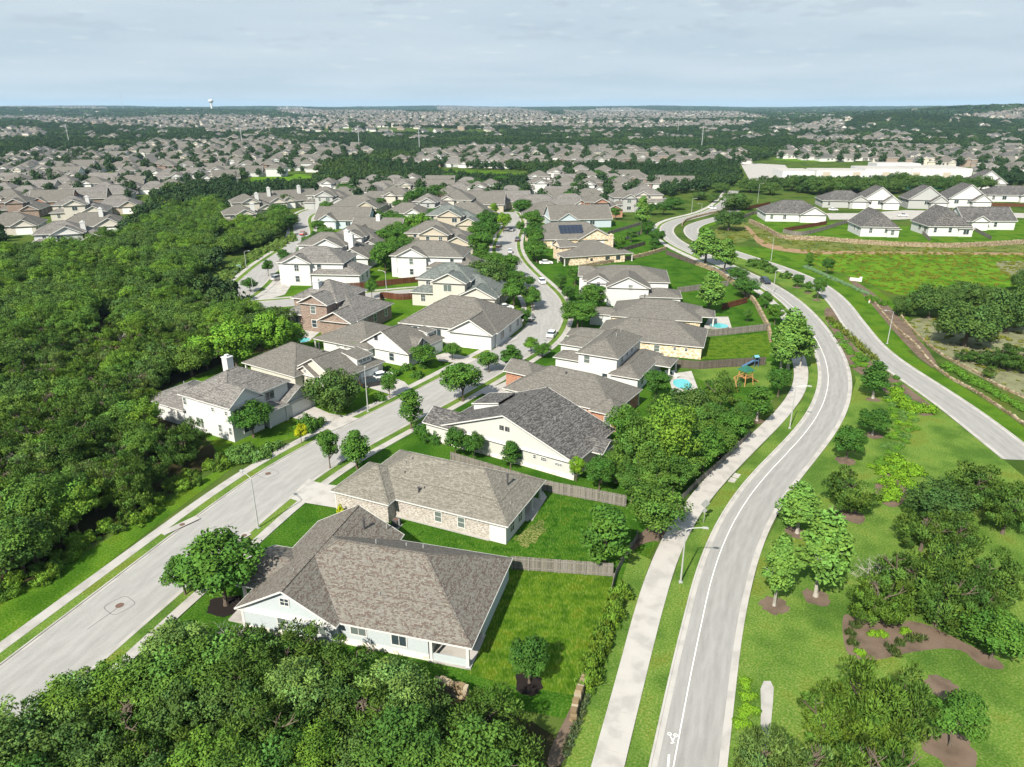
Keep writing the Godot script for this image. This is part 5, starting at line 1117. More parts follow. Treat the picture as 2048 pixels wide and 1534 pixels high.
func make_house(called: String, label: String, group: String, at: Vector3, yaw: float, blocks: Array, opens: Array, roof_m: String, extra := {}) -> Node3D:
	var root := thing(called, label, "house", at, -deg_to_rad(yaw), group)
	var o: float = extra.get("o", 0.45)
	var roof := MB.new()
	var cap := MB.new()
	var fascia := MB.new()
	var walls := {}
	var skip: Array = extra.get("open", [])
	for k in blocks.size():
		var b: Array = blocks[k]
		if not walls.has(b[9]): walls[b[9]] = MB.new()
		var w: MB = walls[b[9]]
		roof_block(b, o, roof, cap, fascia, w)
		if k in skip:
			continue
		var lo := Vector3(b[0] + o, -0.1, b[2] + o)
		var hi := Vector3(b[1] - o, b[4] - 0.17, b[3] - o)
		if b.size() > 10:
			lo = Vector3(b[10][0], -0.1, b[10][2])
			hi = Vector3(b[10][1], b[4] - 0.17, b[10][3])
		if extra.has("base"):       # a stone course round the foot of the walls
			if not walls.has(extra.base): walls[extra.base] = MB.new()
			walls[extra.base].box(lo - Vector3(0.03, 0, 0.03), Vector3(hi.x + 0.03, 0.75, hi.z + 0.03))
		w.box(lo, hi, Transform3D.IDENTITY, false)
	for q in extra.get("boxes", []):
		var mb := MB.new()
		mb.box(Vector3(q[0], -0.1, q[2]), Vector3(q[1], q[4], q[3]))
		part("wall", mb.mesh(), M[q[5]], root)
	for key in walls:
		part("wall", walls[key].mesh(), M[key], root)
	for q in extra.get("band", []):
		var mb := MB.new()
		mb.box(Vector3(q[0], q[3], q[2] - 0.03), Vector3(q[1], q[3] + 0.22, q[2] + 0.02))
		part("trim_board", mb.mesh(), M.trim, root)
	if extra.has("battens"):
		var q: Array = extra.battens
		var mb := MB.new()
		var b: Array = blocks[0] if absf(blocks[0][3] - q[2]) < 1.0 else blocks[1]
		var x: float = q[0]
		var half: float = (b[1] - b[0]) / 2
		while x < q[1]:
			var top: float = b[4] + b[5] * (1.0 - absf(x - (b[0] + b[1]) / 2) / half) - 0.12
			mb.box(Vector3(x - 0.025, 0.8, q[2] - 0.02), Vector3(x + 0.025, top, q[2] + 0.025))
			x += 0.4
		part("battens", mb.mesh(), M[b[9]], root).set_meta("kind", "stuff")
	for q in extra.get("side_windows", []):
		var wm := window_mesh(q[3], q[4], 1)
		var w := part("window", wm[0], M.trim, root, Transform3D(Basis(Vector3.UP, PI / 2), Vector3(q[0], q[2], q[1])))
		part("pane", wm[1], M.glass, w)
	var r := part("roof", roof.mesh(), M[roof_m], root)
	part("ridge_cap", cap.mesh(), M[roof_m], r)
	part("fascia", fascia.mesh(), M[extra.get("trim", "trim")], root)
	openings(root, blocks, opens, o)
	root.scale = Vector3.ONE * extra.get("s", 1.0)
	for p in extra.get("posts", []):
		var mb := MB.new()
		mb.box(Vector3(p[0] - 0.14, 0, p[1] - 0.14), Vector3(p[0] + 0.14, p[2], p[1] + 0.14))
		mb.box(Vector3(p[0] - 0.2, 0, p[1] - 0.2), Vector3(p[0] + 0.2, 0.25, p[1] + 0.2))
		part("post", mb.mesh(), M.trim, root)
	for c in extra.get("chimneys", []):
		var mb := MB.new()
		mb.box(Vector3(c[0] - 0.65, 0, c[1] - 0.65), Vector3(c[0] + 0.65, c[2], c[1] + 0.65))
		mb.box(Vector3(c[0] - 0.75, c[2], c[1] - 0.75), Vector3(c[0] + 0.75, c[2] + 0.15, c[1] + 0.75))
		mb.box(Vector3(c[0] - 0.3, c[2] + 0.15, c[1] - 0.3), Vector3(c[0] + 0.3, c[2] + 0.5, c[1] + 0.3))
		part("chimney", mb.mesh(), M[c[3]] if c.size() > 3 else M.siding_white, r)
	for p in extra.get("pipes", []):
		var mb := MB.new()
		mb.tube(Vector3(p[0], p[2] - 0.5, p[1]), Vector3(p[0], p[2] + p[3], p[1]), 0.07 if p[3] < 0.6 else 0.12, 0.07 if p[3] < 0.6 else 0.12, 8)
		if p[3] > 0.6: mb.tube(Vector3(p[0], p[2] + p[3], p[1]), Vector3(p[0], p[2] + p[3] + 0.14, p[1]), 0.2, 0.16, 8)
		part("vent_pipe", mb.mesh(), M.metal_dark if p[3] > 0.35 else M.metal, r)
	for s in extra.get("slabs", []):
		var mb := MB.new()
		mb.box(Vector3(s[0], -0.1, s[2]), Vector3(s[1], s[4], s[3]))
		part("porch_floor", mb.mesh(), M.concrete, root)
	for s in extra.get("shed", []):      # shed dormer: [x0, x1, z0, z1, y front, y back, wall]; low edge on the +x (E) or -x side
		shed_dormer(root, r, s, roof_m)
	return root

func shed_dormer(root: Node3D, roof: Node3D, s: Array, roof_m: String) -> void:
	var mb := MB.new()
	var w := MB.new()
	var x0: float = s[0]
	var x1: float = s[1]
	mb.quad(Vector3(x1, s[4], s[3]), Vector3(x1, s[4], s[2]), Vector3(x0, s[5], s[2]), Vector3(x0, s[5], s[3])) if x1 > x0 else mb.quad(Vector3(x1, s[4], s[2]), Vector3(x1, s[4], s[3]), Vector3(x0, s[5], s[3]), Vector3(x0, s[5], s[2]))
	var k := 0.3 * signf(x1 - x0)
	w.box(Vector3(minf(x1 - k, x0), s[4] - 1.6, s[2] + 0.25), Vector3(maxf(x1 - k, x0), s[4] - 0.04, s[3] - 0.25))
	for z: float in [s[2] + 0.25, s[3] - 0.25]:
		w.tri(Vector3(x1 - k, s[4] - 0.05, z), Vector3(x0, s[5] - 0.05, z), Vector3(x0, s[4] - 0.05, z))
	var d := part("dormer", w.mesh(), M[s[6]], root)
	part("dormer_roof", mb.mesh(), M[roof_m], d)
	var f := MB.new()
	f.bar(Vector3(x1, s[4] - 0.05, s[2]), Vector3(x1, s[4] - 0.05, s[3]), 0.06, 0.14)
	f.bar(Vector3(x1, s[4] - 0.05, s[2]), Vector3(x0, s[5] - 0.05, s[2]), 0.06, 0.14)
	f.bar(Vector3(x1, s[4] - 0.05, s[3]), Vector3(x0, s[5] - 0.05, s[3]), 0.06, 0.14)
	part("fascia", f.mesh(), M.trim, d)
	var n: int = s[7] if s.size() > 7 else 0
	for i in n:
		var wm := window_mesh(0.7, 0.55, 1)
		var z := lerpf(s[2] + 0.6, s[3] - 0.6, (i + 0.5) / n)
		var g := part("window", wm[0], M.trim, root, Transform3D(Basis(Vector3.UP, PI / 2 * signf(x1 - x0)), Vector3(x1 - k, s[4] - 0.9, z)))
		part("pane", wm[1], M.glass, g)

# windows spread over the walls of a plain house
func plain_openings(blocks: Array, r: RandomNumberGenerator, garage: int) -> Array:
	var out := []
	for k in mini(blocks.size(), 3):
		var b: Array = blocks[k]
		var lo: float = b[4] - 2.9 + 0.95
		for side: String in ["S", "E", "W", "N"]:
			var a0: float = b[0] if side in ["S", "N"] else b[2]
			var a1: float = b[1] if side in ["S", "N"] else b[3]
			var n := int((a1 - a0) / 4.2)
			if k == garage and side == "S":
				out.append([k, side, (a0 + a1) / 2, 0.02, minf(4.8, a1 - a0 - 1.6), 2.2, "g"])
				continue
			for i in n:
				var u := lerpf(a0 + 0.8, a1 - 0.8, (i + 0.5) / n) + r.randf_range(-0.3, 0.3)
				var w: float = [0.9, 1.0, 1.7][r.randi_range(0, 2)]
				if r.randf() < 0.8:
					out.append([k, side, u, lo, w, 1.4, ["w", "b", "m"][r.randi_range(0, 2)]])
				if b[4] > 4.5 and r.randf() < 0.8:
					out.append([k, side, u, 0.95, w, 1.4, "w"])
	return out

# plain house of w x d metres in one of several styles; the front looks to +z
func plain_blocks(style: int, w: float, d: float, wall: String, r: RandomNumberGenerator) -> Array:
	var x := w / 2
	var z := d / 2
	match style:
		0:
			return [[-x, x, -z, z, 2.9, z * 0.55, "x", -1, -1, wall], [x - w * 0.46, x - 0.3, -z * 0.2, z + 1.8, 2.93, w * 0.125, "z", -1, 0.0, wall]]
		1:
			return [[-x, x, -z, z, 3.0, minf(x, z) * 0.5, "x", -1, -1, wall], [-x + 0.8, x * 0.35, -z + 0.6, z * 0.7, 5.6, z * 0.42, "x", -1, -1, wall], [-x * 0.5, x * 0.3, 0, z + 0.7, 5.63, w * 0.1, "z", -1, 0.0, wall], [x * 0.1, x - 0.2, 0, z + 2.0, 3.03, w * 0.11, "z", -1, 0.0, wall]]
		2:
			return [[-x, x, -z, z, 3.0, z * 0.62, "x", 0.0, 0.0, wall], [-x * 0.8, -x * 0.1, -z, z + 1.6, 3.03, w * 0.11, "z", -1, 0.0, wall]]
		3:
			return [[-x, x * 0.6, -z, z, 5.5, z * 0.5, "x", -1, -1, wall], [-x * 0.2, x, -z * 0.5, z + 1.2, 3.0, x * 0.3, "z", -1, -1, wall], [-x * 0.85, -x * 0.15, 0, z + 0.9, 5.53, w * 0.09, "z", -1, 0.0, wall]]
		5:
			return [[-x, x, -z, z, 3.2, x * 0.78, "z", 0.0, x * 0.42, wall], [x * 0.35, x + 0.6, z * 0.2, z + 0.5, 2.7, 0.8, "x", -1, -1, wall]]
		6:
			return [[-x, x, -z, z, 3.7, x * 0.72, "z", x * 0.5, 0.0, wall], [x * 0.05, x + 0.4, z - 2.0, z + 2.4, 2.9, x * 0.36, "z", -1, 0.0, wall]]
		_:
			return [[-x, x, -z, z, 2.9, minf(x, z) * 0.6, "z" if d > w else "x", -1, -1, wall], [-x + 0.4, -x * 0.05, 0, z + 1.5, 2.93, w * 0.12, "z", -1, -1, wall]]

func plain_house(called: String, label: String, group: String, at: Vector3, yaw: float, style: int, w: float, d: float, wall: String, roof: String, seed_: int, extra := {}) -> Node3D:
	var r := RandomNumberGenerator.new()
	r.seed = seed_
	var b := plain_blocks(style, w, d, wall, r)
	var g := 3 if style == 1 else (-1 if style == 5 else 1)
	return make_house(called, label, group, at, yaw, b, plain_openings(b, r, g), roof, extra)

# ---------------------------------------------------------------- plants
# leaves of one crown: lobes spread through the crown's volume, each lobe a shell of small leaf sprays
func crown(seed_: int, rx: float, ry: float, hc: float, lobes: int, lobe_r: float, cards: int, length: float, width: float, base: Color, vary: float, shape := "round", droop := 0.0) -> ArrayMesh:
	var r := RandomNumberGenerator.new()
	r.seed = seed_
	var v := PackedVector3Array()
	var n := PackedVector3Array()
	var c := PackedColorArray()
	for l in lobes:
		var d := Vector3(r.randfn(), r.randfn(), r.randfn()).normalized()
		var q := pow(r.randf(), 0.45)
		var p := Vector3(d.x * rx * q, d.y * ry * q, d.z * rx * q)
		if shape == "cone":
			var k := 1.0 - 0.75 * clampf((p.y + ry) / (2 * ry), 0, 1)
			p.x *= k * 1.15
			p.z *= k * 1.15
		elif shape == "dome":
			p.y = absf(p.y)
		elif shape == "flat":
			p.y = p.y * 0.8 + 0.3 * ry * (1.0 - (p.x * p.x + p.z * p.z) / (rx * rx))
		p.y += hc
		var lr := lobe_r * r.randf_range(0.65, 1.25)
		var tone := r.randf_range(1.0 - vary, 1.0 + vary)
		var warm := r.randf_range(-0.12, 0.16) * vary * 3.0
		for k in cards:
			var u := Vector3(r.randfn(), r.randfn() + 0.25, r.randfn()).normalized()
			var at := p + u * lr * pow(r.randf(), 0.3) * Vector3(1, 0.8, 1)
			if at.y < 0.05: at.y = 0.05 + r.randf() * 0.3
			var out := ((at - Vector3(0, hc * 0.8, 0)).normalized() * 0.4 + u * 0.8 + Vector3(0, 0.35, 0)).normalized()
			var along := Vector3(r.randfn(), r.randfn(), r.randfn())
			if shape == "plume":
				along = along * 0.35 + u + Vector3(0, 0.9, 0)
			elif droop > 0.0:
				along = along * 0.6 + Vector3(u.x, -droop, u.z)
			along = along.normalized()
			var nn := (out + Vector3(r.randfn(), r.randfn(), r.randfn()) * 0.45).normalized()
			var across := along.cross(nn).normalized()
			nn = across.cross(along).normalized()
			if nn.dot(out) < 0.0: nn = -nn
			var ln := length * r.randf_range(0.6, 1.35)
			var wd := width * r.randf_range(0.6, 1.35)
			var f := tone * r.randf_range(0.78, 1.22)
			var col := Color(base.r * f * (1.0 + warm), base.g * f, base.b * f * (1.0 - warm))
			var t0 := at - along * ln * 0.5
			var t1 := at + along * ln * 0.5 - nn * ln * 0.12
			var s0 := at + across * wd * 0.5
			var s1 := at - across * wd * 0.5
			var sn := (nn + out * 0.6).normalized()
			var turned := (s0 - t0).cross(t1 - t0).dot(sn) > 0.0
			for w: Vector3 in ([t0, t1, s0, t0, s1, t1] if turned else [t0, s0, t1, t0, t1, s1]):
				v.append(w)
				n.append(sn)
				c.append(col)
	var a := []
	a.resize(Mesh.ARRAY_MAX)
	a[Mesh.ARRAY_VERTEX] = v
	a[Mesh.ARRAY_NORMAL] = n
	a[Mesh.ARRAY_COLOR] = c
	var m := ArrayMesh.new()
	m.add_surface_from_arrays(Mesh.PRIMITIVE_TRIANGLES, a)
	return m

func limbs(mb: MB, r: RandomNumberGenerator, a: Vector3, d: Vector3, l: float, rad: float, deep: int, spread: float) -> void:
	var b := a + d * l
	mb.tube(a, b, rad, rad * 0.62, 6 if deep > 2 else 4)
	if deep == 0:
		return
	for k in r.randi_range(2, 3):
		var e := (d + Vector3(r.randfn(), r.randfn() * 0.6 + 0.15, r.randfn()) * spread).normalized()
		limbs(mb, r, a.lerp(b, r.randf_range(0.65, 1.0)), e, l * r.randf_range(0.55, 0.82), rad * 0.6, deep - 1, spread)

func trunk(seed_: int, h: float, rad: float, deep := 2, spread := 0.6) -> ArrayMesh:
	var r := RandomNumberGenerator.new()
	r.seed = seed_
	var mb := MB.new()
	mb.tube(Vector3(0, -0.2, 0), Vector3(0, 0.35, 0), rad * 1.5, rad, 8)
	limbs(mb, r, Vector3(0, 0.3, 0), Vector3(r.randf_range(-0.06, 0.06), 1, r.randf_range(-0.06, 0.06)).normalized(), h, rad, deep, spread)
	return mb.mesh()

var TREES := {}

func plant_kinds() -> void:
	var oak := Color(0.057, 0.138, 0.02)
	var live := Color(0.056, 0.11, 0.025)
	var jun := Color(0.06, 0.118, 0.02)
	var elm := Color(0.068, 0.142, 0.023)
	var ash := Color(0.105, 0.22, 0.022)
	# kind: [crown meshes, trunk meshes, own height, own crown radius]
	TREES = {
		"shade": [[crown(1, 2.0, 1.9, 4.0, 48, 0.8, 150, 0.28, 0.17, oak, 0.2), crown(2, 1.9, 2.2, 4.3, 48, 0.78, 150, 0.28, 0.17, oak, 0.2), crown(3, 2.1, 1.8, 3.9, 48, 0.85, 150, 0.28, 0.17, oak, 0.22)], [trunk(1, 2.0, 0.15, 2, 0.45), trunk(2, 2.2, 0.14, 2, 0.45)], 6.5, 2.55],
		"tall": [[crown(4, 1.5, 3.0, 4.7, 40, 0.8, 130, 0.32, 0.19, oak, 0.2, "cone"), crown(5, 1.6, 2.8, 4.6, 40, 0.85, 130, 0.32, 0.19, oak, 0.2, "cone")], [trunk(3, 2.8, 0.14, 2, 0.3), trunk(4, 2.7, 0.15, 2, 0.3)], 7.9, 1.85],
		"live_oak": [[crown(6, 3.2, 2.1, 2.8, 78, 0.95, 130, 0.3, 0.18, live, 0.24, "flat"), crown(7, 3.0, 2.2, 2.9, 76, 1.0, 130, 0.3, 0.18, live, 0.24, "flat"), crown(8, 3.2, 2.2, 2.7, 80, 0.9, 125, 0.3, 0.18, live, 0.24)], [trunk(5, 1.5, 0.26, 3, 0.7), trunk(6, 1.4, 0.28, 3, 0.7)], 5.7, 3.7],
"juniper": [[crown(9, 2.2, 2.1, 2.5, 62, 0.52, 120, 0.26, 0.085, jun, 0.38, "plume"), crown(10, 2.4, 1.9, 2.3, 66, 0.5, 118, 0.26, 0.085, jun, 0.38, "plume"), crown(11, 2.1, 2.3, 2.6, 58, 0.52, 125, 0.26, 0.085, jun, 0.38, "plume"), crown(25, 2.5, 1.7, 2.2, 56, 0.5, 125, 0.26, 0.085, jun, 0.38, "plume")], [trunk(7, 1.6, 0.16, 3, 0.7)], 5.0, 2.6],
		"elm": [[crown(12, 2.4, 2.3, 4.2, 70, 0.8, 130, 0.26, 0.14, elm, 0.26), crown(13, 2.6, 2.1, 4.0, 74, 0.8, 130, 0.26, 0.14, elm, 0.26), crown(14, 2.3, 2.5, 4.4, 70, 0.8, 130, 0.26, 0.14, elm, 0.28)], [trunk(8, 2.4, 0.18, 3, 0.6), trunk(9, 2.2, 0.2, 3, 0.6)], 7.0, 2.95],
		"sycamore": [[crown(15, 1.7, 2.9, 4.9, 64, 0.7, 120, 0.3, 0.22, Color(0.1, 0.2, 0.036), 0.2, "cone"), crown(16, 1.8, 2.8, 4.8, 66, 0.7, 120, 0.3, 0.22, Color(0.1, 0.2, 0.036), 0.2, "cone")], [trunk(10, 2.6, 0.15, 2, 0.3), trunk(11, 2.8, 0.15, 2, 0.3)], 7.9, 2.05],
		"ash": [[crown(17, 2.9, 2.4, 4.6, 60, 1.0, 130, 0.38, 0.2, ash, 0.2), crown(18, 3.1, 2.2, 4.4, 62, 1.0, 130, 0.38, 0.2, ash, 0.2)], [trunk(12, 2.6, 0.2, 3, 0.6)], 7.6, 3.8],
		"shrub": [[crown(19, 0.75, 0.5, 0.15, 16, 0.34, 80, 0.17, 0.1, oak, 0.2, "dome"), crown(20, 0.8, 0.45, 0.15, 16, 0.34, 80, 0.17, 0.1, oak, 0.2, "dome")], [], 1.0, 1.05],
		"brush": [[crown(21, 1.1, 0.9, 0.4, 30, 0.42, 90, 0.3, 0.1, Color(0.09, 0.17, 0.028), 0.26, "plume"), crown(22, 1.2, 1.0, 0.4, 30, 0.42, 90, 0.3, 0.1, Color(0.085, 0.165, 0.025), 0.26, "plume")], [], 2.2, 1.6],
		"tuft": [[crown(23, 0.4, 0.2, 0.15, 9, 0.25, 34, 0.42, 0.045, Color(0.085, 0.12, 0.03), 0.25, "plume")], [], 0.8, 0.6],
	}
	var far := Color(0.028, 0.06, 0.022)
	TREES["far"] = [[crown(31, 3.0, 2.2, 3.8, 22, 1.25, 26, 0.95, 0.62, far, 0.24), crown(32, 3.2, 2.0, 3.6, 22, 1.25, 26, 0.95, 0.62, far, 0.24), crown(33, 2.8, 2.4, 4.0, 22, 1.2, 26, 0.95, 0.62, far, 0.26)], [], 6.5, 4.0]
	TREES["mass"] = [[crown(41, 9.0, 2.0, 3.4, 40, 2.6, 12, 2.6, 1.8, far, 0.28, "flat"), crown(42, 9.5, 1.8, 3.4, 40, 2.6, 12, 2.6, 1.8, far, 0.28, "flat")], [], 6.0, 11.0]

# one tree or shrub, h metres tall and about 2 r across
func tree(kind: String, at: Vector2, h: float, r: float, called: String, label: String, category: String, group := "", tint := "leaf", bark := "bark", pick := -1, y := 0.0) -> Node3D:
	var t: Array = TREES[kind]
	var i := rng.randi() if pick < 0 else pick
	var o := thing(called, label, category, Vector3(at.x, y, at.y), rng.randf() * TAU, group)
	var s := Vector3(r / t[3], h / t[2], r / t[3])
	if t[1].size():
		part("trunk", t[1][i % t[1].size()], M[bark], o, Transform3D(Basis.from_scale(s)))
	part("crown" if t[1].size() else "foliage", t[0][i % t[0].size()], M[tint], o, Transform3D(Basis.from_scale(s)))
	return o

func multi(called: String, m: Mesh, mt: Material, where: Array, label: String, category: String) -> void:
	if where.is_empty():
		return
	var mm := MultiMesh.new()
	mm.transform_format = MultiMesh.TRANSFORM_3D
	mm.mesh = m
	mm.instance_count = where.size()
	for k in where.size():
		mm.set_instance_transform(k, where[k])
	var o := MultiMeshInstance3D.new()
	o.name = numbered(called)
	o.multimesh = mm
	o.material_override = mt
	add_child(o)
	tag(o, label, category, "", "stuff")

func inside(p: Vector2, zones: Array) -> bool:
	for z: PackedVector2Array in zones:
		if Geometry2D.is_point_in_polygon(p, z):
			return true
	return false

func dead_tree(at: Vector2, h: float, seed_: int, label: String, group := "") -> void:
	var o := thing("dead_tree", label, "dead tree", Vector3(at.x, 0, at.y), 0.0, group)
	var r := RandomNumberGenerator.new()
	r.seed = seed_
	var mb := MB.new()
	limbs(mb, r, Vector3(0, -0.1, 0), Vector3(0.05, 1, 0).normalized(), h * 0.3, 0.14, 3, 0.8)
	part("trunk", mb.mesh(), M.bark_pale, o)
	mb = MB.new()
	for k in 14:
		limbs(mb, r, Vector3(0, h * r.randf_range(0.15, 0.45), 0), Vector3(r.randfn(), r.randf_range(0.3, 1.2), r.randfn()).normalized(), h * 0.3, 0.045, 3, 0.75)
	part("branches", mb.mesh(), M.bark_pale, o)

# ---------------------------------------------------------------- fences and walls
func build_fence(f: Array) -> void:
	var r := RandomNumberGenerator.new()
	r.seed = hash(f[3])
	var pts: Array = polyline(f[2], 1.2, 2)
	var h: float = f[1]
	var stone: bool = f[4] == "wall"
	var root := thing("stone_wall" if stone else "board_fence", f[3], "wall" if stone else "fence", Vector3(pts[0].x, 0, pts[0].y), 0.0, f[5])
	var o := Vector3(pts[0].x, 0, pts[0].y)
	if stone:
		var core := MB.new()
		var mb := MB.new()
		core.col = Color(0.15, 0.125, 0.09)
		var t := 0.5 if h > 1.0 else 0.3
		for k in pts.size() - 1:
			var a := Vector3(pts[k].x, 0, pts[k].y) - o
			var b := Vector3(pts[k + 1].x, 0, pts[k + 1].y) - o
			var d := (b - a)
			var l := d.length()
			d /= l
			var s := Vector3(-d.z, 0, d.x)
			core.bar(a + Vector3(0, h * 0.45, 0), b + Vector3(0, h * 0.45, 0), t, h * 0.9)
			var x := 0.0
			while x < l:
				var w := r.randf_range(0.25, 0.6)
				var y := 0.0
				while y < h - 0.1:
					var sh := r.randf_range(0.16, 0.34)
					var c := a + d * (x + w / 2) + Vector3(0, y + sh / 2, 0)
					var g := r.randf_range(0.75, 1.15)
					mb.col = [Color(0.27, 0.215, 0.14), Color(0.34, 0.28, 0.19), Color(0.22, 0.165, 0.1), Color(0.36, 0.31, 0.23)][r.randi_range(0, 3)] * g
					var q := Basis(Vector3.UP, atan2(-d.z, d.x) + r.randf_range(-0.15, 0.15)) * Basis(Vector3.FORWARD, r.randf_range(-0.12, 0.12))
					mb.box(Vector3(-w / 2, -sh / 2, -t / 2 - 0.08 * r.randf()), Vector3(w / 2, sh / 2, t / 2 + 0.08 * r.randf()) * 0.96, Transform3D(q, c), false)
					y += sh
				x += w
		part("core", core.mesh(), M.rubble, root)
		part("stones", mb.mesh(), M.rubble, root).set_meta("kind", "stuff")
		return
	var pk := MB.new()
	var rail := MB.new()
	var run := 0.0
	var post_mesh: Mesh = null
	for k in pts.size() - 1:
		var a := Vector3(pts[k].x, 0, pts[k].y) - o
		var b := Vector3(pts[k + 1].x, 0, pts[k + 1].y) - o
		var d := b - a
		var l := d.length()
		d /= l
		var turn := Basis(Vector3.UP, atan2(-d.z, d.x))
		for y: float in [0.35, h - 0.35]:
			rail.bar(a + Vector3(0, y, 0) + turn * Vector3(0, 0, 0.05), b + Vector3(0, y, 0) + turn * Vector3(0, 0, 0.05), 0.05, 0.09)
		var n := maxi(1, int(l / 0.15))
		for i in n:
			var c := a + d * (l * (i + 0.5) / n)
			var hh := h + r.randf_range(-0.03, 0.02)
			var tone := r.randf_range(0.62, 1.15)
			pk.col = Color(tone, tone * r.randf_range(0.97, 1.01), tone * r.randf_range(0.92, 1.0))
			pk.box(Vector3(-l / n * 0.47, 0.02, -0.012 + r.randf_range(-0.006, 0.006)), Vector3(l / n * 0.47, hh, 0.012), Transform3D(turn * Basis(Vector3.FORWARD, r.randf_range(-0.012, 0.012)), c), false)
		run -= l
		if run <= 0.0:
			run = 2.4
			if post_mesh == null:
				var pm := MB.new()
				pm.box(Vector3(-0.06, -0.1, 0.03), Vector3(0.06, h + 0.04, 0.14))
				post_mesh = pm.mesh()
			part("post", post_mesh, M[f[0]], root, Transform3D(turn, a))
	part("rails", rail.mesh(), M[f[0]], root)
	part("pickets", pk.mesh(), M[f[0]], root).set_meta("kind", "stuff")

# ---------------------------------------------------------------- street furniture, cars and garden things
func lamp(l: Array) -> void:
	var o := thing("lamp_post", l[4], "lamp post", Vector3(l[0], 0, l[1]), -deg_to_rad(l[3]), "boulevard and street lamps")
	var h: float = l[2]
	var mb := MB.new()
	mb.tube(Vector3(0, 0, 0), Vector3(0, h, 0), 0.11, 0.06, 10)
	mb.box(Vector3(-0.2, 0, -0.2), Vector3(0.2, 0.14, 0.2))
	part("pole", mb.mesh(), M.lamp_paint, o)
	mb = MB.new()
	var last := Vector3(0, h - 0.05, 0)
	for k in 5:
		var t := (k + 1) / 5.0
		var p := Vector3(1.75 * t, h - 0.05 + 0.45 * sqrt(t), 0)
		mb.tube(last, p, 0.045, 0.045, 6)
		last = p
	part("arm", mb.mesh(), M.lamp_paint, o)
	mb = MB.new()
	mb.box(Vector3(1.7, h + 0.34, -0.13), Vector3(2.35, h + 0.46, 0.13))
	mb.box(Vector3(1.8, h + 0.46, -0.08), Vector3(2.2, h + 0.52, 0.08))
	part("lamp_head", mb.mesh(), M.lamp_paint, o)

func loft(mb: MB, st: Array) -> void:      # stations [x, half width low, half width high, y low, y high]
	for k in st.size() - 1:
		var a: Array = st[k]
		var b: Array = st[k + 1]
		var q := []
		for s: Array in [a, b]:
			q.append([Vector3(s[0], s[3], -s[1]), Vector3(s[0], s[3], s[1]), Vector3(s[0], s[4], s[2]), Vector3(s[0], s[4], -s[2])])
		for i in 4:
			var j := (i + 1) % 4
			mb.quad(q[0][i], q[0][j], q[1][j], q[1][i])
	for e: Array in [st[0], st[-1]]:
		var f := [Vector3(e[0], e[3], -e[1]), Vector3(e[0], e[3], e[1]), Vector3(e[0], e[4], e[2]), Vector3(e[0], e[4], -e[2])]
		if e == st[0]: mb.quad(f[3], f[2], f[1], f[0])
		else: mb.quad(f[0], f[1], f[2], f[3])

func car(c: Array) -> void:
	var o := thing("car", c[5], "car", Vector3(c[0], 0.05, c[1]), -deg_to_rad(c[2]))
	var key := "paint_%s" % str(c[4])
	if not M.has(key):
		var m := mat(key, lin(c[4][0], c[4][1], c[4][2]), 0.3, 0.5)
		m.clearcoat_enabled = true
	var paint: Material = M[key]
	var tall := 1.72 if c[3] != "sedan" else 1.44
	var belt := 1.02 if c[3] != "sedan" else 0.9
	var mb := MB.new()
	loft(mb, [[-2.35, 0.72, 0.7, 0.38, 0.8], [-2.2, 0.88, 0.82, 0.28, belt], [-1.2, 0.92, 0.86, 0.24, belt], [0.9, 0.92, 0.86, 0.24, belt], [1.5, 0.92, 0.82, 0.24, belt - 0.08], [2.2, 0.86, 0.74, 0.28, belt - 0.2], [2.4, 0.7, 0.6, 0.36, belt - 0.34]])
	part("body", mb.mesh(), paint, o)
	var back := -1.95 if c[3] == "suv" else (-0.55 if c[3] == "pickup" else -1.55)
	mb = MB.new()
	loft(mb, [[back, 0.84, 0.84, belt - 0.02, belt], [back + 0.35, 0.84, 0.7, belt - 0.02, tall - 0.05], [0.35, 0.84, 0.7, belt - 0.02, tall - 0.05], [1.15, 0.82, 0.8, belt - 0.02, belt]])
	part("windows", mb.mesh(), M.glass, o)
	mb = MB.new()
	loft(mb, [[back + 0.3, 0.68, 0.6, tall - 0.06, tall - 0.02], [(back + 0.6) / 2, 0.72, 0.66, tall - 0.06, tall + 0.03], [0.38, 0.68, 0.6, tall - 0.06, tall - 0.02]])
	part("roof", mb.mesh(), paint, o)
	if c[3] == "pickup":
		mb = MB.new()
		mb.box(Vector3(-2.15, belt - 0.02, -0.66), Vector3(-0.7, belt + 0.012, 0.66))
		part("bed", mb.mesh(), M.metal_dark, o)
	for x: float in [-1.42, 1.42]:
		for z: float in [-0.84, 0.84]:
			mb = MB.new()
			mb.tube(Vector3(x, 0.33, z - 0.11), Vector3(x, 0.33, z + 0.11), 0.33, 0.33, 14)
			mb.tube(Vector3(x, 0.33, z + 0.11), Vector3(x, 0.33, z - 0.11), 0.33, 0.33, 14)
			var w := part("wheel", mb.mesh(), M.metal_dark, o)
			mb = MB.new()
			mb.tube(Vector3(x, 0.33, z), Vector3(x, 0.33, z + 0.12 * signf(z)), 0.2, 0.18, 10)
			part("rim", mb.mesh(), M.metal, w)
	for z: float in [-0.6, 0.6]:
		mb = MB.new()
		mb.box(Vector3(2.22, belt - 0.4, z - 0.16), Vector3(2.36, belt - 0.26, z + 0.16))
		part("headlight", mb.mesh(), M.glass_blind, o)
		mb = MB.new()
		mb.box(Vector3(-2.36, belt - 0.3, z - 0.16), Vector3(-2.26, belt - 0.14, z + 0.16))
		part("tail_light", mb.mesh(), M.tail, o)
		mb = MB.new()
		mb.box(Vector3(0.85, belt, z * 1.6 - 0.08), Vector3(1.0, belt + 0.13, z * 1.6 + 0.08))
		part("mirror", mb.mesh(), paint, o)

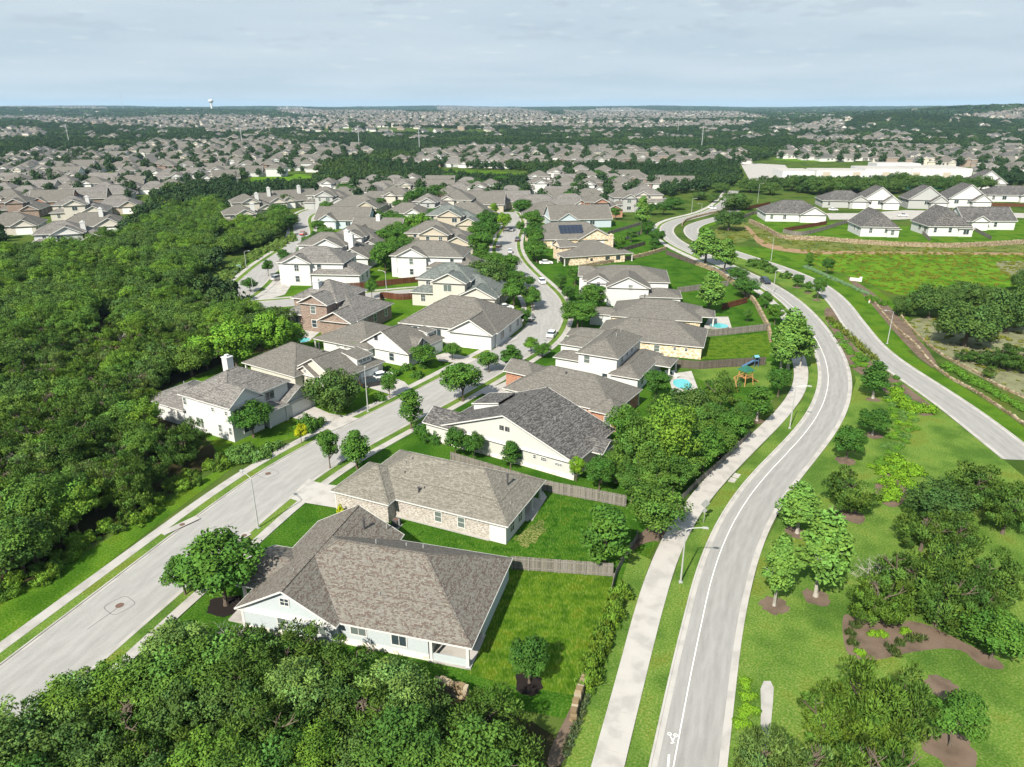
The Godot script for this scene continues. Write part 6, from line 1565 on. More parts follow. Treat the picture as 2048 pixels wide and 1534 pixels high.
func garden_things() -> void:
	mat("tail", lin(0.3, 0.01, 0.01), 0.3)
	mat("green_roof", lin(0.02, 0.1, 0.07), 0.6)
	mat("slide_blue", lin(0.06, 0.12, 0.22), 0.5)
	mat("canopy_blue", lin(0.12, 0.3, 0.36), 0.8)
	mat("bus_yellow", lin(0.6, 0.3, 0.02), 0.5)
	mat("tank_green", lin(0.015, 0.09, 0.085), 0.5)
	mat("hydrant_red", lin(0.5, 0.06, 0.03), 0.5)
	mat("sign_back", lin(0.38, 0.4, 0.41), 0.5).metallic = 0.5
	mat("utility_green", lin(0.2, 0.3, 0.24), 0.6)
	var wm := mat("pool_water", lin(0.1, 0.42, 0.45), 0.05, 0.5)
	wm.albedo_texture = noise_tex(0.05, 256, [[0.2, grey(0.8)], [0.8, grey(1.0)]], 71, 3)
	world_uv(wm, 3.0)
	# play set
	var o := thing("play_set", "wooden play set with a green roof in the fenced yard", "play set", Vector3(PLAY_AT[0], 0, PLAY_AT[1]), 0.5)
	for x: float in [-0.9, 0.9]:
		for z: float in [-0.9, 0.9]:
			var mb := MB.new()
			mb.bar(Vector3(x * 1.25, 0, z * 1.25), Vector3(x * 0.85, 3.0, z * 0.85), 0.14, 0.14)
			part("leg", mb.mesh(), M.play_wood, o)
	var mb := MB.new()
	for k in 7:
		mb.box(Vector3(-0.95, 1.5, -0.95 + k * 0.27), Vector3(0.95, 1.56, -0.72 + k * 0.27))
	part("deck", mb.mesh(), M.play_wood, o)
	mb = MB.new()
	for z: float in [-0.95, 0.95]:
		mb.box(Vector3(-0.95, 1.75, z - 0.03), Vector3(0.95, 1.87, z + 0.03))
		mb.box(Vector3(-0.95, 2.1, z - 0.03), Vector3(0.95, 2.22, z + 0.03))
	part("railing", mb.mesh(), M.play_wood, o)
	mb = MB.new()
	for q in [[-1, -1, 1, -1], [1, -1, 1, 1], [1, 1, -1, 1], [-1, 1, -1, -1]]:
		mb.tri(Vector3(q[2] * 1.25, 2.95, q[3] * 1.25), Vector3(q[0] * 1.25, 2.95, q[1] * 1.25), Vector3(0, 3.9, 0))
	part("roof", mb.mesh(), M.green_roof, o)
	mb = MB.new()
	mb.bar(Vector3(-0.9, 2.6, 0.4), Vector3(-4.2, 2.6, 1.2), 0.14, 0.16)
	mb.bar(Vector3(-4.2, 2.6, 1.2), Vector3(-4.6, 0, 0.2), 0.12, 0.12)
	mb.bar(Vector3(-4.2, 2.6, 1.2), Vector3(-4.3, 0, 2.4), 0.12, 0.12)
	part("swing_beam", mb.mesh(), M.play_wood, o)
	for k in 2:
		mb = MB.new()
		var c := Vector3(-2.0 - k * 1.1, 0.5, 0.67 + k * 0.27)
		mb.box(c + Vector3(-0.25, 0, -0.12), c + Vector3(0.25, 0.05, 0.12))
		mb.tube(c + Vector3(-0.22, 0, 0), c + Vector3(-0.22, 2.05, 0), 0.02, 0.02, 4)
		mb.tube(c + Vector3(0.22, 0, 0), c + Vector3(0.22, 2.05, 0), 0.02, 0.02, 4)
		part("swing", mb.mesh(), M.metal_dark, o)
	mb = MB.new()
	for k in 9:
		mb.bar(Vector3(0.9 + k * 0.28, 1.5 - k * 0.17, -0.4), Vector3(0.9 + k * 0.28, 1.5 - k * 0.17, 0.5), 0.1, 0.06)
	mb.bar(Vector3(0.9, 1.5, -0.4), Vector3(3.2, 0, -0.4), 0.1, 0.12)
	mb.bar(Vector3(0.9, 1.5, 0.5), Vector3(3.2, 0, 0.5), 0.1, 0.12)
	part("ramp", mb.mesh(), M.play_wood, o)
	# toddler slide with a blue canopy
	o = thing("play_slide", "small blue slide with an aqua canopy by the dark fence", "slide", Vector3(SLIDE_AT[0], 0, SLIDE_AT[1]), 0.3)
	mb = MB.new()
	mb.bar(Vector3(-2.6, 0.25, 0), Vector3(0, 1.3, 0), 0.6, 0.1)
	part("chute", mb.mesh(), M.slide_blue, o)
	mb = MB.new()
	for x: float in [0.1, 1.0]:
		for z: float in [-0.45, 0.45]:
			mb.box(Vector3(x - 0.04, 0, z - 0.04), Vector3(x + 0.04, 2.1, z + 0.04))
	mb.box(Vector3(0.05, 1.25, -0.5), Vector3(1.05, 1.32, 0.5))
	part("tower", mb.mesh(), M.slide_blue, o)
	mb = MB.new()
	mb.quad(Vector3(0, 2.1, 0.6), Vector3(1.1, 2.1, 0.6), Vector3(1.1, 2.45, 0), Vector3(0, 2.45, 0))
	mb.quad(Vector3(0, 2.45, 0), Vector3(1.1, 2.45, 0), Vector3(1.1, 2.1, -0.6), Vector3(0, 2.1, -0.6))
	part("canopy", mb.mesh(), M.canopy_blue, o)
	# swimming pools
	for p in [[POOL, "turquoise swimming pool behind the white two storey house"], [POOL2, "dark blue corner of a pool behind the brown brick house"]]:
		var pts := rounded(poly_pts(p[0]), 2)
		o = thing("swimming_pool", p[1], "pool", Vector3.ZERO)
		var rim := MB.new()
		var wide: PackedVector2Array = Geometry2D.offset_polygon(pts, 0.35)[0]
		sheet(rim, wide, 0.075)
		part("coping", rim.mesh(), M.concrete_new, o)
		mb = MB.new()
		sheet(mb, pts, 0.085)
		part("water", mb.mesh(), M.pool_water, o)
	o = thing("raised_pool", "round above-ground pool on the small patio", "pool", Vector3(POOL_RING_AT[0], 0, POOL_RING_AT[1]))
	mb = MB.new()
	mb.tube(Vector3(0, 0, 0), Vector3(0, 0.75, 0), 2.2, 2.2, 28)
	part("wall", mb.mesh(), M.metal, o)
	mb = MB.new()
	mb.disc(Vector3(0, 0.76, 0), 2.1, 28)
	part("water", mb.mesh(), M.pool_water, o)
	# chairs by the pool
	for k in 3:
		o = thing("pool_lounger", "white lounger on the pool terrace", "lounger", Vector3(POOL[0] - 1.5 + k * 1.3, 0.05, POOL[1] - 2.2 + k * 0.2), 0.4, "white loungers by the pool")
		mb = MB.new()
		mb.box(Vector3(-0.32, 0.28, -0.6), Vector3(0.32, 0.36, 1.0))
		mb.box(Vector3(-0.32, 0.0, -0.5), Vector3(-0.26, 0.3, 0.9))
		mb.box(Vector3(0.26, 0.0, -0.5), Vector3(0.32, 0.3, 0.9))
		part("seat", mb.mesh(), M.trim, o)
		mb = MB.new()
		mb.bar(Vector3(0, 0.34, -0.55), Vector3(0, 0.85, -1.1), 0.64, 0.07)
		part("backrest", mb.mesh(), M.trim, o)
	# road sign seen from behind
	o = thing("road_sign", "grey back of a square road sign beside the long walk", "road sign", Vector3(SIGN_AT[0], 0, SIGN_AT[1]), 0.25)
	mb = MB.new()
	mb.box(Vector3(-0.03, 0, -0.03), Vector3(0.03, 3.0, 0.03))
	part("pole", mb.mesh(), M.metal, o)
	for y: float in [2.75, 1.75]:
		mb = MB.new()
		var s := 0.48 if y > 2 else 0.3
		mb.box(Vector3(-s, -s, -0.05), Vector3(s, s, -0.03), Transform3D(Basis(Vector3(0, 0, 1), PI / 4), Vector3(0, y, 0)))
		part("plate", mb.mesh(), M.sign_back, o)
	for p in [LID_A, LID_B]:
		mb = MB.new()
		mb.box(Vector3(-0.45, 0, -0.65), Vector3(0.45, 0.09, 0.65), Transform3D(Basis(Vector3.UP, -0.6), Vector3.ZERO))
		mb.box(Vector3(-0.38, 0.09, -0.58), Vector3(0.38, 0.105, 0.58), Transform3D(Basis(Vector3.UP, -0.6), Vector3.ZERO))
		one("utility_vault", mb, M.concrete_new, "concrete utility lid set in the verge grass", "utility lid", "utility lids in the boulevard verge").position = Vector3(p[0], 0.02, p[1])
	o = thing("air_conditioner", "dark air conditioner unit beside the brick wall", "air conditioner", Vector3(AC_AT[0], 0, AC_AT[1]), -0.42)
	mb = MB.new()
	mb.box(Vector3(-0.45, 0.08, -0.45), Vector3(0.45, 1.0, 0.45))
	part("case", mb.mesh(), M.metal_dark, o)
	mb = MB.new()
	mb.disc(Vector3(0, 1.01, 0), 0.36, 16)
	part("fan_grille", mb.mesh(), M.iron, o)
	mb = MB.new()
	mb.box(Vector3(-0.6, 0, -0.6), Vector3(0.6, 0.08, 0.6))
	part("pad", mb.mesh(), M.concrete, o)
	o = thing("fire_hydrant", "white hydrant with a red cap at the mulch strip", "hydrant", Vector3(HYDRANT_AT[0], 0, HYDRANT_AT[1]))
	mb = MB.new()
	mb.tube(Vector3(0, 0, 0), Vector3(0, 0.8, 0), 0.16, 0.14, 10)
	mb.tube(Vector3(-0.28, 0.55, 0), Vector3(0.28, 0.55, 0), 0.08, 0.08, 8)
	part("barrel", mb.mesh(), M.trim, o)
	mb = MB.new()
	mb.tube(Vector3(0, 0.8, 0), Vector3(0, 1.0, 0), 0.19, 0.06, 10)
	part("cap", mb.mesh(), M.hydrant_red, o)
	o = thing("monument_sign", "low white stone entrance sign in the meadow, seen from behind", "sign", Vector3(MONUMENT_AT[0], 0, MONUMENT_AT[1]), -0.6)
	mb = MB.new()
	mb.box(Vector3(-1.8, 0, -0.2), Vector3(0.9, 0.9, 0.2))
	part("wall", mb.mesh(), M.stone_white, o)
	mb = MB.new()
	mb.box(Vector3(0.9, 0, -0.3), Vector3(1.6, 1.3, 0.3))
	mb.box(Vector3(0.85, 1.3, -0.35), Vector3(1.65, 1.4, 0.35))
	part("pillar", mb.mesh(), M.stone_white, o)
	for p in [[UTILITY_A, 1.6], [UTILITY_B, 0.9], [BOX_AT, 0.7]]:
		o = thing("utility_box", "pale green utility cabinet beside the sidewalk", "utility box", Vector3(p[0][0], 0, p[0][1]), 0.7, "utility cabinets")
		mb = MB.new()
		mb.box(Vector3(-0.6, 0, -0.5), Vector3(0.6, p[1], 0.5))
		mb.box(Vector3(-0.65, p[1], -0.55), Vector3(0.65, p[1] + 0.06, 0.55))
		part("cabinet", mb.mesh(), M.utility_green, o)
		mb = MB.new()
		mb.box(Vector3(-0.8, 0, -0.7), Vector3(0.8, 0.12, 0.7))
		part("pad", mb.mesh(), M.concrete, o)
	for p in [[INLET_AT, "long concrete storm drain inlet with a rusty lid at the kerb", 2.4], [INLET_B, "short concrete drain lid at the kerb by the large tree", 0.9]]:
		o = thing("storm_drain", p[1], "storm drain", Vector3(p[0][0], 0.0, p[0][1]), 0.93)
		mb = MB.new()
		mb.box(Vector3(-p[2], 0.0, -0.6), Vector3(p[2], 0.2, 0.5))
		part("slab", mb.mesh(), M.concrete, o)
		mb = MB.new()
		mb.disc(Vector3(0.2, 0.215, 0), 0.34, 18)
		part("lid", mb.mesh(), M.iron, o)
		mb = MB.new()
		mb.box(Vector3(-p[2] * 0.9, 0.05, 0.48), Vector3(p[2] * 0.9, 0.17, 0.515))
		part("mouth", mb.mesh(), M.trim_dark, o)
	o = thing("school_bus", "yellow bus parked by the pond", "bus", Vector3(BUS_AT[0], 0, BUS_AT[1]), 0.1)
	mb = MB.new()
	mb.box(Vector3(-5, 0.5, -1.2), Vector3(4, 2.9, 1.2))
	mb.box(Vector3(4, 0.5, -1.1), Vector3(5.4, 1.7, 1.1))
	part("body", mb.mesh(), M.bus_yellow, o)
	mb = MB.new()
	mb.box(Vector3(-4.7, 1.7, -1.22), Vector3(3.8, 2.4, 1.22))
	part("windows", mb.mesh(), M.glass, o)
	for x: float in [-3.2, 3.8]:
		for z: float in [-1.05, 1.05]:
			mb = MB.new()
			mb.tube(Vector3(x, 0.5, z + 0.15), Vector3(x, 0.5, z - 0.15), 0.5, 0.5, 12)
			mb.tube(Vector3(x, 0.5, z - 0.15), Vector3(x, 0.5, z + 0.15), 0.5, 0.5, 12)
			part("wheel", mb.mesh(), M.metal_dark, o)
	for p in [TANK_A, TANK_B]:
		o = thing("water_tank", "dark green round tank half hidden by oaks", "tank", Vector3(p[0], 0, p[1]), 0.0, "green tanks behind the oaks")
		mb = MB.new()
		mb.tube(Vector3(0, 0, 0), Vector3(0, 7.0, 0), 3.6, 3.6, 24)
		part("shell", mb.mesh(), M.tank_green, o)
		mb = MB.new()
		mb.tube(Vector3(0, 7.0, 0), Vector3(0, 7.8, 0), 3.7, 0.4, 24)
		part("roof", mb.mesh(), M.tank_green, o)
	for p in RINGS:
		mb = MB.new()
		var rr := RandomNumberGenerator.new()
		rr.seed = int(p[0] * 100)
		var pts := PackedVector2Array()
		for k in 22:
			var a := TAU * k / 22
			pts.append(Vector2(p[0] + sin(a) * p[2] * rr.randf_range(0.7, 1.15), p[1] + cos(a) * p[2] * rr.randf_range(0.7, 1.15)))
		sheet(mb, rounded(pts, 1), 0.03)
		struct("mulch_ring", mb, M[p[3]])

# ---------------------------------------------------------------- the houses that stand nearest, one by one
func near_houses() -> void:
	var B := "siding_blue"
	make_house("house", "pale blue sided house with a mottled brown shingle roof and front gable", "", Vector3(-16, 0, -62), 15, [
		[-10.5, 14.2, -9.3, 5.6, 2.9, 4.2, "x", -1, -1, B, [-10.0, 9.6, -8.85, 5.15]], [-10.75, 0.6, -10.4, 6.35, 2.93, 3.15, "z", 0.0, 0.0, B], [-13.0, -5.0, -4.6, 3.0, 2.9, 1.5, "x", 0.0, -1, B, [-10.2, -6, -4.2, 2.6]]],
		[[1, "S", -5.1, 4.1, 0.9, 0.8, "m"], [1, "S", -5.7, 0.95, 0.9, 1.5, "b"], [1, "S", -1.6, 1.35, 1.5, 1.0, "b"], [0, "S", 2.3, 1.5, 1.6, 0.9, "b"], [0, "S", 6.6, 1.2, 1.5, 1.2, "w"], [1, "W", -7.0, 0.02, 4.8, 2.2, "g"], [1, "W", 3.6, 1.0, 1.2, 1.5, "w"], [1, "W", 0.8, 0.05, 1.0, 2.1, "d"]],
		"roof_mottled", {"base": "stone_white", "posts": [[13.6, 5.1, 2.7], [9.9, 5.1, 2.7], [13.6, 0.7, 2.7], [-12.4, 2.4, 2.7], [-12.4, -4.0, 2.7], [-10.2, 5.8, 2.7]], "slabs": [[9.6, 13.9, 0.4, 5.3, 0.2], [-12.7, -10.3, -4.2, 5.2, 0.2]],
		"boxes": [[9.6, 13.75, -9.05, 0.45, 2.73, B], [10.0, 13.7, 4.95, 5.15, 0.95, B]], "band": [[-10.3, 0.15, 5.92, 2.75]],
		"pipes": [[-1.5, 1.2, 5.2, 0.25], [3.5, 2.5, 4.6, 0.25], [-6.2, 2.2, 5.3, 0.3], [0.5, -3.4, 6.4, 0.3], [3.2, -5.2, 5.4, 0.2], [5.0, -5.6, 5.2, 0.2], [-3.0, -7.5, 5.2, 0.9], [-1.2, -9.6, 4.5, 0.3], [-0.4, -11.3, 4.0, 0.3]]})
	make_house("house", "pale brick house with a plain tan hip roof and a wide driveway", "", Vector3(-9, 0, -83), 24, [
		[-11.5, 11.6, -7.35, 5.15, 2.9, 3.6, "x", -1, -1, "brick_pale", [-11, 8.9, -6.9, 4.7]], [-13.4, -4.3, -2.2, 6.8, 2.93, 2.75, "x", -1, -1, "brick_pale"]],
		[[0, "S", 1.7, 0.9, 0.9, 1.4, "b"], [0, "S", 5.0, 0.9, 0.9, 1.4, "b"], [1, "W", 2.3, 0.02, 4.8, 2.2, "g"]],
		"roof_tan", {"boxes": [[8.9, 11.15, -1.2, 4.7, 2.73, "siding_white"], [-13.02, -12.9, -1.7, 6.36, 2.74, "siding_white"]], "posts": [[11.0, -6.8, 2.7], [11.0, -3.9, 2.7]], "slabs": [[8.9, 11.6, -7, -1.2, 0.12], [-11.0, 8.9, 4.7, 4.85, 0.2]],
		"side_windows": [[11.16, 2.9, 0.9, 1.0, 1.5], [11.16, 0.4, 0.9, 1.0, 1.5]],
		"pipes": [[-5.5, 0.3, 5.3, 0.5], [-4.9, -0.4, 5.6, 0.6], [-5.6, 1.0, 5.0, 0.35], [-4.9, 1.7, 4.7, 0.5], [-2.2, -0.1, 5.5, 0.35], [-1.7, 3.6, 3.6, 0.8], [-1.2, 3.0, 3.9, 0.5], [7.2, 1.2, 4.6, 0.5], [8.6, -1.4, 5.0, 1.1], [8.9, 3.4, 3.6, 0.3], [10.2, 1.2, 3.6, 0.3]]})
	make_house("house", "white board-sided house with a broad charcoal roof and long gable wall", "", Vector3(2, 0, -103), 32, [
		[-11.5, 13.0, -6.0, 7.6, 3.0, 4.6, "z", 0.0, 0.0, "siding_sage"], [-14.4, -6.0, 1.8, 7.9, 3.03, 1.7, "x", 0.0, -1, "siding_sage"], [8.0, 14.8, -2.8, 2.4, 2.7, 1.2, "x", -1, 0.0, "siding_sage", [8, 9, -2, 2]]],
		[[0, "S", 0.3, 5.1, 0.55, 0.5, "m", 1], [0, "S", 1.3, 5.1, 0.55, 0.5, "m", 1], [0, "S", -4.2, 2.5, 0.5, 0.5, "m", 1], [0, "S", -3.3, 2.5, 0.5, 0.5, "m", 1], [0, "S", 3.6, 0.95, 1.0, 1.6, "b"], [0, "S", 6.1, 1.8, 0.5, 0.55, "w"], [0, "S", 7.6, 1.8, 0.9, 0.5, "w"], [0, "S", 10.1, 1.7, 1.2, 0.35, "w"], [0, "S", -7.5, 1.0, 0.9, 1.4, "w"], [0, "E", -3.8, 0.9, 1.6, 1.5, "w"], [0, "E", 4.8, 0.9, 1.2, 1.5, "w"], [1, "W", 4.8, 0.02, 4.4, 2.2, "g"]],
		"roof_dark", {"base": "stone_white", "posts": [[14.3, 2.0, 2.6], [14.3, -2.4, 2.6]], "band": [[-11.0, 12.5, 7.2, 2.85]], "battens": [-10.6, 12.2, 7.15],
		"shed": [[-4.2, -9.4, -4.2, 1.2, 5.0, 6.2, "siding_white"]], "pipes": [[-1.5, -2.5, 6.7, 0.6], [6.0, 1.0, 5.9, 0.3], [8.5, -3.0, 4.8, 0.3]], "slabs": [[12.5, 15.2, -3.2, 3.0, 0.12]]})
	make_house("house", "big white two storey house with a tall chimney at the wood edge", "", Vector3(-49, 0, -110), 30, [
		[-4.7, 6.9, -9.5, 4.3, 6.0, 3.4, "z", -1, -1, "siding_white"], [0.0, 8.1, -2.6, 4.4, 6.03, 2.4, "x", -1, 0.0, "siding_white"], [-14.5, -3.8, -6.0, 4.45, 3.2, 1.9, "x", -1, -1, "siding_white"], [0.0, 8.4, -14.0, -6.6, 3.0, 2.0, "x", -1, 0.0, "siding_white"], [4.0, 8.7, -7.0, -2.4, 2.9, 0.9, "z", -1, -1, "siding_white"]],
		[[0, "S", -3.6, 4.2, 0.7, 1.2, "b"], [0, "S", -2.8, 1.0, 0.7, 1.3, "b"], [0, "S", -0.9, 0.75, 0.8, 1.7, "b"], [0, "S", 0.2, 0.75, 0.8, 1.7, "b"], [1, "S", 3.4, 4.5, 0.55, 0.65, "b"], [1, "S", 6.6, 4.5, 0.55, 0.65, "b"], [1, "S", 4.6, 1.2, 0.7, 1.2, "b"], [1, "S", 7.0, 1.2, 0.6, 1.2, "b"], [1, "E", 0.9, 3.6, 2.2, 1.6, "m"], [1, "E", 0.9, 0.8, 2.0, 1.6, "w"], [0, "E", -5.0, 4.0, 1.9, 1.4, "m"], [3, "E", -10.3, 0.02, 4.3, 2.2, "g"]],
		"roof_grey", {"chimneys": [[-3.0, -5.0, 9.9]], "pipes": [[0.5, 0.3, 8.0, 0.25], [1.1, 0.9, 7.7, 0.25], [-11, -1.5, 4.9, 0.2], [3.6, 2.2, 7.0, 0.25]], "posts": [[8.3, -6.6, 2.7], [8.3, -2.8, 2.7]]})
	make_house("house", "cream house with a shed dormer and a small front gable", "", Vector3(-40, 0, -133), 33, [
		[-11.4, 4.0, -6.5, 7.5, 2.9, 3.6, "x", -1, -1, "siding_cream", [-9.2, 3.6, -6.1, 7.1]], [0.0, 12.2, -8.5, 4.9, 2.93, 3.3, "z", -1, 0.0, "siding_cream"], [1.3, 7.4, -1.0, 5.6, 2.96, 1.75, "z", -1, 0.0, "siding_cream"]],
		[[2, "S", 4.3, 3.2, 0.6, 0.6, "m"], [2, "S", 3.2, 0.9, 1.2, 1.4, "b"], [0, "S", -3.0, 0.9, 1.2, 1.4, "w"], [0, "S", -6.5, 0.9, 1.0, 1.4, "w"], [1, "E", -4.3, 0.02, 4.8, 2.2, "g"], [1, "E", 2.2, 0.9, 1.4, 1.5, "w"]],
		"roof_taupe", {"shed": [[7.0, 11.2, -6.2, -1.8, 4.95, 5.75, "siding_white", 3]], "posts": [[-10.9, 6.9, 2.7], [-10.9, 2.5, 2.7]], "pipes": [[1.0, -1.8, 5.6, 0.9], [-3, 3, 5.0, 0.3]]})
	make_house("house", "white house with a steep gable, dormers and a covered front porch", "", Vector3(-28, 0, -160), 30, [
		[-8.0, 8.0, 2.0, 17.7, 2.9, 3.2, "x", -1, -1, "siding_white", [-5.2, 7.6, 2.5, 17.2]], [3.5, 17.2, 3.0, 16.2, 3.0, 3.9, "z", -1, 0.0, "siding_white"], [10.0, 17.0, 8.8, 13.2, 3.5, 1.7, "x", -1, 0.0, "siding_white"]],
		[[1, "S", 8.6, 4.7, 0.7, 0.9, "w", 1], [1, "S", 7.0, 1.3, 0.6, 0.7, "w"], [1, "S", 12.5, 0.8, 1.2, 1.6, "w"], [2, "E", 11.0, 3.5, 1.2, 0.9, "w", 1], [1, "E", 5.4, 0.02, 3.6, 2.2, "g"], [0, "S", -1.0, 2.1, 0.7, 0.4, "w"], [0, "S", 1.2, 2.1, 0.7, 0.4, "w"]],
		"roof_taupe", {"posts": [[17.0, 15.8, 2.8], [17.0, 12.0, 2.8], [-7.6, 17.2, 2.7], [-7.6, 11.0, 2.7]], "shed": [[12.5, 15.6, 4.2, 7.2, 4.9, 5.4, "siding_white", 2]]})
	make_house("house", "red brick and sage house with a wide hip roof and corner bay", "", Vector3(16, 0, -117), 32, [
		[-16.0, 5.6, -5.0, 7.9, 3.0, 3.6, "x", -1, -1, "brick_red"], [-19.8, -13.0, -4.3, 1.8, 3.7, 1.6, "x", 0.0, -1, "brick_red"], [1.6, 6.9, 3.2, 8.7, 3.03, 1.9, "z", -1, -1, "brick_red"]],
		[[2, "S", 4.9, 0.8, 1.1, 1.6, "b"], [0, "S", 0.2, 1.6, 0.8, 0.7, "w"], [2, "E", 6.0, 0.8, 1.2, 1.6, "b"], [0, "E", 1.0, 0.8, 1.6, 1.6, "w"], [0, "S", -9.0, 2.0, 0.9, 0.6, "b"]],
		"roof_taupe", {"boxes": [[-15.6, -1.5, 7.44, 7.52, 2.8, "siding_sage"]], "pipes": [[-8.5, 1.2, 6.0, 0.5], [-6.0, 2.5, 5.4, 0.9], [-10.5, -0.5, 5.5, 0.3], [-2.5, 4.0, 4.7, 0.3], [-0.5, 0.5, 5.4, 0.2]], "posts": [[5.1, -4.4, 2.7]]})
	make_house("house", "white two storey house beside the turquoise pool", "", Vector3(27, 0, -132), 27, [
		[-12.4, -3.7, -7.6, 8.0, 5.8, 2.4, "z", -1, -1, "siding_white"], [-5.2, 1.0, -7.0, 9.4, 3.0, 1.6, "z", -1, -1, "siding_white"], [-21.0, -11.5, -9.5, -3.5, 3.0, 1.4, "x", -1, -1, "siding_white"], [-18.5, -11.0, 0.0, 5.0, 3.0, 1.1, "x", -1, -1, "siding_white"], [-2.0, 4.2, -6.4, -0.5, 2.7, 1.1, "x", -1, -1, "siding_white", [-1, 0.5, -6, -1]]],
		[[0, "S", -10.2, 3.9, 1.1, 1.4, "b"], [0, "E", 4.5, 4.0, 0.9, 1.3, "b"], [0, "E", 1.5, 4.4, 0.9, 0.7, "w"], [0, "E", -1.5, 4.4, 0.9, 0.7, "w"], [0, "E", -5.0, 4.0, 1.1, 1.3, "b"], [1, "E", 6.0, 0.8, 1.3, 1.7, "w"], [1, "E", 2.0, 0.8, 1.3, 1.7, "w"], [0, "S", -6.4, 0.9, 1.0, 1.4, "w"]],
		"roof_taupe", {"posts": [[3.9, -6.0, 2.5], [3.9, -0.9, 2.5]], "pipes": [[-7.0, 0, 8.0, 0.3], [-9, 3, 7.2, 0.3], [-7.2, -3.2, 7.9, 0.3]]})
	make_house("house", "long tan stone house with a low hip roof and striped back lawn", "", Vector3(35, 0, -160), 18, [
		[-13.0, 10.6, 1.0, 15.2, 2.9, 3.3, "x", -1, -1, "stone_tan"], [-19.2, -8.0, 10.3, 16.1, 2.95, 1.3, "x", -1, -1, "siding_white"]],
		[[0, "S", 0.8, 0.9, 1.1, 1.4, "b"], [0, "S", 4.6, 1.6, 0.5, 0.6, "w"], [0, "S", 7.0, 1.6, 0.5, 0.6, "w"], [0, "E", 12.5, 0.9, 1.2, 1.5, "b"], [0, "E", 5.0, 0.9, 1.4, 1.5, "w"]],
		"roof_taupe", {"pipes": [[-4, 9, 5.8, 0.4], [2, 6, 5.2, 0.4], [5, 9.5, 4.9, 0.3]]})
	make_house("house", "tan stone house with a white corner patio and a round raised pool", "", Vector3(32, 0, -185), 14, [
		[-3.6, 18.1, 5.0, 19.9, 2.9, 3.0, "x", -1, -1, "stone_tan"], [14.5, 21.2, 8.6, 15.4, 2.93, 1.4, "x", -1, -1, "siding_white", [15, 18, 9, 15]], [-9.0, -1.0, 13.5, 19.0, 2.9, 1.2, "x", -1, -1, "siding_white"]],
		[[0, "S", 6.0, 0.9, 1.2, 1.4, "w"], [0, "S", 11.0, 0.9, 1.2, 1.4, "w"], [0, "E", 17.5, 0.9, 1.2, 1.4, "w"]],
		"roof_taupe", {"posts": [[20.8, 15.0, 2.7], [20.8, 9.0, 2.7]], "pipes": [[4, 12, 5.8, 0.9], [9, 11, 5.5, 0.4], [12, 13, 5.3, 0.3]]})
	make_house("house", "white board and batten two storey house with several gables", "", Vector3(30, 0, -215), 8, [
		[-7.6, 16.4, 6.0, 22.4, 5.5, 2.8, "x", -1, -1, "siding_white"], [-1.0, 10.9, 14.0, 28.8, 5.2, 2.9, "z", -1, 0.0, "siding_white"], [8.0, 19.3, 20.0, 29.2, 3.0, 1.5, "x", -1, -1, "siding_white"], [-9.0, -1.5, 9.0, 17.0, 5.4, 2.1, "x", 0.0, -1, "siding_white"], [-6.5, 0.5, 18.0, 24.5, 5.3, 2.0, "z", -1, 0.0, "siding_white"]],
		[[1, "S", 5.6, 4.6, 1.1, 1.3, "b"], [0, "W", 12.0, 3.8, 1.1, 1.4, "w"], [3, "W", 13.0, 4.0, 1.2, 1.4, "w"], [4, "S", -3.0, 4.2, 0.9, 1.2, "w"], [0, "E", 12.0, 3.8, 1.2, 1.4, "b"]],
		"roof_taupe", {"battens": [-0.5, 10.4, 28.36]})
	make_house("house", "tan stone house with gabled dormers and a columned corner porch", "", Vector3(27.7, 0, -250), -18, [
		[-10.0, 10.0, -9.0, 8.0, 3.0, 3.8, "x", -1, -1, "stone_tan"], [-13.5, -5.0, 1.0, 8.3, 3.0, 1.9, "x", -1, -1, "stone_tan", [-11, -5, 1.4, 7.8]], [8.0, 13.0, 2.0, 7.4, 2.8, 1.0, "x", -1, -1, "stone_tan", [8, 10, 3, 7]], [-12.0, -4.0, -7.0, 0.5, 5.0, 1.9, "x", 0.0, -1, "stone_tan"]],
		[[0, "S", 3.0, 1.0, 1.4, 1.2, "w", 1], [0, "S", -3.0, 1.2, 0.7, 0.7, "w", 1], [0, "S", 7.0, 1.0, 1.4, 1.2, "w", 1], [3, "W", -3.2, 3.8, 1.0, 1.0, "w", 1], [1, "W", 4.5, 0.9, 1.0, 1.5, "w", 1]],
		"roof_taupe", {"posts": [[-13.0, 7.8, 2.8], [-13.0, 1.6, 2.8], [12.6, 7.0, 2.6]], "chimneys": [[9.0, -3.0, 7.6, "stone_tan"]]})
	for k in HOUSES.size():
		var h: Array = HOUSES[k]
		var o := plain_house("house", h[8], h[9], Vector3(h[0], 0, h[1]), h[2], h[3], h[4], h[5], h[6], h[7], 500 + k, h[10])
		if h[10].has("solar"):
			var mb := MB.new()
			var p: float = (h[5] / 2 * 0.55) / (h[5] / 2)
			for i in 6:
				for j in 2:
					var a := Vector3(-3.6 + i * 1.25, 0, 1.6 + j * 1.85)
					var y0: float = 2.9 + (h[5] / 2 - a.z - 1.8) * p + 0.12
					var y1: float = 2.9 + (h[5] / 2 - a.z) * p + 0.12
					mb.quad(Vector3(a.x, y0, a.z + 1.8), Vector3(a.x + 1.2, y0, a.z + 1.8), Vector3(a.x + 1.2, y1, a.z), Vector3(a.x, y1, a.z))
			part("solar_panels", mb.mesh(), M.solar, o)

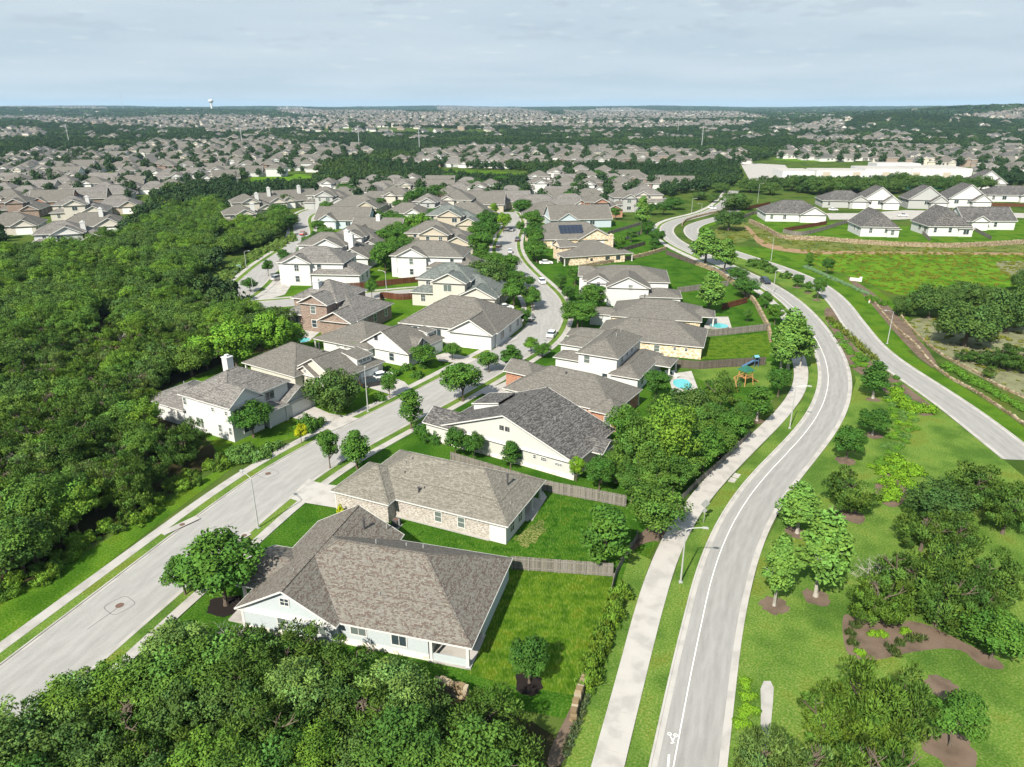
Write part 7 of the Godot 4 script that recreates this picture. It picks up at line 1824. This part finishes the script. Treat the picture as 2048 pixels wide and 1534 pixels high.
# ---------------------------------------------------------------- far buildings and masts
func far_landmarks() -> void:
	var o := thing("school", "long white flat-roofed school with tan panels beyond the oaks", "school", Vector3(SCHOOL_B[0], 0, SCHOOL_B[1]), -0.06)
	o.scale = Vector3(0.66, 0.85, 0.8)
	var mb := MB.new()
	for b in [[-75, -20, -30, 0, 7.5], [-20, 30, -40, -4, 9.0], [30, 95, -45, -2, 9.5], [-110, -75, -40, -6, 6.5], [10, 60, -62, -40, 11]]:
		mb.box(Vector3(b[0], -0.1, b[2]), Vector3(b[1], b[4], b[3]))
	part("wall", mb.mesh(), M.siding_white, o)
	mb = MB.new()
	for b in [[-75, -20, -30, 0, 7.5], [-20, 30, -40, -4, 9.0], [30, 95, -45, -2, 9.5], [-110, -75, -40, -6, 6.5], [10, 60, -62, -40, 11]]:
		mb.box(Vector3(b[0] + 0.4, b[4], b[2] + 0.4), Vector3(b[1] - 0.4, b[4] + 0.2, b[3] - 0.4))
	part("roof", mb.mesh(), M.concrete_new, o)
	for k in 5:
		mb = MB.new()
		mb.box(Vector3(-68 + k * 33, 0, 0.02 if k < 2 else -1.9), Vector3(-60 + k * 33, 6.5, 0.4 if k < 2 else -1.6))
		part("panel", mb.mesh(), M.siding_tan, o)
	for k in 22:
		var x := -104.0 + k * 9.0
		var z := 0.0 if x > -75 and x < -20 else (-6.0 if x < -75 else (-4.0 if x < 30 else -2.0))
		var wm := window_mesh(2.2, 1.6, 1)
		var w := part("window", wm[0], M.trim, o, Transform3D(Basis.IDENTITY, Vector3(x, 2.0, z + 0.01)))
		part("pane", wm[1], M.glass, w)
	# water towers
	for p in [[-1795.0, -4560.0, 68.0, "white water tower with a round tank far off on the ridge"], [2120.0, -3050.0, 44.0, "white water tower standing on the built-up hill"]]:
		var y := hill(p[0], p[1])
		o = thing("water_tower", p[3], "water tower", Vector3(p[0], y - 2, p[1]))
		var h: float = p[2]
		mb = MB.new()
		mb.tube(Vector3(0, 0, 0), Vector3(0, h * 0.68, 0), h * 0.085, h * 0.075, 20)
		part("shaft", mb.mesh(), M.trim, o)
		mb = MB.new()
		var prof := [[0.075, 0.66], [0.17, 0.75], [0.21, 0.83], [0.205, 0.9], [0.15, 0.97], [0.02, 1.0]]
		for k in prof.size() - 1:
			mb.tube(Vector3(0, prof[k][1] * h, 0), Vector3(0, prof[k + 1][1] * h, 0), prof[k][0] * h, prof[k + 1][0] * h, 24)
		part("tank", mb.mesh(), M.trim, o)
	o = thing("radio_mast", "thin lattice radio mast on the horizon", "mast", Vector3(-2650, hill(-2650, -5200), -5200))
	mb = MB.new()
	mb.tube(Vector3.ZERO, Vector3(-6, 150, 0), 1.4, 0.6, 4)
	part("shaft", mb.mesh(), M.metal, o)
	for p in [[-104.0, -840.0], [228.0, -900.0], [-200.0, -980.0], [-360.0, -1000.0], [-620.0, -1050.0], [330.0, -1500.0]]:
		o = thing("transmission_pole", "tall grey power line pole rising from the far woods", "power pole", Vector3(p[0], 0, p[1]), 0.0, "power line poles in the far woods")
		mb = MB.new()
		mb.tube(Vector3(0, 0, 0), Vector3(0, 29, 0), 0.55, 0.3, 6)
		part("pole", mb.mesh(), M.metal, o)
		mb = MB.new()
		for y: float in [27.5, 24.0, 20.5]:
			mb.bar(Vector3(-1.8, y, 0), Vector3(1.8, y, 0), 0.2, 0.25)
		part("crossarm", mb.mesh(), M.metal, o)

func zones(lists: Array) -> Array:
	var out := []
	for a: Array in lists:
		out.append(poly_pts(a))
	return out

func far_house_mesh(style: int, wall: Color, roof: Color) -> ArrayMesh:
	var all := MB.new()
	var r := RandomNumberGenerator.new()
	var b := plain_blocks(style, 16, 13, "x", r)
	var rf := MB.new()
	var cp := MB.new()
	var fa := MB.new()
	var w := MB.new()
	for k in b:
		rf.col = roof
		w.col = wall
		fa.col = Color(0.7, 0.7, 0.69)
		roof_block(k, 0.45, rf, cp, fa, w)
		w.box(Vector3(k[0] + 0.45, -1, k[2] + 0.45), Vector3(k[1] - 0.45, k[4] - 0.17, k[3] - 0.45), Transform3D.IDENTITY, false)
	for i in 4:
		w.col = Color(0.06, 0.07, 0.08)
		w.box(Vector3(-6 + i * 3.2, 1, b[0][3] - 0.5), Vector3(-4.8 + i * 3.2, 2.4, b[0][3] - 0.4))
	for m: MB in [rf, fa, w]:
		all.v.append_array(m.v)
		all.n.append_array(m.n)
		all.c.append_array(m.c)
		all.uv.append_array(m.uv)
	return all.mesh()

func far_town() -> void:
	var r := RandomNumberGenerator.new()
	r.seed = 90
	var spots := []           # [distance, x, z, yaw, which town]
	var names := ["left", "mid", "right", "far"]
	for t in [[TOWN_LEFT, -0.15, 0, 17.0, 15.5], [TOWN_MID, 0.05, 1, 16.0, 15.0], [TOWN_RIGHT, 0.12, 2, 16.0, 15.0], [TOWN_FAR + [[1250, -2150, 1500, -2050, 2100, -2150, 2900, -2500, 2900, -2750, 2200, -2800, 1700, -2550, 1350, -2400]], 0.2, 3, 22.0, 20.0]]:
		for zone: PackedVector2Array in zones(t[0]):
			var box := Rect2(zone[0], Vector2.ZERO)
			for p in zone: box = box.expand(p)
			var c := box.get_center()
			var reach := box.size.length() / 2
			var x := -reach
			var row := 0
			# rows of houses: two rows back to back, then a street
			var v := -reach
			while v < reach:
				x = -reach
				while x < reach:
					var bend := 14.0 * sin(x * 0.011 + v * 0.003)
					var q := c + Vector2(x + r.randf_range(-2, 2), v + bend + r.randf_range(-2, 2)).rotated(t[1] + 0.25 * sin(v * 0.004))
					if Geometry2D.is_point_in_polygon(q, zone) and r.randf() < (0.84 if t[2] < 3 else 0.62):
						var d := q.length()
						if absf(q.x) < -q.y * 0.8 + 60:
							spots.append([d, q.x, q.y, rad_to_deg(t[1]) + r.randf_range(-8, 8) + (180.0 if row % 2 else 0.0), t[2]])
					x += t[3]
				v += t[4] if row % 2 else t[4] * 2.1
				row += 1
	for k in 950:      # lone houses scattered through the far woods
		var d := 1150.0 + 5200.0 * pow(r.randf(), 1.3)
		var a := r.randf_range(-0.66, 0.66)
		spots.append([d, sin(a) * d, -cos(a) * d, r.randf() * 360.0, 3])
	spots.sort_custom(func(a: Array, b: Array) -> bool: return a[0] < b[0])
	var walls := ["siding_white", "siding_cream", "siding_white", "brick_brown", "siding_grey", "siding_white"]
	var roofs := ["roof_taupe", "roof_grey", "roof_taupe"]
	var protos := []
	var rest := {}
	for k in spots.size():
		var s: Array = spots[k]
		if k < 205 and s[4] < 3:
			var lab: String = ["grey-roofed house in the crowded subdivision beyond the wide wood", "grey-roofed house in the rows behind the pond lawn", "grey-roofed house in the dense rows behind the school"][s[4]]
			var grp: String = ["subdivision beyond the wide wood", "rows behind the pond", "rows behind the school"][s[4]]
			if protos.size() < 12:
				var st := protos.size() % 5
				var rr := RandomNumberGenerator.new()
				rr.seed = k
				var b := plain_blocks(st, 15.5 + (protos.size() % 3), 12.5, walls[protos.size() % 6], rr)
				var op := plain_openings(b, rr, 1).filter(func(w: Array) -> bool: return w[1] == "S" and w[0] < 2)
				protos.append(make_house("suburban_house", lab, grp, Vector3(s[1], 0, s[2]), s[3], b, op, roofs[protos.size() % 3], {"s": 1.12}))
			else:
				var o: Node3D = protos[r.randi_range(0, 11)].duplicate()
				o.name = numbered("suburban_house")
				add_child(o)
				o.position = Vector3(s[1], 0, s[2])
				o.rotation.y = -deg_to_rad(s[3])
				o.scale = Vector3.ONE * r.randf_range(1.05, 1.2)
				tag(o, lab, "house", grp)
			continue
		var key := r.randi_range(0, 5)
		if not rest.has(key): rest[key] = []
		var sc := r.randf_range(0.9, 1.15) * (1.25 if s[4] == 3 else 1.0)
		rest[key].append(Transform3D(Basis(Vector3.UP, -deg_to_rad(s[3])).scaled(Vector3(sc, sc * r.randf_range(0.95, 1.15), sc)), Vector3(s[1], hill(s[1], s[2]), s[2])))
	var wc := [Color(0.5, 0.495, 0.48), Color(0.45, 0.42, 0.37), Color(0.52, 0.51, 0.5), Color(0.25, 0.2, 0.17), Color(0.55, 0.55, 0.54), Color(0.42, 0.4, 0.36)]
	var rc := [Color(0.105, 0.1, 0.094), Color(0.09, 0.089, 0.088), Color(0.115, 0.11, 0.104), Color(0.1, 0.095, 0.09), Color(0.08, 0.08, 0.08), Color(0.11, 0.104, 0.097)]
	for key in rest:
		multi("distant_houses", far_house_mesh(key % 5, wc[key], rc[key]), M.far_house, rest[key], "grey-roofed houses of far subdivisions reading as one mass", "houses")
	# a few of those spots' neighbours: garden trees among the far houses
	var near_t := []
	for s in spots:
		for i in (r.randi_range(1, 3) if s[0] < 1300 else r.randi_range(0, 1)):
			var f := r.randf_range(0.75, 1.35) * (1.0 if s[0] < 1300 else 1.3)
			near_t.append(Transform3D(Basis(Vector3.UP, r.randf() * TAU).scaled(Vector3(f, f * 1.1, f)), Vector3(s[1] + r.randf_range(7, 11) * (1 if r.randf() < 0.5 else -1), hill(s[1], s[2]), s[2] + r.randf_range(7, 14))))
	multi("garden_trees", TREES.far[0][0], M.leaf, near_t, "small garden trees scattered among the far houses", "trees")

func woods() -> void:
	var r := RandomNumberGenerator.new()
	r.seed = 7
	var clear := zones(CLEAR)
	var list := []
	for w in [[WOODS, 4.5, 0], [WOODS_FRONT, 4.0, 1], [BRUSH_BAND, 2.0, 2], [BRUSH_HEDGE, 2.3, 3], [GROUND_COVER, 1.7, 4]]:
		for zone: PackedVector2Array in zones(w[0]):
			var box := Rect2(zone[0], Vector2.ZERO)
			for p in zone: box = box.expand(p)
			var step: float = w[1]
			var y := box.position.y
			while y < box.end.y:
				var x := box.position.x
				while x < box.end.x:
					var q := Vector2(x + r.randf_range(-0.42, 0.42) * step, y + r.randf_range(-0.42, 0.42) * step)
					if Geometry2D.is_point_in_polygon(q, zone) and not inside(q, clear) and absf(q.x) < -q.y * 0.78 + 14.0:
						list.append([q.length(), q, w[2], r.randf(), r.randf(), r.randi()])
					x += step
				y += step
	list.sort_custom(func(a: Array, b: Array) -> bool: return a[0] < b[0])
	var stand := FastNoiseLite.new()
	stand.seed = 21
	stand.frequency = 0.028
	var count := [0, 0, 0, 0, 0]
	var rest := {}
	for s in list:
		var q: Vector2 = s[1]
		var f: float = s[3]
		var kind := "juniper"
		var tint := "leaf"
		var h: float = 4.6 + 2.4 * s[4]
		var rad: float = 2.9 + 1.2 * f
		var lab := "olive-green juniper in the wide wood beside the near street"
		var grp := "junipers of the wide wood"
		var called := "juniper_tree"
		match s[2]:
			0:
				var deep := q.y < -150.0
				f = clampf(f * 0.45 + 0.275 + 0.75 * stand.get_noise_2d(q.x, q.y), 0.0, 1.0)
				h *= 0.85 + 0.5 * absf(stand.get_noise_2d(q.x * 2.3 + 90.0, q.y * 2.3)) + 0.25 * s[3]
				if f < (0.5 if deep else 0.18):
					kind = "live_oak"; called = "oak_tree"; lab = "dark live oak in the wide wood beside the near street"; grp = "oaks of the wide wood"; h = 5.5 + 2.0 * s[4]; rad = 3.6 + 1.2 * s[4]
					tint = "leaf" if s[5] % 3 else "leaf_bright"
				elif f < (0.66 if deep else 0.3):
					kind = "elm"; called = "elm_tree"; lab = "bright leafy elm in the wide wood beside the near street"; grp = "elms of the wide wood"; rad = 3.0 + s[4]; h += 0.8
					tint = "leaf" if s[5] % 2 else "leaf_bright"
				else:
					tint = ["leaf", "leaf", "leaf_dark", "leaf_olive", "leaf_bright", "leaf", "leaf_pale"][s[5] % 7]
			1:
				lab = "olive juniper in the thicket below the pale blue house"; grp = "junipers of the near thicket"; h = 4.6 + 1.6 * s[4]
				if f < 0.6:
					kind = "elm"; called = "elm_tree"; lab = "feathery green elm in the thicket below the pale blue house"; grp = "elms of the near thicket"; rad = 2.7 + 1.7 * s[4]; h = 5.0 + 2.6 * s[4]; tint = ["leaf", "leaf_olive", "leaf_dark", "leaf_pale", "leaf"][s[5] % 5]
				elif f < 0.78:
					kind = "live_oak"; called = "oak_tree"; lab = "grey-green live oak in the thicket below the pale blue house"; grp = "oaks of the near thicket"; rad = 3.2; h = 5.2
			2:
				kind = "brush"; called = "brush_shrub"; lab = "bright feathery shrub along the wood edge by the sidewalk"; grp = "shrubs along the wood edge"; h = 1.6 + 1.2 * s[4]; rad = 1.2 + 0.6 * f; tint = "leaf_bright" if s[5] % 3 else "leaf"
			3:
				kind = "brush"; called = "brush_shrub"; lab = "pale feathery shrub of the long strip by the upper street"; grp = "shrubs by the upper street"; h = 1.8 + 0.8 * s[4]; rad = 1.4 + 0.5 * f; tint = "leaf_pale"
			4:
				kind = "shrub"; called = "bed_shrub"; lab = "bright leafy ground-cover shrub in the long median planting"; grp = "ground cover of the median"; h = 0.5 + 0.5 * s[4]; rad = 0.9 + 0.5 * f; tint = ["leaf_lime", "leaf_bright", "leaf_bright", "leaf_pale"][s[5] % 4]
		count[s[2]] += 1
		if count[s[2]] <= [300, 120, 150, 90, 150][s[2]]:
			tree(kind, q, h, rad, called, lab, "shrub" if s[2] > 1 else "tree", grp, tint, "bark", s[5])
		else:
			var key := "%s|%d|%s" % [kind, s[5] % TREES[kind][0].size(), tint]
			if not rest.has(key): rest[key] = []
			rest[key].append(Transform3D(Basis(Vector3.UP, s[4] * TAU).scaled(Vector3(rad / TREES[kind][3], h / TREES[kind][2], rad / TREES[kind][3])), Vector3(q.x, 0, q.y)))
	for key: String in rest:
		var k := key.split("|")
		multi("woodland", TREES[k[0]][0][int(k[1])], M[k[2]], rest[key], "remaining crowns of the wide wood merging into one mass", "woodland")
	# far woods
	var none := zones(TOWN_LEFT) + zones(TOWN_MID) + zones(TOWN_RIGHT) + zones(TOWN_FAR + [[1250, -2150, 1500, -2050, 2100, -2150, 2900, -2500, 2900, -2750, 2200, -2800, 1700, -2550, 1350, -2400]]) + zones(OPEN) + zones(NEAR_TOWN) + zones(WOODS) + zones(BRUSH_HEDGE)
	var boxes := []
	for z: PackedVector2Array in none:
		var box := Rect2(z[0], Vector2.ZERO)
		for p in z: box = box.expand(p)
		boxes.append(box)
	var sets := {}
	var tone := FastNoiseLite.new()
	tone.seed = 12
	tone.frequency = 0.006
	var d := 190.0
	while d < 9800.0:
		var step := 6.5 if d < 650 else (9.5 if d < 1300 else (17.0 if d < 2600 else 34.0 + d * 0.004))
		var a := -0.7
		while a < 0.7:
			var q := Vector2(sin(a), -cos(a)) * (d + r.randf_range(-0.5, 0.5) * step)
			a += step / d * r.randf_range(0.8, 1.2)
			var hit := false
			for k in boxes.size():
				if boxes[k].has_point(q) and Geometry2D.is_point_in_polygon(q, none[k]):
					hit = true
					break
			if hit or (d > 2600 and r.randf() < 0.2):
				continue
			var t := tone.get_noise_2d(q.x, q.y) + r.randf_range(-0.25, 0.25)
			var tint := "leaf_dark" if t < -0.1 else ("leaf" if t < 0.28 else "leaf_bright")
			var far := d > 2600
			var f := r.randf_range(0.85, 1.25) * (1.0 if d < 650 else (1.35 if d < 1300 else (2.0 if not far else step / 17.0)))
			var fh := r.randf_range(0.85, 1.2) * (1.0 if d < 650 else 1.15)
			if far: fh = r.randf_range(1.0, 1.5)
			var key := "%s|%d|%s" % ["mass" if far else "far", r.randi_range(0, 1 if far else 2), tint]
			if not sets.has(key): sets[key] = []
			sets[key].append(Transform3D(Basis(Vector3.UP, r.randf() * TAU).scaled(Vector3(f, fh, f)), Vector3(q.x, hill(q.x, q.y), q.y)))
		d += step * 0.9
	for key: String in sets:
		var k := key.split("|")
		multi("distant_woods", TREES[k[0]][0][int(k[1])], M[k[2]], sets[key], "dense dark green woods between the far subdivisions", "woods")

func rough_tufts() -> void:
	var r := RandomNumberGenerator.new()
	r.seed = 33
	var sets := [[], [], []]
	for k in PATCHES.size():
		var m: String = PATCHES[k][1]
		if m not in ["meadow", "rough_grass", "limestone_ground"] or PATCHES[k][3][1] < -420.0:
			continue
		var zone := poly_pts(PATCHES[k][3])
		var box := Rect2(zone[0], Vector2.ZERO)
		for p in zone: box = box.expand(p)
		for i in int(box.get_area() * (0.22 if m == "meadow" else 0.14)):
			var q := box.position + Vector2(r.randf(), r.randf()) * box.size
			if q.length() < 330.0 and Geometry2D.is_point_in_polygon(q, zone):
				var f := r.randf_range(0.6, 1.5)
				sets[0 if m == "meadow" and r.randf() < 0.7 else r.randi_range(0, 2)].append(Transform3D(Basis(Vector3.UP, r.randf() * TAU).scaled(Vector3(f, f * r.randf_range(0.4, 0.8), f)), Vector3(q.x, 0.0, q.y)))
	for k in 3:
		multi("tall_grass", TREES.tuft[0][0], M[["leaf_lime", "leaf_bright", "leaf_lime"][k]], sets[k], "loose tufts of tall grass over the meadow and rough slopes", "grass")

func sky_texture() -> ImageTexture:
	var w := 4096
	var h := 1024
	var im := Image.create(w, h * 2, false, Image.FORMAT_RGBF)
	var f := FastNoiseLite.new()
	f.seed = 3
	f.frequency = 1.0
	f.fractal_octaves = 5
	var y := 0
	while y < h:
		var low := y > h - 150                                  # fine steps near the horizon, coarse above
		var st := 1 if low else 6
		var sx := 2 if low else 8
		var el := (1.0 - (y + st * 0.5) / h) * PI / 2
		var base := Color(0.272, 0.326, 0.362).lerp(Color(0.22, 0.3, 0.37), pow(clampf(el / (PI / 2), 0, 1), 0.6))
		for x in range(0, w, sx):
			var az := TAU * x / w
			var dist := 1.0 / (sin(el) + 0.06)
			var px := cos(az) * dist
			var py := sin(az) * dist
			var veil := clampf(f.get_noise_3d(px * 0.3, py * 0.3, el * 9.0) * 1.1 + 0.45, 0, 1)
			var c := base.lerp(Color(0.348, 0.392, 0.42), veil * 0.55)
			# long flat cloud banks, grey below and paler on top
			var bank := f.get_noise_3d(cos(az) * 4.2, sin(az) * 4.2, el * 26.0) + 0.55 * f.get_noise_3d(cos(az) * 22.0, sin(az) * 22.0, el * 95.0)
			var k := smoothstep(0.22, 0.52, bank) * smoothstep(0.035, 0.1, el)
			c = c.lerp(Color(0.24, 0.285, 0.325), k * 0.5)
			var wisp := smoothstep(0.3, 0.6, f.get_noise_3d(cos(az) * 16.0 + 7.0, sin(az) * 16.0, el * 110.0)) * smoothstep(0.015, 0.05, el)
			c = c.lerp(Color(0.4, 0.43, 0.445), wisp * 0.35)
			im.fill_rect(Rect2i(x, y, sx, st), c)
		y += st
	im.fill_rect(Rect2i(0, h, w, h), Color(0.2, 0.23, 0.21))
	return ImageTexture.create_from_image(im)

func _ready() -> void:
	rng.seed = 5
	var cam := Camera3D.new()
	cam.name = "camera"
	cam.position = Vector3(0, 50, 0)
	cam.rotation_degrees = Vector3(-21.215, 0, 0)
	cam.fov = 56.68
	cam.near = 0.5
	cam.far = 30000
	cam.current = true
	add_child(cam)
	var env := Environment.new()
	env.background_mode = Environment.BG_SKY
	var sky := Sky.new()
	var sm := PanoramaSkyMaterial.new()
	sm.panorama = sky_texture()
	sky.sky_material = sm
	env.sky = sky
	env.background_energy_multiplier = 1.0
	env.tonemap_mode = Environment.TONE_MAPPER_LINEAR
	env.tonemap_exposure = 2.08
	env.sdfgi_enabled = true
	env.ssao_enabled = true
	env.ssil_enabled = true
	env.fog_enabled = true
	env.fog_density = 0.00005
	env.fog_light_color = Color(0.68, 0.81, 0.93)
	var we := WorldEnvironment.new()
	we.name = "world_environment"
	we.environment = env
	add_child(we)
	var sun := DirectionalLight3D.new()
	sun.name = "sun"
	sun.light_energy = 1.5
	sun.light_color = Color(1.0, 0.965, 0.9)
	sun.light_angular_distance = 1.2
	sun.shadow_enabled = true
	add_child(sun)
	sun.look_at_from_position(Vector3.ZERO, Vector3(3.69, -7.05, -6.76), Vector3.UP)
	materials()
	terrain()
	roads()
	patches()
	near_houses()
	for f in FENCES: build_fence(f)
	plant_kinds()
	for p in PLANTS:
		for k in range(0, p[7].size(), 4): tree(p[0], Vector2(p[7][k], p[7][k + 1]), p[7][k + 2], p[7][k + 3], p[1], p[2], p[3], p[4], p[5], p[6])
	woods()
	var dl := ["bare silver-grey dead tree in the near thicket", "bare grey dead tree in the dark gap of the wide wood", "second bare grey tree beside the dark gap of the wide wood", "bare grey snag among the median junipers"]
	for k in 10:
		var q := Vector2(-95.0 + 47.0 * fposmod(k * 0.618, 1.0), -82.0 - 11.0 * k)
		q.x -= 0.35 * (-q.y - 80.0)
		dead_tree(q, 4.6 + 0.3 * (k % 4), 60 + k, "grey bare brush standing in the wide wood", "bare brush of the wide wood")
	for k in 4: dead_tree(Vector2(DEAD[k][0], DEAD[k][1]), [5.0, 5.5, 5.2, 4.5][k], 40 + k, dl[k])
	rough_tufts()
	garden_things()
	for l in LAMPS: lamp(l)
	for c in CARS: car(c)
	far_town()
	far_landmarks()
